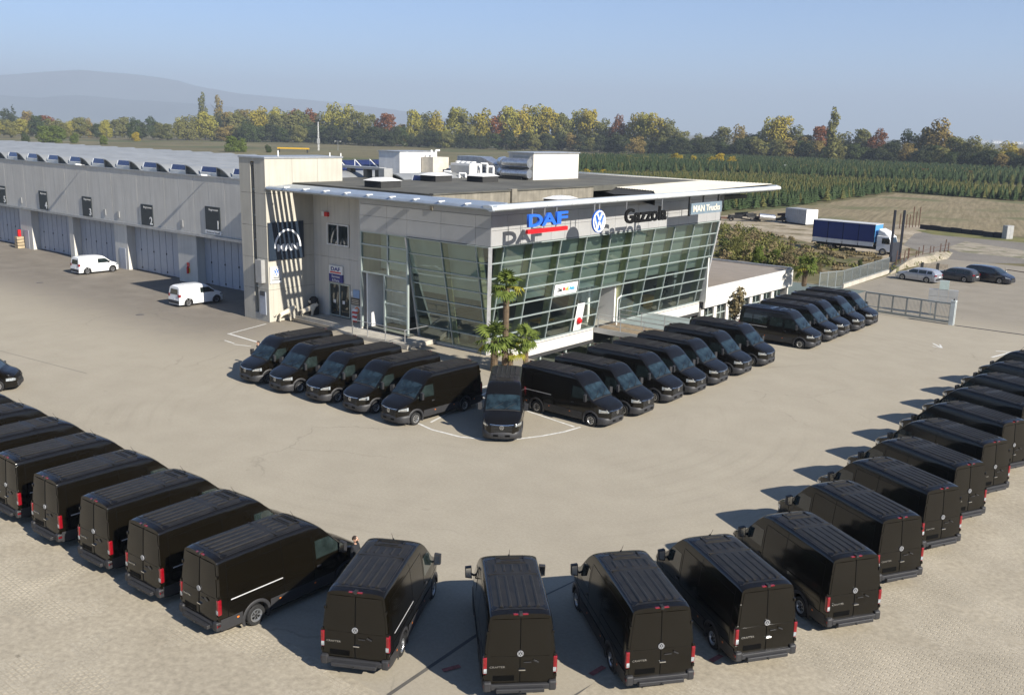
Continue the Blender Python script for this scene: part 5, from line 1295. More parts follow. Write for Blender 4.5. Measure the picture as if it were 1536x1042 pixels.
# dark passenger van at the left edge
Bd_ = Body(top=[(0, 1.75), (.2, 1.88), (1.5, 1.93), (3.3, 1.90), (3.6, 1.80), (4.2, 1.25), (4.35, 1.15), (4.75, 1.02), (4.95, .85), (5.02, .6)], width=[(0, .9), (.1, .94), (4.1, .95), (4.6, .89), (4.85, .78), (4.97, .62), (5.02, .5)],
           sec=[(.2, .96), (.6, 1.), (1.0, .985), (1.4, .94), (1.9, .84)], zb=.22, crown=.09, tail=(.1, .9, 1))
dv = make_car('dark_minibus', 'dark passenger van with only its nose inside the left edge', 'van', Bd_, 5.02, (.95, 4.05), .34, None, [(3.64, 4.16, 'windscreen')],
              [(.3, 2.6, lambda x: 1.2, lambda x: 1.7), (2.7, 4.1, lambda x: 1.18, lambda x: min(1.7, 1.18 + (4.2 - x) * .8))], paint)
p = at(-3, 588); d = Vector((math.cos(R(12)), math.sin(R(12)), 0)); n = Vector((-d.y, d.x, 0)); o = p - d * 4.05 + n * .92
dv.location = (o.x, o.y, 0); dv.rotation_euler = (0, 0, R(12))

# three cars beyond the gate
Be = Body(top=[(0, .98), (.08, 1.12), (.35, 1.36), (.7, 1.44), (1.6, 1.48), (2.5, 1.44), (2.75, 1.38), (3.45, .99), (3.6, .95), (4.2, .86), (4.55, .72), (4.7, .55)],
          width=[(0, .76), (.1, .84), (.4, .9), (3.6, .9), (4.2, .85), (4.5, .72), (4.65, .55), (4.7, .45)], sec=[(.2, .95), (.55, 1.), (.9, .97), (1.2, .84), (1.48, .68)], zb=.2, crown=.07, tail=(.25, .95, .6))
def estate(name, label, p, top=Be):
    return make_car(name, label, 'car', top, 4.7, (.98, 3.72), .32, None, [(2.82, 3.4, 'windscreen')],
                    [(.45, 1.0, lambda x: .98, lambda x: 1.28), (1.1, 1.95, lambda x: .96, lambda x: 1.31), (2.05, 3.3, lambda x: .95, lambda x: min(1.3, .95 + (3.38 - x) * .52))], p, tail=(.78, .95), head=(.6, .74))
def seat_car(o, front, rear, wf, wr, sd):
    """park a car from the photographed ground contacts of two wheels; sd: +1 its left side faces the camera"""
    d = (front - rear).normalized(); n = Vector((-d.y, d.x, 0)); q = rear - d * wr - n * sd * .88
    o.location = (q.x, q.y, 0); o.rotation_euler = (0, 0, math.atan2(d.y, d.x))
c1 = estate('silver_estate_car', 'silver estate car facing left beside the gravel bank', silver_p); seat_car(c1, at(1347.4, 418.7), at(1388.8, 424.4), 3.72, .98, 1)
c2 = estate('grey_hatchback', 'dark grey hatchback between the silver car and the black people carrier', dgrey_p)
d = (at(1347.4, 418.7) - at(1388.8, 424.4)).normalized(); seat_car(c2, at(1445.3, 423.6) + d * 2.74, at(1445.3, 423.6), 3.72, .98, 1)
Bm = Body(top=[(0, 1.2), (.08, 1.5), (.4, 1.68), (1.5, 1.75), (2.8, 1.70), (3.2, 1.6), (4.05, 1.1), (4.25, 1.04), (4.7, .9), (5.0, .72), (5.1, .55)], width=[(0, .86), (.12, .95), (4.2, .97), (4.7, .88), (4.95, .72), (5.07, .55), (5.1, .45)],
          sec=[(.2, .95), (.6, 1.), (1.0, .97), (1.4, .87), (1.75, .74)], zb=.2, crown=.08, tail=(.2, 1.0, .6))
c3 = make_car('black_people_carrier', 'black people carrier facing right, rightmost of the three parked cars', 'car', Bm, 5.1, (1.0, 4.05), .34, None, [(3.28, 4.0, 'windscreen')],
              [(.35, 1.35, lambda x: 1.08, lambda x: 1.52), (1.5, 2.5, lambda x: 1.07, lambda x: 1.53), (2.6, 3.9, lambda x: 1.06, lambda x: min(1.53, 1.06 + (3.98 - x) * .6))], navy_p, tail=(.9, 1.15), head=(.68, .84))
d = -d; d = Vector((math.cos(math.atan2(d.y, d.x) - .05), math.sin(math.atan2(d.y, d.x) - .05), 0))
f_ = at(1498.6, 426.0); seat_car(c3, f_, f_ - d * 3.05, 4.05, 1.0, -1)
# ------------------------------------------------------------------ vegetation
def leaf_mat(name, c0, c1, scale=.35, rnd=.18):
    m = bpy.data.materials.new(name); m.use_nodes = True; nt = m.node_tree; bs = nt.nodes['Principled BSDF']
    bs.inputs['Roughness'].default_value = .75; bs.inputs['Specular IOR Level'].default_value = .2
    tc = nt.nodes.new('ShaderNodeTexCoord'); n = _noise(nt, tc.outputs['Object'], scale, 5, .65)
    c = _ramp(nt, n.outputs[0], [(.33, c0), (.67, c1)]).outputs[0]
    oi = nt.nodes.new('ShaderNodeObjectInfo'); r = _ramp(nt, oi.outputs['Random'], [(0, (1 - rnd, 1 - rnd * .8, 1 - rnd)), (1, (1 + rnd, 1 + rnd * .8, 1 + rnd))]).outputs[0]
    c = _mix(nt, 1., c, r, 'MULTIPLY'); nt.links.new(c, bs.inputs['Base Color'])
    tr = nt.nodes.new('ShaderNodeBsdfTranslucent'); nt.links.new(c, tr.inputs[0])
    mx = nt.nodes.new('ShaderNodeMixShader'); mx.inputs[0].default_value = .22
    out = nt.nodes['Material Output']; nt.links.new(bs.outputs[0], mx.inputs[1]); nt.links.new(tr.outputs[0], mx.inputs[2]); nt.links.new(mx.outputs[0], out.inputs[0])
    return m
barkm = mat('bark', (.075, .06, .045), rough=.9, var=.3, scale=3)
def leaf_cloud(lobes, n, size, seed, inner=.55):
    """leaf clump faces spread through ellipsoid lobes: (x, y, z, rx, ry, rz)"""
    rs = np.random.RandomState(seed); L = np.array(lobes, float); vol = (L[:, 3] * L[:, 4] * L[:, 5]) ** .67
    k = rs.choice(len(L), n, p=vol / vol.sum()); d = rs.normal(size=(n, 3)); d /= np.linalg.norm(d, axis=1)[:, None]
    r = inner + (1.06 - inner) * rs.rand(n) ** .6; c = L[k, :3] + d * L[k, 3:] * r[:, None]
    nrm = d + rs.normal(size=(n, 3)) * .55; nrm /= np.linalg.norm(nrm, axis=1)[:, None]
    t = np.cross(nrm, rs.normal(size=(n, 3))); t /= np.linalg.norm(t, axis=1)[:, None]; b = np.cross(nrm, t)
    s = size * (.6 + .8 * rs.rand(n))[:, None]
    V = np.empty((n, 5, 3)); w = .62
    V[:, 0] = c - t * s; V[:, 1] = c + b * s * w - t * s * .1; V[:, 2] = c + t * s; V[:, 3] = c - b * s * w + t * s * .15; V[:, 4] = c + nrm * s * .28
    F = np.array([(0, 3, 4), (3, 2, 4), (2, 1, 4), (1, 0, 4)]); f = (np.arange(n) * 5)[:, None, None] + F[None]
    return V.reshape(-1, 3).tolist(), f.reshape(-1, 3).tolist()
def crown_mesh(lobes, n, size, seed, m, inner=.55):
    v, f = leaf_cloud(lobes, n, size, seed, inner); me = bpy.data.meshes.new('crown'); me.from_pydata(v, [], f); me.materials.append(m); me.update(); return me
def trunk_mesh(h, r, limbs, seed, m=None):
    rs = random.Random(seed); mb = MB(); p = Vector((0, 0, -.2)); k = 4
    for i in range(k):
        q = Vector((rs.uniform(-.02, .02) * h, rs.uniform(-.02, .02) * h, h * (i + 1) / k)); mb.cyl(p, q, r * (1 - i / k * .7), r * (1 - (i + 1) / k * .7), 7); p = q
    for i in range(limbs):
        a = rs.uniform(0, 6.28); z = h * rs.uniform(.35, .85); ln = h * rs.uniform(.2, .4)
        mb.cyl((0, 0, z), (math.cos(a) * ln * .7, math.sin(a) * ln * .7, z + ln * .7), r * .35, r * .1, 5)
    return mb.mesh('trunk', m or barkm, smooth=60)
# crown forms of unit height (1 m tall, scaled per tree)
def lobes_round(seed, w=.36, z0=.12):
    rs = random.Random(seed); L = [(0, 0, .5, w * .66, w * .66, .42)]
    for i in range(20):
        a = rs.uniform(0, 6.28); z = rs.uniform(z0 - .02, .9); q = math.sin(math.pi * min(1, max(.3, (z + .12) / 1.12))) ** .6
        rr = w * q * rs.uniform(.45, .8); s = rs.uniform(.09, .17) * (1.1 if z < .7 else .85)
        L.append((math.cos(a) * rr, math.sin(a) * rr, z, s * 1.05, s * 1.05, s * .95))
    return L
def lobes_column(seed, w=.12):
    rs = random.Random(seed)
    return [(rs.uniform(-.3, .3) * w, rs.uniform(-.3, .3) * w, z, w * (1 - abs(z - .45) * 1.1) * rs.uniform(.75, 1.1), w * (1 - abs(z - .45) * 1.1) * rs.uniform(.75, 1.1), .13) for z in np.linspace(.1, .92, 9)]
def lobes_cone(seed, w=.24):
    rs = random.Random(seed); L = []
    for z in np.linspace(.12, .93, 9):
        r = w * (1.08 - z)
        for k in range(3):
            a = rs.uniform(0, 6.28); L.append((math.cos(a) * r * .45, math.sin(a) * r * .45, z, r * .75, r * .75, .09))
    return L
PAL = dict(
    gold=((.38, .30, .04), (.20, .175, .03)), yellowgreen=((.36, .32, .055), (.17, .17, .036)), olive=((.19, .18, .052), (.095, .105, .032)),
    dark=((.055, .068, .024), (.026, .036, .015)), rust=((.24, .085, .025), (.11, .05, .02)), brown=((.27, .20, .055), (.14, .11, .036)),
    yellow=((.48, .34, .02), (.26, .21, .025)), fresh=((.16, .20, .03), (.075, .105, .022)), dry=((.24, .185, .10), (.13, .11, .05)), green=((.07, .095, .024), (.035, .05, .016)))
LM = {k: leaf_mat('leaves_' + k, a, b, .16 if k not in ('dry', 'green', 'fresh', 'yellow') else .6) for k, (a, b) in PAL.items()}
_form = {}
def form(kind, shape, var):
    key = (kind, shape, var)
    if key not in _form:
        fn = dict(round=lobes_round, column=lobes_column, cone=lobes_cone)[shape]; sd = var * 13 + len(shape) * 7
        _form[key] = (crown_mesh(fn(sd), dict(round=2300, column=1000, cone=800)[shape], dict(round=.031, column=.026, cone=.028)[shape], sd + 1, LM[kind]), trunk_mesh(.75, .018, 6, sd))
    return _form[key]
KL = dict(gold='tree in yellowing leaf', yellowgreen='yellow green tree', olive='olive green tree', dark='dark green tree', rust='rust red tree', brown='brown leaved tree')
GT = 'trees of the far tree belt'
def tree(name, kind, shape, var, P, h, wide=1., label=None, group=GT, cat='tree'):
    c, t = form(kind, shape, var)
    r = thing(name, label or (KL[kind] + ' in the belt beyond the fields'), cat, P, random.uniform(0, 6.28), group)
    co = linked('crown', c, r); to = linked('trunk', t, r); s = (h * wide, h * wide, h); co.scale = s; to.scale = s
    return r
ZN = [(160, 'above the far end of the hall roof'), (300, 'above the middle of the hall roof'), (410, 'just left of the tower top'), (520, 'above the tower'), (660, 'above the white plant cabin'), (760, 'above the roof ducts'), (870, 'above the cream roof cabin'), (1000, 'above the right roof wing'), (1150, 'above the golden bushes'), (1245, 'left of the right poplar'), (1400, 'right of the right poplar'), (9999, 'at the right end of the belt')]
def belt_tree(x, top, base, kind, shape='round', wide=1., label=None, low=False):
    label = label or (('low ' if low else '') + KL[kind] + ' ' + next(z for q, z in ZN if x < q))
    P = at(x, base); h = height_at(P, x, top)
    return tree('poplar_tree' if shape == 'column' else 'broadleaf_tree', kind, shape, random.randrange(4), P, h, wide, label)
# left belt (behind the hall): lower, continuous
rs = random.Random(5)
x = -60
lk = ['olive', 'green', 'olive', 'yellowgreen', 'green', 'olive', 'yellowgreen', 'brown', 'dark', 'olive']
KL['green'] = 'mid green tree'
while x < 470:
    top = interp([(-60, 170), (0, 173), (90, 173), (150, 178), (200, 170), (270, 177), (300, 168), (345, 164), (385, 161), (445, 165), (470, 164)], x) + rs.uniform(-4, 7)
    k = rs.choice(lk); belt_tree(x, top + 2, 206 + .014 * x + rs.uniform(-3, 1.5), k, 'round', rs.uniform(.85, 1.25)); x += rs.uniform(11, 17)
belt_tree(306, 142, 205, 'olive', 'column', .95, 'tall slim poplar, left one of the pair standing above the left tree belt')
belt_tree(329.5, 146, 205, 'brown', 'column', 1.15, 'tall slim poplar, right one of the pair standing above the left tree belt')
belt_tree(22, 158, 200, 'dark', 'cone', 1.2, 'dark pointed tree in the belt near the left edge'); belt_tree(12, 163, 201, 'dark', 'round'); belt_tree(42, 166, 201, 'brown', 'round'); belt_tree(70, 171, 204, 'rust', 'round', 1.3, 'broad rust brown tree in the left tree belt')
# main belt
M = [(345, 165, 'brown'), (360, 166, 'olive'), (388, 160, 'gold'), (420, 161, 'yellowgreen'), (442, 164, 'rust'), (462, 163, 'rust'), (478, 168, 'olive'), (500, 154, 'yellowgreen'), (518, 157, 'yellowgreen'), (537, 164, 'olive'), (556, 168, 'olive'),
     (581, 167, 'rust'), (602, 184, 'brown'), (621, 164, 'yellowgreen'), (640, 168, 'olive'), (655, 166, 'gold'), (682, 160, 'yellowgreen'), (700, 164, 'olive'), (723, 163, 'gold'), (746, 168, 'rust'), (764, 159, 'yellowgreen'), (785, 158, 'gold'), (803, 157, 'yellowgreen'), (822, 160, 'gold'), (838, 166, 'olive'),
     (866, 164, 'yellowgreen'), (884, 163, 'gold'), (903, 178, 'olive'), (927, 172, 'rust'), (950, 170, 'gold'), (968, 168, 'yellowgreen'), (985, 171, 'gold'), (1002, 178, 'olive'), (1022, 196, 'olive'), (1045, 200, 'olive'), (1062, 203, 'dark'),
     (1083, 187, 'olive'), (1107, 187, 'brown'), (1128, 200, 'olive'), (1152, 176, 'yellowgreen'), (1170, 173, 'gold'), (1190, 188, 'olive'), (1208, 200, 'brown'), (1228, 185, 'rust'), (1262, 198, 'olive'), (1290, 190, 'olive'), (1314, 193, 'rust'),
     (1338, 207, 'dark'), (1362, 194, 'dark'), (1388, 190, 'brown'), (1402, 178, 'brown'), (1430, 202, 'olive'), (1455, 204, 'olive'), (1480, 214, 'olive'), (1510, 212, 'gold'), (1532, 222, 'brown'), (1560, 215, 'olive'), (1590, 205, 'yellowgreen'), (1625, 210, 'dark')]
for i, (x, top, k) in enumerate(M):
    base = interp([(340, 211), (480, 214), (560, 218), (870, 226), (1000, 232), (1300, 244), (1536, 258), (1650, 262)], x)
    lab = None
    if k == 'rust': lab = 'rust red tree ' + {442: 'left of its rust red twin in the belt beyond the hall', 462: 'right of its rust red twin in the belt beyond the hall', 581: 'standing alone among green ones above the white plant cabin', 746: 'between yellow green ones above the roof ducts', 927: 'just right of the roof cabin in the far belt', 1228: 'left against the tall slim poplar on the right', 1314: 'right of the tall slim poplar in the right tree belt'}[x]
    belt_tree(x, top, base, k, 'round', rs.uniform(.8, 1.05) * (1.25 if top > 195 else 1.), lab)
belt_tree(1244, 163, 246, 'olive', 'column', 1.0, 'tall slim poplar standing above the right tree belt'); belt_tree(850, 190, 224, 'olive')
# shorter trees closing the gaps, leaf colours darkened for the shade at the base
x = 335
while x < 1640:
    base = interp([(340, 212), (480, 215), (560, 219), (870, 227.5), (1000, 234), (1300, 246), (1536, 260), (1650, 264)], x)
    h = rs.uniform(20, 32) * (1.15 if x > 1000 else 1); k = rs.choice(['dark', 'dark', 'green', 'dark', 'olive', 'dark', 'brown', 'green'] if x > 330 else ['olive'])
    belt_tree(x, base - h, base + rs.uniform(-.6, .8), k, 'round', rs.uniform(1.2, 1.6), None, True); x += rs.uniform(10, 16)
# conifer nursery: rows of young spruces
conm = leaf_mat('spruce_needles', (.05, .078, .026), (.024, .042, .016), .8); conm2 = leaf_mat('browning_spruce_needles', (.125, .118, .036), (.065, .075, .022), .3)
def spruce_arrays(seed, n=11):
    rs = np.random.RandomState(seed); V = []; F = []
    for t in range(6):
        z0 = .06 + t * .145; r = .30 * (1 - t / 6.6); h = .30 - t * .02; a0 = rs.rand() * 6
        o = len(V); V.append((rs.uniform(-.01, .01), rs.uniform(-.01, .01), min(1., z0 + h)))
        for i in range(n):
            a = a0 + 2 * math.pi * i / n; q = r * (1. if i % 2 else .62) * rs.uniform(.85, 1.12); V.append((math.cos(a) * q, math.sin(a) * q, z0 + (0 if i % 2 else .05)))
        F += [(o, o + 1 + i, o + 1 + (i + 1) % n) for i in range(n)]
    return np.array(V), np.array(F)
SPR = [spruce_arrays(i, 9) for i in range(4)]
SPM = []
for V, F in SPR:
    for m in (conm, conm2):
        me = bpy.data.meshes.new('crown'); me.from_pydata(V.tolist(), [], F.tolist()); me.materials.append(m); me.update(); SPM.append(me)
spt = trunk_mesh(.5, .02, 0, 3)
def in_poly(P, x, y):
    c = False; n = len(P)
    for i in range(n):
        (x0, y0), (x1, y1) = P[i], P[i - 1]
        if (y0 > y) != (y1 > y) and x < (x1 - x0) * (y - y0) / (y1 - y0) + x0: c = not c
    return c
def plantation(poly, ang, dr, ds, jit, seed):
    r_ = random.Random(seed); pts = []; c, s = math.cos(ang), math.sin(ang)
    xs = [p[0] for p in poly]; ys = [p[1] for p in poly]; R0 = max(max(xs) - min(xs), max(ys) - min(ys)); cx, cy_ = sum(xs) / len(xs), sum(ys) / len(ys)
    u = -R0
    while u < R0:
        v = -R0
        while v < R0:
            x, y = cx + c * u - s * v + r_.uniform(-jit, jit), cy_ + s * u + c * v + r_.uniform(-jit, jit)
            if in_poly(poly, x, y) and r_.random() > .08: pts.append((x, y))
            v += ds
        u += dr
    return pts
PA = [(22, 192), (43, 196), (63, 216), (83, 243), (110, 281), (131, 251), (150, 262), (205, 300), (163, 304), (80, 345), (18, 322)]
PB = [(18, 372), (86, 396), (178, 346), (225, 345), (300, 470), (239, 470), (134, 600), (34, 530)]
GS = 'young spruces in the nursery rows'
def far(p): return math.hypot(p[0], p[1])
ptsA = sorted(plantation(PA, R(-28), 1.9, 1.6, .35, 1), key=far); ptsB = plantation(PB, R(-28), 2.6, 2.2, .5, 2)
def front_dist(p):                                  # distance in front of the block's edge that faces the camera
    q = Vector((p[0], p[1])); e = [Vector(x) for x in PA[:6]]; best = 1e9
    for s, t in zip(e[:-1], e[1:]):
        d = t - s; k = max(0, min(1, (q - s).dot(d) / d.dot(d))); best = min(best, (q - s - d * k).length)
    return best
ptsA.sort(key=lambda p: front_dist(p) if p[0] > 30 else 99)
single, rest_ = ptsA[:300], ptsA[300:]
for i, (x, y) in enumerate(single):
    h = random.choice([random.uniform(2.6, 3.6), random.uniform(2.0, 3.2), random.uniform(3.0, 4.1)]); r = thing('spruce_tree', 'young green spruce in the front rows of the conifer nursery', 'tree', (x, y, 0), random.uniform(0, 6.28), GS)
    c = linked('crown', SPM[random.randrange(4) * 2 + (1 if random.random() < .08 else 0)], r); w_ = h * random.uniform(1.0, 1.35); c.scale = (w_, w_, h)
    if i < 120: t = linked('trunk', spt, r); t.scale = (h, h, h)
def mass(name, pts, hr, mat_of, seed, wide=1.0):
    r_ = random.Random(seed); VV = []; FF = []; MI = []; o = 0
    for x, y in pts:
        V, F = SPR[r_.randrange(4)]; h = r_.uniform(*hr); a = r_.uniform(0, 6.28); c, s = math.cos(a), math.sin(a); w = h * wide
        X = np.stack([x + (V[:, 0] * c - V[:, 1] * s) * w, y + (V[:, 0] * s + V[:, 1] * c) * w, V[:, 2] * h], 1)
        VV.append(X); FF.append(F + o); o += len(V); MI += [mat_of(r_)] * len(F)
    me = bpy.data.meshes.new(name); me.from_pydata(np.concatenate(VV).tolist(), [], np.concatenate(FF).tolist())
    me.materials.append(conm); me.materials.append(conm2); me.polygons.foreach_set('material_index', MI); me.update()
    ob = bpy.data.objects.new(name, me); C.objects.link(ob); ob['kind'] = 'stuff'; return ob
mass('spruce_plantation', rest_, (2.5, 3.3), lambda r: 1 if r.random() < .8 else 0, 4, 1.3)
mass('distant_spruce_plantation', ptsB, (3.2, 4.4), lambda r: 1 if r.random() < .15 else 0, 5, 1.35)
# bushes: golden ones between the nursery blocks, green ones behind the hall, dry scrub by the annex
def bush(x, top, base, kind, label, wide=1.3, group=None, n=1):
    P = at(x, base); h = height_at(P, x, top)
    c, t = form(kind, 'round', n % 4); r = thing('shrub', label, 'shrub', P, random.uniform(0, 6.28), group)
    a = linked('crown', c, r); a.scale = (h * wide, h * wide, h * 1.05); a.location.z = -.12 * h; b = linked('trunk', t, r); b.scale = (h * .6, h * .6, h * .6)
    return r
for i, (x, t, b) in enumerate(((1012, 228, 247), (1019, 230, 247), (1040, 232, 248), (1065, 233, 250), (1079, 228, 250), (1083, 236, 251), (1097, 233, 252))):
    bush(x, t, b, 'yellow', 'golden yellow bush %s between the two spruce blocks' % ['leftmost', 'second from the left', 'standing alone', 'third from the right', 'tallest of the right clump', 'low in the right clump', 'rightmost'][i], 1.2, 'golden bushes beyond the spruces', i)
for i, (x, t, b) in enumerate(((880, 252, 268), (904, 252, 268))): bush(x, t, b, 'yellow', 'yellow green bush just behind the roof wing, %s of two' % ('left', 'right')[i], 1.2, 'yellow bushes behind the roof', i)
for i in range(16):
    x = 915 + i * 12.5 + random.uniform(-4, 4); bush(x, 233 + random.uniform(-2, 5), 247, random.choice(['brown', 'olive', 'yellowgreen', 'olive']), 'loose autumn shrub in the hedge between spruces and tall trees', 1.4, 'hedge shrubs beyond the nursery', i)
for i in range(26):
    x = 1120 + i * 16.5 + random.uniform(-5, 5); b = interp([(1120, 253), (1536, 273)], x); bush(x, b - random.uniform(9, 15), b, random.choice(['dark', 'rust', 'brown', 'olive', 'dark']), 'dark hedge shrub between the spruces and the right tree belt', 1.7, 'dark hedge shrubs on the right', i)
for i, (x, t, b, l) in enumerate(((66, 186, 214, 'fresh green tree behind the hall roof near the left edge, left of two'), (84, 184, 214, 'fresh green tree behind the hall roof near the left edge, right of two'), (38, 198, 215, 'low green bush behind the hall roof at the far left'), (113, 198, 215, 'low green bush right of the two fresh trees'), (155, 202, 217, 'small bright green bush over the middle of the hall roof'), (348, 200, 228, 'fresh green tree just left behind the tower'), (364, 206, 228, 'lower half of the green clump behind the tower'), (402, 216, 229, 'small dark bush behind the tower roof'))):
    bush(x, t, b, 'fresh' if i not in (2, 7) else 'green', l, 1.25, 'trees and bushes behind the hall', i)
bush(205, 196, 212, 'yellow', 'small round yellow tree above the hall roof', 1.1)
# dry scrub between the annex and the blue truck
def scatter(poly, n, seed):
    r_ = random.Random(seed); o = []; xs = [p[0] for p in poly]; ys = [p[1] for p in poly]
    while len(o) < n:
        p = (r_.uniform(min(xs), max(xs)), r_.uniform(min(ys), max(ys)))
        if in_poly(poly, *p): o.append(p)
    return o
SC = [tuple(at(u, w).xy) for u, w in ((1078, 392), (1130, 396), (1200, 408), (1255, 408), (1320, 392), (1325, 385), (1255, 372), (1190, 358), (1120, 347), (1078, 345))]
wsheet('rough_grass', ground_mat('rough_dry_grass', two((.12, .10, .05), (.22, .175, .10), .4, 3, 7, ((.08, .085, .03), .25))), [[(p[0], p[1]) for p in SC]], -.006)
VV, FF, MI = [], [], []; r_ = np.random.RandomState(8); o_ = 0
for k, (x, y) in enumerate(scatter(SC, 330, 3)):
    if x > 38 and r_.rand() < .6: continue
    h = r_.uniform(.35, 1.1) * (1.5 if x < 38 else .55); L = [(x + r_.uniform(-.4, .4), y + r_.uniform(-.4, .4), h * r_.uniform(.3, .6), r_.uniform(.4, .9), r_.uniform(.4, .9), h * .5) for _ in range(2)]
    v, f = leaf_cloud(L, 42, .19, k, .4); VV += v; FF += [(a + o_, b + o_, c + o_) for a, b, c in f]; o_ += len(v); MI += [int(r_.choice(3, p=[.35, .47, .18] if x < 39 else [.8, .15, .05]))] * len(f)
me = bpy.data.meshes.new('scrub'); me.from_pydata(VV, [], FF)
for q in ('dry', 'olive', 'green'): me.materials.append(LM[q])
me.polygons.foreach_set('material_index', MI); me.update(); ob = bpy.data.objects.new('scrub', me); C.objects.link(ob); ob['kind'] = 'stuff'
for i, (x, t, b, k, l) in enumerate(((1137, 366, 396, 'fresh', 'yellow green bush behind the annex roof, left of two'), (1163, 370, 396, 'fresh', 'yellow green bush behind the annex roof, right of two'), (1105, 352, 385, 'olive', 'olive bush behind the left end of the annex roof'), (1180, 372, 400, 'dry', 'dry brown bush behind the annex roof'), (1290, 388, 400, 'green', 'dark green bush above the mesh fence'), (1252, 362, 372, 'green', 'small green bush below the blue truck'), (1228, 392, 410, 'dry', 'dry bush behind the right palm'))):
    bush(x, t, b, k, l, 1.0, 'bushes in the dry scrub', i)
# grass tufts on the gravel bank by the parked cars
BK = [tuple(at(u, w).xy) for u, w in ((1335, 412), (1360, 402), (1420, 388), (1425, 380), (1385, 384), (1340, 396))]
VV, FF = [], []; o_ = 0
for k, (x, y) in enumerate(scatter(BK, 90, 5)):
    v, f = leaf_cloud([(x, y, .2, .35, .35, .3)], 16, .13, k, .3); VV += v; FF += [(a + o_, b + o_, c + o_) for a, b, c in f]; o_ += len(v)
me = bpy.data.meshes.new('weeds'); me.from_pydata(VV, [], FF); me.materials.append(LM['olive']); me.update(); ob = bpy.data.objects.new('weeds', me); C.objects.link(ob); ob['kind'] = 'stuff'
bm_ = MB(); bp = [Vector((p[0], p[1], 0)) for p in BK]; cc = sum(bp, Vector()) / len(bp)
ring_ = []
for s, z in ((1.12, -.03), (.9, .35), (.5, .75)): ring_.append([cc + (p - cc) * s + Vector((0, 0, z + .1 * math.sin(i * 2.1))) for i, p in enumerate(bp)])
for a_, b_ in zip(ring_[:-1], ring_[1:]):
    for i in range(len(bp)): bm_.quad([a_[i], a_[(i + 1) % len(bp)], b_[(i + 1) % len(bp)], b_[i]])
bm_.quad(ring_[-1]); o = bm_.build('gravel_bank', gravm, smooth=180); recalc(o); o['kind'] = 'structure'
# ------------------------------------------------------------------ palms
palml = leaf_mat('palm_frond', (.19, .23, .045), (.085, .125, .025), 1.2, .2); palmy = leaf_mat('yellow_palm_frond', (.34, .30, .04), (.22, .22, .03), 1.2)
pbark = mat('palm_fibre', (.16, .115, .07), rough=.95, var=.35, scale=6, bump=.5, bscale=18)
def fan(seed, L=.62, n=13):
    rs = random.Random(seed); mb = MB(); mb.tube([(0, 0, 0), (.28, 0, .12), (.52, 0, .14)], .014, 4)
    for i in range(n):
        a = R(-100 + 200 * i / (n - 1)); d = Vector((math.cos(a), math.sin(a), 0)); s = Vector((-d.y, d.x, 0)); o = Vector((.5, 0, .14)); l = L * (1 - .25 * abs(a) / 1.75) * rs.uniform(.9, 1.08)
        m1 = o + d * l * .55 + Vector((0, 0, .03)); e = o + d * l + Vector((0, 0, -.16 * rs.uniform(.5, 1.6)))
        mb.add([o, m1 + s * .06 + Vector((0, 0, .015)), e, m1 - s * .06 + Vector((0, 0, .015)), m1 - Vector((0, 0, .012))], [(0, 4, 1), (1, 4, 2), (2, 4, 3), (3, 4, 0)])
    return mb
FANS = [fan(i).mesh('frond', palml) for i in range(4)]; FANY = [fan(i + 9, .55, 11).mesh('frond', palmy) for i in range(2)]
def palm(label, P, h, n, scale, seed, group='palms at the glass corner', lean=(0, 0)):
    rs = random.Random(seed); r = thing('palm_tree', label, 'palm', P, 0, group); mb = MB(); k = max(3, int(h / .14)); p = Vector((0, 0, -.1))
    for i in range(k):
        t = (i + 1) / k; q = Vector((lean[0] * t, lean[1] * t, h * t)); mb.cyl(p, q, .15 * scale, .21 * scale, 9); p = q
    mb.build('trunk', pbark, r, smooth=30)
    for i in range(n):
        el = R(rs.choice([70, 50, 35, 20, 5, -12, -30, -45]) + rs.uniform(-8, 8)); yel = el < R(-8) and rs.random() < .35
        f = linked('frond', (FANY if yel else FANS)[rs.randrange(2 if yel else 4)], r, p + Vector((0, 0, .02)), (rs.uniform(-.3, .3), -el, 2.4 * i + rs.uniform(-.2, .2)))
        s = scale * rs.uniform(.85, 1.15); f.scale = (s, s, s)
    return r
def palm_at(label, base, crown_y, n, sc, seed, **k):
    P = at(*base); h = height_at(P, base[0], crown_y); return palm(label, P, h, n, sc, seed, **k)
palm_at('tallest palm at the glass corner, its crown against the lower panes', (757, 557), 432, 26, 1.12, 1)
palm_at('short bushy palm left of the tall palm, behind the corner van', (741, 556), 512, 26, 1.3, 2)
palm_at('short palm right of the tall palm, thin trunk before the white plinth', (788, 556), 510, 18, .95, 3)
palm_at('low palm between the tall palm and the right one', (765, 557), 530, 16, 1.0, 4)
palm_at('palm at the far right corner of the annex by the mesh fence', (1206, 428), 403, 24, 1.45, 5, group='palm by the fence')
P = W(36.0, 73.0); r = thing('dry_yucca', 'tall brown dried plant in front of the annex windows', 'plant', P, 0)
v, f = leaf_cloud([(0, 0, 1.2, .7, .7, 1.2), (.3, .2, 2.0, .5, .5, .8)], 420, .16, 5, .2); me = bpy.data.meshes.new('foliage'); me.from_pydata(v, [], f); me.materials.append(LM['dry']); me.update(); linked('foliage', me, r)
linked('trunk', trunk_mesh(2.0, .06, 4, 8), r)
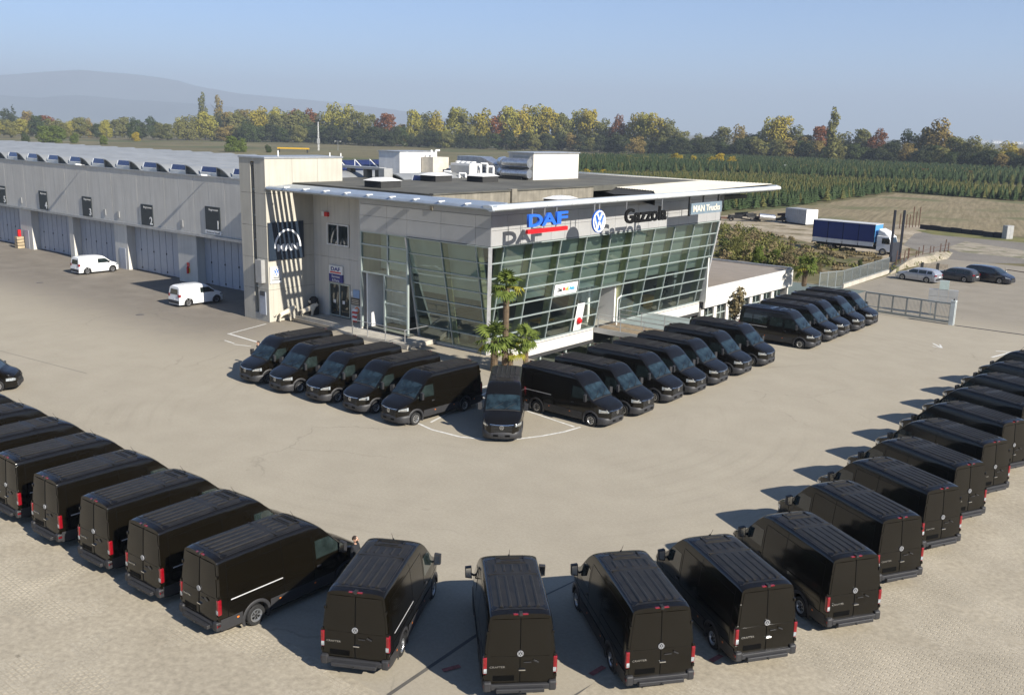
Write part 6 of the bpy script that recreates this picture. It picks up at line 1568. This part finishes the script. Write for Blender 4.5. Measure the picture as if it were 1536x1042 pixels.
# ------------------------------------------------------------------ fence, gate, letterboxes, totem
galv = mat('galvanised_steel', (.36, .40, .40), rough=.4, metal=.6, var=.1)
rustm = mat('rusty_iron', (.085, .04, .024), rough=.9, var=.3, scale=6)
def fence_run(name, label, p, q, h, z0, nb, m, post, group=None, dens=.14, wall=None):
    p, q = Vector((*p, 0)), Vector((*q, 0)); d = q - p; L = d.length; ang = math.atan2(d.y, d.x); r = thing(name, label, 'fence', p, ang, group)
    for i in range(nb + 1):
        x = L * i / nb; mb = MB(); mb.box(x - post, x + post, -post, post, 0, z0 + h + .05); mb.build('post', m, r)
    for i in range(nb):
        x0, x1 = L * i / nb + post, L * (i + 1) / nb - post; mb = MB(); k = int((x1 - x0) / dens)
        for j in range(1, k): x = x0 + (x1 - x0) * j / k; mb.box(x - .012, x + .012, -.012, .012, z0 + .05, z0 + h)
        tag(mb.build('bars', m, r), kind='stuff')
        mb = MB(); mb.box(x0, x1, -.02, .02, z0 + h - .06, z0 + h); mb.build('top_rail', m, r); mb = MB(); mb.box(x0, x1, -.02, .02, z0 + .05, z0 + .11); mb.build('bottom_rail', m, r)
    if wall: mb = MB(); mb.box(-.1, L + .1, -.12, .12, -.05, z0); mb.build('low_wall', concm, r)
    return r
fA, fB = at(1264, 432), at(1331.5, 410)
fence_run('mesh_fence', 'grey steel bar fence on a low pale wall, leading to the dark totem', fA.xy, fB.xy, 1.45, .4, 6, galv, .04, None, .13, True)
fC = at(1228, 436)
fence_run('mesh_fence', 'short taller grey fence section right behind the palm', fC.xy, fA.xy, 1.75, .1, 3, galv, .04, None, .13)
g0, g1 = W(29.5, 85.2), W(22.1, 84.6)
gt = thing('sliding_gate', 'long grey sliding gate standing open across the yard behind the last van', 'gate', g0, math.atan2(g1.y - g0.y, g1.x - g0.x)); L = (g1 - g0).length
for z0, z1, n in ((.12, .32, 'bottom_beam'), (1.72, 1.84, 'top_beam'), (.55, .6, 'lower_rail')):
    mb = MB(); mb.box(0, L, -.06, .06, z0, z1); mb.build(n, galv, gt)
for i in range(7):
    x = L * i / 6; mb = MB(); mb.box(x - .05, x + .05, -.05, .05, .32, 1.72); mb.build('upright', galv, gt)
for i in range(6):
    mb = MB()
    for j in range(1, 11): x = L * (i + j / 11) / 6; mb.box(x - .01, x + .01, -.01, .01, .32, 1.72)
    tag(mb.build('bars', galv, gt), kind='stuff')
gp_ = thing('gate_post', 'pale steel gate post at the right end of the sliding gate', 'gate post', W(21.9, 84.6), PHI)
mb = MB(); mb.box(-.18, .18, -.22, -.08, 0, 2.0); mb.box(-.18, .18, .08, .22, 0, 2.0); mb.box(-.2, .2, -.24, .24, 1.98, 2.08); mb.build('post', mat('pale_steel', (.5, .54, .53), rough=.5), gp_)
mb = MB(); mb.cyl((0, 0, 2.08), (0, 0, 2.22), .07, .06, 8); mb.build('beacon', blk, gp_)
lb_ = thing('letterbox_stand', 'stand of grey letterboxes, three across with one more on top, behind the gate', 'letterboxes', at(1411, 474), PHI + .25)
for i in range(3):
    for j in range(2):
        mb = MB(); mb.box(-1.2 + i * .8 + .02, -.4 + i * .8 - .02, -.2, .2, 1.15 + j * .62, 1.75 + j * .62); mb.build('letterbox', unitg, lb_)
mb = MB(); mb.box(-.38, .38, -.2, .2, 2.4, 3.15); mb.build('letterbox', mat('green_grey_box', (.36, .43, .41), rough=.4), lb_)
for x in (-.9, .9): mb = MB(); mb.box(x - .04, x + .04, -.04, .04, 0, 1.15); mb.build('leg', galv, lb_)
tt = thing('totem_frame', 'dark totem of two tall bare posts over a dark board beside the truck', 'totem', at(1341, 393), 0)
for x in (-.55, .62): mb = MB(); mb.box(x - .12, x + .12, -.12, .12, 0, 6.5); mb.build('post', mat('dark_steel', (.010, .012, .02), rough=.6, spec=.2), tt)
mb = MB(); mb.box(-.43, .5, -.08, .08, 0, 2.5); mb.build('board', mat('dark_board', (.022, .026, .038), rough=.7), tt)
# rusty posts
GR = 'rusty posts of the old wire fence'
A_, B_ = at(1343, 402), at(1424, 381)
for i in range(13):
    t = (i / 12) ** 1.25; P = A_.lerp(B_, t) + Vector((random.uniform(-.3, .3), random.uniform(-.3, .3), 0)); h = random.choice([1.5, 1.7, 1.9, 2.1, 3.1 if i % 4 == 1 else 1.8])
    mb = MB(); mb.box(-.04, .04, -.04, .04, -.1, h); mb.box(-.05, .05, -.05, .05, h, h + .04); o = mb.build('rusty_post', rustm); o.location = P; o.rotation_euler = (random.uniform(-.05, .05), random.uniform(-.05, .05), 0)
    tag(o, 'rusty iron post in the old wire fence right of the totem', 'post', GR)
A_, B_ = at(1349, 343), at(1378, 340)
for i in range(7):
    P = A_.lerp(B_, i / 6); h = random.uniform(2.2, 3.6); mb = MB(); mb.box(-.06, .06, -.06, .06, -.1, h); mb.box(-.07, .07, -.07, .07, h, h + .05); o = mb.build('rusty_post', rustm); o.location = P
    tag(o, 'rusty iron post in the farther row beyond the truck cab', 'post', 'rusty posts beyond the truck')
wr = thing('wire_fence', 'sagging rusty wire strung along the rusty posts', 'fence', (0, 0, 0)); A_, B_ = at(1343, 402), at(1424, 381)
mb = MB()
for z in (.5, .95, 1.4): mb.tube([A_ + Vector((0, 0, z)), A_.lerp(B_, .5) + Vector((0, 0, z - .06)), B_ + Vector((0, 0, z))], .018, 4)
tag(mb.build('wire', rustm, wr), kind='stuff')
# barrier by the parked cars, low black wall, cabinet
q0, q1 = at(1381, 408), at(1421, 410)
t = thing('plank_barrier', 'low timber barrier with two dark posts behind the silver car', 'barrier', q0, math.atan2(q1.y - q0.y, q1.x - q0.x)); L = (q1 - q0).length
mb = MB(); mb.box(-.3, L, -.04, .04, .45, 1.05); mb.build('plank', mat('grey_wood', (.22, .19, .15), rough=.9, var=.3, scale=3), t)
for x in (.1, L * .62): mb = MB(); mb.box(x - .12, x + .12, -.1, .1, 0, 1.15); mb.build('post', blk, t)
q0, q1 = at(1380, 343), at(1508, 357.5)
t = thing('low_black_wall', 'long low black wall along the edge of the stubble field', 'wall', q0, math.atan2(q1.y - q0.y, q1.x - q0.x)); L = (q1 - q0).length
for i in range(8): mb = MB(); mb.box(L * i / 8 + .05, L * (i + 1) / 8 - .05, -.15, .15, -.05, .75 + .08 * (i % 2)); mb.build('wall_section', mat('black_sheet', (.018, .018, .022), rough=.7), t)
t = thing('utility_cabinet', 'grey utility cabinet with a pale side by the road at the right edge', 'cabinet', at(1511, 358), R(20))
mb = MB(); mb.box(-.75, .6, -.45, .45, 0, 2.1); mb.build('cabinet', unitg, t); mb = MB(); mb.box(.605, .63, -.43, .43, .1, 2.0); mb.build('side_panel', unitw, t); mb = MB(); mb.box(-.72, -.08, -.475, -.452, .1, 2.0); mb.box(-.05, .57, -.475, -.452, .1, 2.0); mb.build('door', unitg, t)
# road edge posts
for (u, w) in ((1536, 420), ):
    q0, q1 = at(1508, 414), at(1545, 420); t = thing('rope_barrier', 'thin dark barrier rail at the right edge behind the black people carrier', 'barrier', q0, math.atan2(q1.y - q0.y, q1.x - q0.x)); L = (q1 - q0).length
    for x in (0, L): mb = MB(); mb.box(x - .05, x + .05, -.05, .05, 0, .9); mb.build('post', concm, t)
    mb = MB(); mb.box(0, L, -.02, .02, .72, .8); mb.build('rail', rustm, t)

# ------------------------------------------------------------------ blue truck, grey container, scrap
tarp = mat('blue_tarpaulin', (.012, .03, .16), rough=.5, var=.12, scale=.8, bump=.3, bscale=2); tarp2 = mat('light_blue_tarpaulin', (.07, .25, .52), rough=.5, var=.08, scale=.8)
r0, r1 = Vector((41.6, 133.6, 0)), Vector((48.75, 126.9, 0)); d = (r1 - r0).normalized()
tr = thing('blue_truck', 'white cab truck with a long blue tarpaulin body parked on the dirt', 'truck', r0, math.atan2(d.y, d.x))
mb = MB(); mb.box(0, 8.2, .0, 2.5, 1.62, 3.92); mb.build('tarpaulin_body', tarp, tr)
mb = MB(); mb.box(8.2, 8.24, .02, 2.48, 1.6, 3.9); mb.build('front_tarpaulin', tarp2, tr)
mb = MB(); mb.box(-.02, 8.26, -.02, 2.52, 3.92, 4.0); mb.build('roof_tarpaulin', mat('pale_tarpaulin', (.5, .5, .5), rough=.6), tr)
for i in range(4):
    for y in (-.03, 2.5): mb = MB(); mb.box(.05 + i * 2.05, 2.0 + i * 2.05, y, y + .03, 1.05, 1.6); mb.build('drop_side', unitw, tr)
for i in range(5): mb = MB(); mb.box(i * 2.04, i * 2.04 + .06, -.035, -.005, 1.62, 3.9); mb.build('tarpaulin_strap', seamm, tr)
mb = MB(); mb.box(.0, 8.2, 0, 2.5, .95, 1.06); mb.box(.3, 10.3, .8, 1.7, .6, .95); mb.build('chassis', blk, tr)
cab = MB(); cab.slab([(8.5, .05, .5), (10.35, .05, .5), (10.42, .05, 1.4), (10.1, .05, 2.55), (8.5, .05, 2.6)], (0, 2.3, 0)); co = cab.build('cab', white_p, tr); recalc(co); b = co.modifiers.new('bevel', 'BEVEL'); b.width = .1; b.segments = 3
sp = MB(); sp.slab([(8.5, .15, 2.6), (10.0, .15, 2.58), (9.5, .15, 3.1), (8.6, .15, 3.5)], (0, 2.1, 0)); so_ = sp.build('roof_spoiler', white_p, tr); recalc(so_); b = so_.modifiers.new('bevel', 'BEVEL'); b.width = .15; b.segments = 3
ws = MB(); ws.quad([(10.44, .25, 1.5), (10.44, 2.15, 1.5), (10.16, 2.1, 2.4), (10.16, .3, 2.4)]); ws.build('windscreen', wind, tr)
for y in (.035, 2.365): sw = MB(); sw.quad([(9.2, y, 1.55), (10.25, y, 1.55), (10.05, y, 2.3), (9.2, y, 2.3)]); o = sw.build('side_window', sideg, tr)
mi_ = MB(); mi_.box(10.1, 10.25, -.25, -.05, 1.6, 2.2); mi_.build('mirror', blk, tr)
t_, rm_, h_ = wheel_meshes(.48, .3); tm_, rmm_ = t_.mesh('tyre', blk, smooth=40), rm_.mesh('rim', steel, smooth=40)
for x in (2.6, 9.4):
    for y, a in ((.16, math.pi), (2.34, 0)): wl = linked('wheel', tm_, tr, (x, y, .48), (0, 0, a)); linked('rim', rmm_, wl)
mb = MB(); mb.box(-.04, 0, .1, .35, .95, 1.05); mb.box(-.04, 0, 2.15, 2.4, .95, 1.05); mb.build('tail_light', lampred, tr)
tr.scale = (1.07, 1, 1)
p0, p1 = at(1177, 334), at(1208, 338.5); d = p1 - p0
ctn = thing('grey_trailer_body', 'grey curtain sided box body with a white end standing on the dirt lot', 'container', p0, math.atan2(d.y, d.x)); L = d.length
for i in range(10): mb = MB(); mb.slab([(L * i / 10, .0, .25), (L * (i + .5) / 10, -.06, .25), (L * (i + 1) / 10, 0, .25), (L * (i + 1) / 10, .1, .25), (L * i / 10, .1, .25)], (0, 0, 2.45)); o = mb.build('curtain_fold', mat('grey_curtain', (.33, .345, .36), rough=.6), ctn); recalc(o)
mb = MB(); mb.box(0, L, .1, 2.5, .2, 2.72); mb.build('box', unitg, ctn); mb = MB(); mb.box(L, L + .06, -.02, 2.52, .2, 2.75); mb.build('end_panel', wht, ctn); mb = MB(); mb.box(0, L, .2, 2.4, 0, .2); mb.build('sled', blk, ctn)
P = at(1130, 332)
sc = thing('scrap_heap', 'long heap of dark scrapped truck frames with a pale tank in the middle', 'scrap heap', P, math.atan2(-.05, 1)); r_ = random.Random(3)
for i in range(26):
    x = r_.uniform(-8.0, 6.5); z = r_.uniform(.2, 1.3); a = r_.uniform(-.4, .4); mb = MB(); l = r_.uniform(1.2, 3.2)
    mb.beam((x, r_.uniform(-1, 1), z), (x + l * math.cos(a), r_.uniform(-1, 1), max(.1, z + l * math.sin(a) * .4)), r_.uniform(.15, .5), r_.uniform(.2, .6)); mb.build('scrap_beam', r_.choice([blk, rustm, gapm, blk, gapm]), sc)
mb = MB(); mb.cyl((.8, -.9, 1.0), (3.6, -.7, .8), .55, .55, 14); mb.build('tank', ductm, sc)
for x in (-6.5, -4.2, 5.2): wl = linked('tyre', tm_, sc, (x, -1.3, .5), (0, 0, .3))
# small far things
P = at(1177, 258); t = thing('tractor', 'tiny blue and white tractor at the edge of the far spruces', 'tractor', P, .6)
mb = MB(); mb.box(-1, 1.8, -.6, .6, .8, 1.8); mb.build('bonnet', letb, t); mb = MB(); mb.box(-1.3, .3, -.75, .75, 1.6, 3.0); mb.build('cab', unitw, t)
for x, r in ((-.9, .85), (1.4, .55)):
    for y in (-.85, .85): mb = MB(); mb.cyl((x, y - .2, r), (x, y + .2, r), r, r, 14); mb.build('wheel', blk, t)
P = at(478, 226); t = thing('lattice_mast', 'thin white lattice mast behind the tower', 'mast', P, 0); h = height_at(P, 478, 183)
mb = MB()
for k in range(3):
    a = 2.1 * k; mb.cyl((math.cos(a) * .5, math.sin(a) * .5, 0), (math.cos(a) * .2, math.sin(a) * .2, h), .09, .07, 5)
for i in range(14):
    z = h * i / 14; q = .5 - .3 * i / 14; mb.tube([(math.cos(2.1 * k) * q, math.sin(2.1 * k) * q, z) for k in range(3)] + [(q, 0, z + h / 14)], .05, 4)
mb.build('lattice', wht, t); mb = MB(); mb.box(-.8, .8, -.5, .5, h * .25, h * .42); mb.build('equipment_box', unitg, t)
P = at(507, 226); t = thing('lamp_post', 'double armed lamp post behind the tower roof', 'lamp post', P, 0); h = height_at(P, 507, 212); mb = MB(); mb.cyl((0, 0, 0), (0, 0, h), .12, .08, 6); mb.beam((-1.6, 0, h), (1.6, 0, h), .15, .12); mb.build('post', railm, t)
for x in (-1.6, 1.6): mb = MB(); mb.box(x - .5, x + .5, -.2, .2, h - .12, h + .08); mb.build('lamp_head', wht, t)
P = at(440, 229); t = thing('yellow_gantry', 'yellow beam gantry showing just above the tower coping', 'gantry', P, -.1)
mb = MB(); mb.box(-9, 9, -.4, .4, 1.9, 2.7); mb.build('beam', mat('gantry_yellow', (.6, .36, .02), rough=.5), t)
for x in (-8, 8): mb = MB(); mb.box(x - .4, x + .4, -.3, .3, 0, 1.9); mb.build('leg', gapm, t)
rfm = mat('red_tile_roof', (.26, .10, .06), rough=.9)
for (u, w, wd, hh, l) in ((52, 180, 34, 8, 'far white house among the trees at the left'), (122, 178, 40, 8, 'far pale house left of the mountain foot'), (95, 179, 30, 8, 'far red roofed house left of the pale house'), (365, 177, 44, 9, 'far house below the mountain slope'), (1190, 209, 60, 15, 'far red roofed house seen between right belt trees'), (1495, 214, 120, 20, 'far pale apartment block on the right horizon'), (1475, 213, 80, 18, 'far long block left of the pale apartment block'), (1525, 215, 140, 16, 'far low grey shed at the right horizon')):
    P = at(u, w + 1.5); t = thing('far_house', l, 'house', P, random.uniform(-.3, .3)); mb = MB(); wd = min(wd, 60); mb.box(-wd / 2, wd / 2, -8, 8, -1, hh * .7); mb.build('wall', unitw, t)
    mb = MB(); mb.slab([(-wd / 2 - 1, -9, hh * .7), (-wd / 2 - 1, 9, hh * .7), (-wd / 2 - 1, 0, hh)], (wd + 2, 0, 0)); o = mb.build('roof', rfm if 'red' in l or 'house' in l else unitg, t); recalc(o)
    for i in range(4): mb = MB(); mb.box(-wd / 2 + wd * (i + .3) / 4, -wd / 2 + wd * (i + .6) / 4, -8.1, -8, hh * .2, hh * .5); mb.build('window', sideg, t)

# ------------------------------------------------------------------ people, sculptures, bin
def skin_figure(name, parent, joints, edges, radii, m, sub=2):
    me = bpy.data.meshes.new(name); me.from_pydata(joints, edges, []); ob = bpy.data.objects.new(name, me); C.objects.link(ob)
    sk = ob.modifiers.new('skin', 'SKIN'); sk.use_smooth_shade = True; sb = ob.modifiers.new('sub', 'SUBSURF'); sb.levels = sub; sb.render_levels = sub
    for v, r in zip(me.skin_vertices[0].data, radii): v.radius = (r, r) if not isinstance(r, tuple) else r
    me.skin_vertices[0].data[0].use_root = True
    dg = bpy.context.evaluated_depsgraph_get(); nm = bpy.data.meshes.new_from_object(ob.evaluated_get(dg)); bpy.data.objects.remove(ob); nm.materials.clear(); nm.materials.append(m); nm.name = name
    nm.polygons.foreach_set('use_smooth', [True] * len(nm.polygons))
    return linked(name, nm, parent)
skinm = mat('skin', (.50, .30, .21), rough=.6, var=.05); clothm = mat('black_clothes', (.012, .013, .016), rough=.85, var=.2); hairm = mat('dark_hair', (.03, .018, .012), rough=.7); maskm = mat('black_mask', (.01, .01, .01), rough=.8)
def person(label, P, rot, mask):
    r = thing('person', label, 'person', P, rot, None)
    J = [(0, 0, .95), (0, 0, 1.15), (0, 0, 1.38), (0, 0, 1.48), (.0, .17, 1.40), (-.02, .24, 1.12), (.12, .22, .92), (0, -.17, 1.40), (-.02, -.24, 1.12), (.12, -.22, .92), (0, .1, .88), (.02, .11, .5), (-.02, .11, .08), (.13, .12, .04), (0, -.1, .88), (.02, -.11, .5), (-.02, -.11, .08), (.13, -.12, .04)]
    E_ = [(0, 1), (1, 2), (2, 3), (2, 4), (4, 5), (5, 6), (2, 7), (7, 8), (8, 9), (0, 10), (10, 11), (11, 12), (12, 13), (0, 14), (14, 15), (15, 16), (16, 17)]
    Rr = [(.15, .12), (.15, .12), (.16, .13), .06, .075, .055, .045, .075, .055, .045, .1, .075, .055, .05, .1, .075, .055, .05]
    skin_figure('body', r, J, E_, Rr, clothm)
    hd = MB(); n = 14; vs = []
    for i in range(9):
        t = math.pi * i / 8
        for k in range(n):
            a = 2 * math.pi * k / n; q = math.sin(t); x = math.cos(a) * q * (.098 if i < 5 else .088); y = math.sin(a) * q * .076; z = -math.cos(t) * -.118
            if i > 5 and x > 0: x *= .92
            vs.append((x + .01, y, 1.64 + z))
    hd.add(vs, [(i * n + k, i * n + (k + 1) % n, (i + 1) * n + (k + 1) % n, (i + 1) * n + k) for i in range(8) for k in range(n)])
    hd.slab([(.1, -.014, 1.66), (.1, .014, 1.66), (.1, .018, 1.61), (.1, -.018, 1.61)], (.03, 0, 0)); hd.cyl((0, 0, 1.44), (0, 0, 1.56), .055, .05, 10)
    h = hd.build('head', skinm, r, smooth=60); recalc(h)
    for y in (-.032, .032): e = MB(); e.box(.095, .108, y - .012, y + .012, 1.655, 1.668); e.build('eye', seamm, h)
    for y in (-.08, .08): e = MB(); e.box(-.02, .02, y - .01, y + .01, 1.61, 1.67); e.build('ear', skinm, h)
    hr = MB(); vs = []
    for i in range(5):
        t = math.pi * .55 * i / 4
        for k in range(n):
            a = 2 * math.pi * k / n; vs.append((math.cos(a) * math.sin(t) * .106 - .012, math.sin(a) * math.sin(t) * .085, 1.65 + math.cos(t) * .124 + (.02 if math.cos(a) > .5 and i > 2 else 0)))
    hr.add(vs, [(i * n + k, i * n + (k + 1) % n, (i + 1) * n + (k + 1) % n, (i + 1) * n + k) for i in range(4) for k in range(n)]); hh = hr.build('hair', hairm, r, smooth=60); recalc(hh)
    if mask: mk = MB(); mk.slab([(.07, -.06, 1.62), (.118, 0, 1.63), (.07, .06, 1.62), (.07, .055, 1.55), (.105, 0, 1.53), (.07, -.055, 1.55)], (.012, 0, 0)); o = mk.build('face_mask', maskm, r); recalc(o)
    for s in (1, -1):
        hdn = MB(); b0 = Vector((.13, .22 * s, .90)); hdn.beam(b0, b0 + Vector((.03, 0, -.09)), .075, .03, (0, 1, 0))
        for k in range(4):
            f0 = b0 + Vector((.03 + .0, (k - 1.5) * .018, -.09)); f1 = f0 + Vector((.012, 0, -.045 + .006 * abs(k - 1.5))); hdn.tube([f0, f1, f1 + Vector((-.01, 0, -.025))], .0085, 6)
        hdn.tube([b0 + Vector((.02, .03 * s, -.02)), b0 + Vector((.05, .035 * s, -.06)), b0 + Vector((.055, .03 * s, -.085))], .01, 6); hdn.build('hand', skinm, r)
    return r
person('person in black with a face mask, only head and shoulders above the nearest left van', (-5.14, 29.9, 0), R(-20), True)
person('person in black standing at the windscreen of the van nearest the tower', (-16.15, 59.1, 0), R(-150), False)
lionm = mat('cream_sculpture', (.55, .50, .40), rough=.5, var=.2, scale=5)
def lion(label, P, rot):
    r = thing('lion_sculpture', label, 'sculpture', P, rot, 'lion sculptures by the tower')
    J = [(-.35, 0, .78), (.0, 0, .76), (.35, 0, .86), (.55, 0, 1.08), (.72, 0, 1.12), (.86, 0, 1.06), (.38, .13, .55), (.36, .14, .28), (.40, .14, .05), (.38, -.13, .55), (.30, -.14, .28), (.34, -.14, .05), (-.38, .13, .55), (-.48, .14, .30), (-.44, .14, .05), (-.38, -.13, .55), (-.54, -.14, .30), (-.5, -.14, .05), (-.55, 0, .74), (-.75, 0, .5), (-.85, 0, .62)]
    E_ = [(0, 1), (1, 2), (2, 3), (3, 4), (4, 5), (2, 6), (6, 7), (7, 8), (2, 9), (9, 10), (10, 11), (0, 12), (12, 13), (13, 14), (0, 15), (15, 16), (16, 17), (0, 18), (18, 19), (19, 20)]
    Rr = [.19, .19, .23, .2, .15, .09, .1, .07, .065, .1, .07, .065, .12, .07, .065, .12, .07, .065, .05, .035, .04]
    skin_figure('body', r, J, E_, Rr, lionm)
    m = MB()
    for s in (1, -1): m.slab([(.66, .08 * s, 1.22), (.72, .12 * s, 1.22), (.70, .11 * s, 1.31)], (.02, .02 * s, 0))
    o = m.build('ear', lionm, r); recalc(o); return r
lion('cream lion sculpture in the sun at the foot of the tower', W(61.0, 45.6), PHI + R(70)); lion('cream lion sculpture in the striped shade by the courtyard corner', W(60.8, 47.6), PHI + R(50))
lion('pale lion sculpture at the dark left foot of the tower', W(65.3, 45.3), PHI + R(160))
t = ything('litter_bin', 'black round litter bin with a dome lid against the courtyard corner', 'bin', 60.9, 48.3, None, .24)
mb = MB(); mb.lathe([(0, .36), (.05, .40), (1.0, .42), (1.05, .40), (1.3, .34), (1.45, .18), (1.48, .001)], Y(60.9, 48.3, .24), (0, 0, 1), 18); mb.build('bin', blk, t, smooth=40)
mb = MB(); mb.ab(60.75, 61.05, 47.86, 47.9, 1.25, 1.42); mb.build('slot', unitg, t)
t = ything('barrier_board', 'red and white striped warning board leaning beside the glass entrance', 'warning board', 56.2, 48.6, None, .2)
for k in range(6): mb = MB(); mb.slab([Y(56.5, 48.5, .25 + k * .17), Y(55.95, 48.5, .25 + k * .17), Y(55.95, 48.6, .42 + k * .17), Y(56.5, 48.6, .42 + k * .17)], (0, .02, 0)); o = mb.build('stripe', wht if k % 2 else letr, t); recalc(o)
# red chalk marks on the ground by the vans
rdm = mat('faded_red_paint', (.28, .10, .085), rough=.9, var=.4, scale=6)
for (u0, w0, u1, w1) in ((664, 1006, 690, 999), (886, 1012, 906, 1000), (1066, 992, 1082, 983)):
    p, q = at(u0, w0), at(u1, w1); mb = MB(); d = (q - p).normalized(); n = Vector((-d.y, d.x, 0)) * .09; mb.quad([p + n + Vector((0, 0, .026)), p - n + Vector((0, 0, .026)), q - n + Vector((0, 0, .026)), q + n + Vector((0, 0, .026))]); o = mb.build('painted_marking', rdm); recalc(o); o['kind'] = 'structure'

# ------------------------------------------------------------------ behind the showroom glass
wood = mat('yellow_wood', (.42, .28, .09), rough=.5)
def FW(a, b, z=1.0): return W(a * CAM_SCALE, b * CAM_SCALE, z * CAM_SCALE + CAM_DZ)
def indoor(name, label, cat, a, b): t = thing(name, label, cat, FW(a, b, .94), PHI); return t
for i, (a, b, l) in enumerate(((41.3, 64.6, 'yellow wood counter behind the glass just right of the entrance'), (41.6, 67.6, 'yellow wood counter behind the glass near the middle of the right bays'), (41.4, 53.3, 'low yellow wood table behind the glass left of the poster'))):
    t = indoor('counter', l, 'counter', a, b); mb = MB(); mb.box(-.5, .5, -1.0, 1.0, .95, 1.05); mb.build('top', wood, t); mb = MB(); mb.box(-.4, .4, -.9, .9, 0, .95); mb.build('front', wood if i < 2 else inm, t)
t = indoor('display_board', 'stack of white display boards behind the glass at the far right', 'display board', 40.9, 71.2)
for k in range(3): mb = MB(); mb.box(-.05, .05, -.55, .55, .3 + k * 1.05, 1.2 + k * 1.05); mb.build('board', wht, t)
for y in (-.5, .5): mb = MB(); mb.box(.06, .12, y - .03, y + .03, 0, 3.4); mb.build('frame', framem, t)
for i, (a, b, l) in enumerate(((41.0, 69.0, 'dark leafy plant behind the glass in the right bays'), (41.2, 47.2, 'leafy plant behind the glass by the corner post'))):
    t = indoor('pot_plant', l, 'plant', a, b); v, f = leaf_cloud([(0, 0, 1.6, .6, .6, .7), (.1, .2, 2.3, .45, .45, .5)], 260, .16, 40 + i, .2); me = bpy.data.meshes.new('foliage'); me.from_pydata(v, [], f); me.materials.append(LM['dark' if i == 0 else 'green']); linked('foliage', me, t)
    mb = MB(); mb.lathe([(0, .001), (0, .22), (.5, .3), (.5, .001)], (0, 0, 0), (0, 0, 1), 12); mb.build('pot', inwh, t); mb = MB(); mb.cyl((0, 0, .4), (0, 0, 1.6), .05, .03, 6); mb.build('stem', barkm, t)
dvn = white_van('white van on display behind the glass right of the showroom entrance'); P = FW(42.9, 64.6, .945); dvn.location = P; dvn.rotation_euler = (0, 0, PHI + R(-80))
t = indoor('desk', 'grey desk behind the dim left facade glass', 'desk', 43.5, 47.4); mb = MB(); mb.box(-.8, .8, -.4, .4, .70, .75); mb.build('top', inwh, t)
for x in (-.75, .75):
    mb = MB(); mb.box(x - .03, x + .03, -.35, .35, 0, .7); mb.build('leg', gapm, t)
for i, (a, b) in enumerate(((41.0, 46.9), (44.6, 47.0))):
    t = indoor('light_column', ('bright', 'pale')[i] + ' slim lit column inside the glass corner' if i == 0 else 'pale slim column inside the left facade glass', 'column', a, b); mb = MB(); mb.cyl((0, 0, 0), (0, 0, 3.4), .07, .07, 8); mb.build('shaft', inwh, t); mb = MB(); mb.cyl((0, 0, 0), (0, 0, .05), .2, .2, 10); mb.build('base', inwh, t)
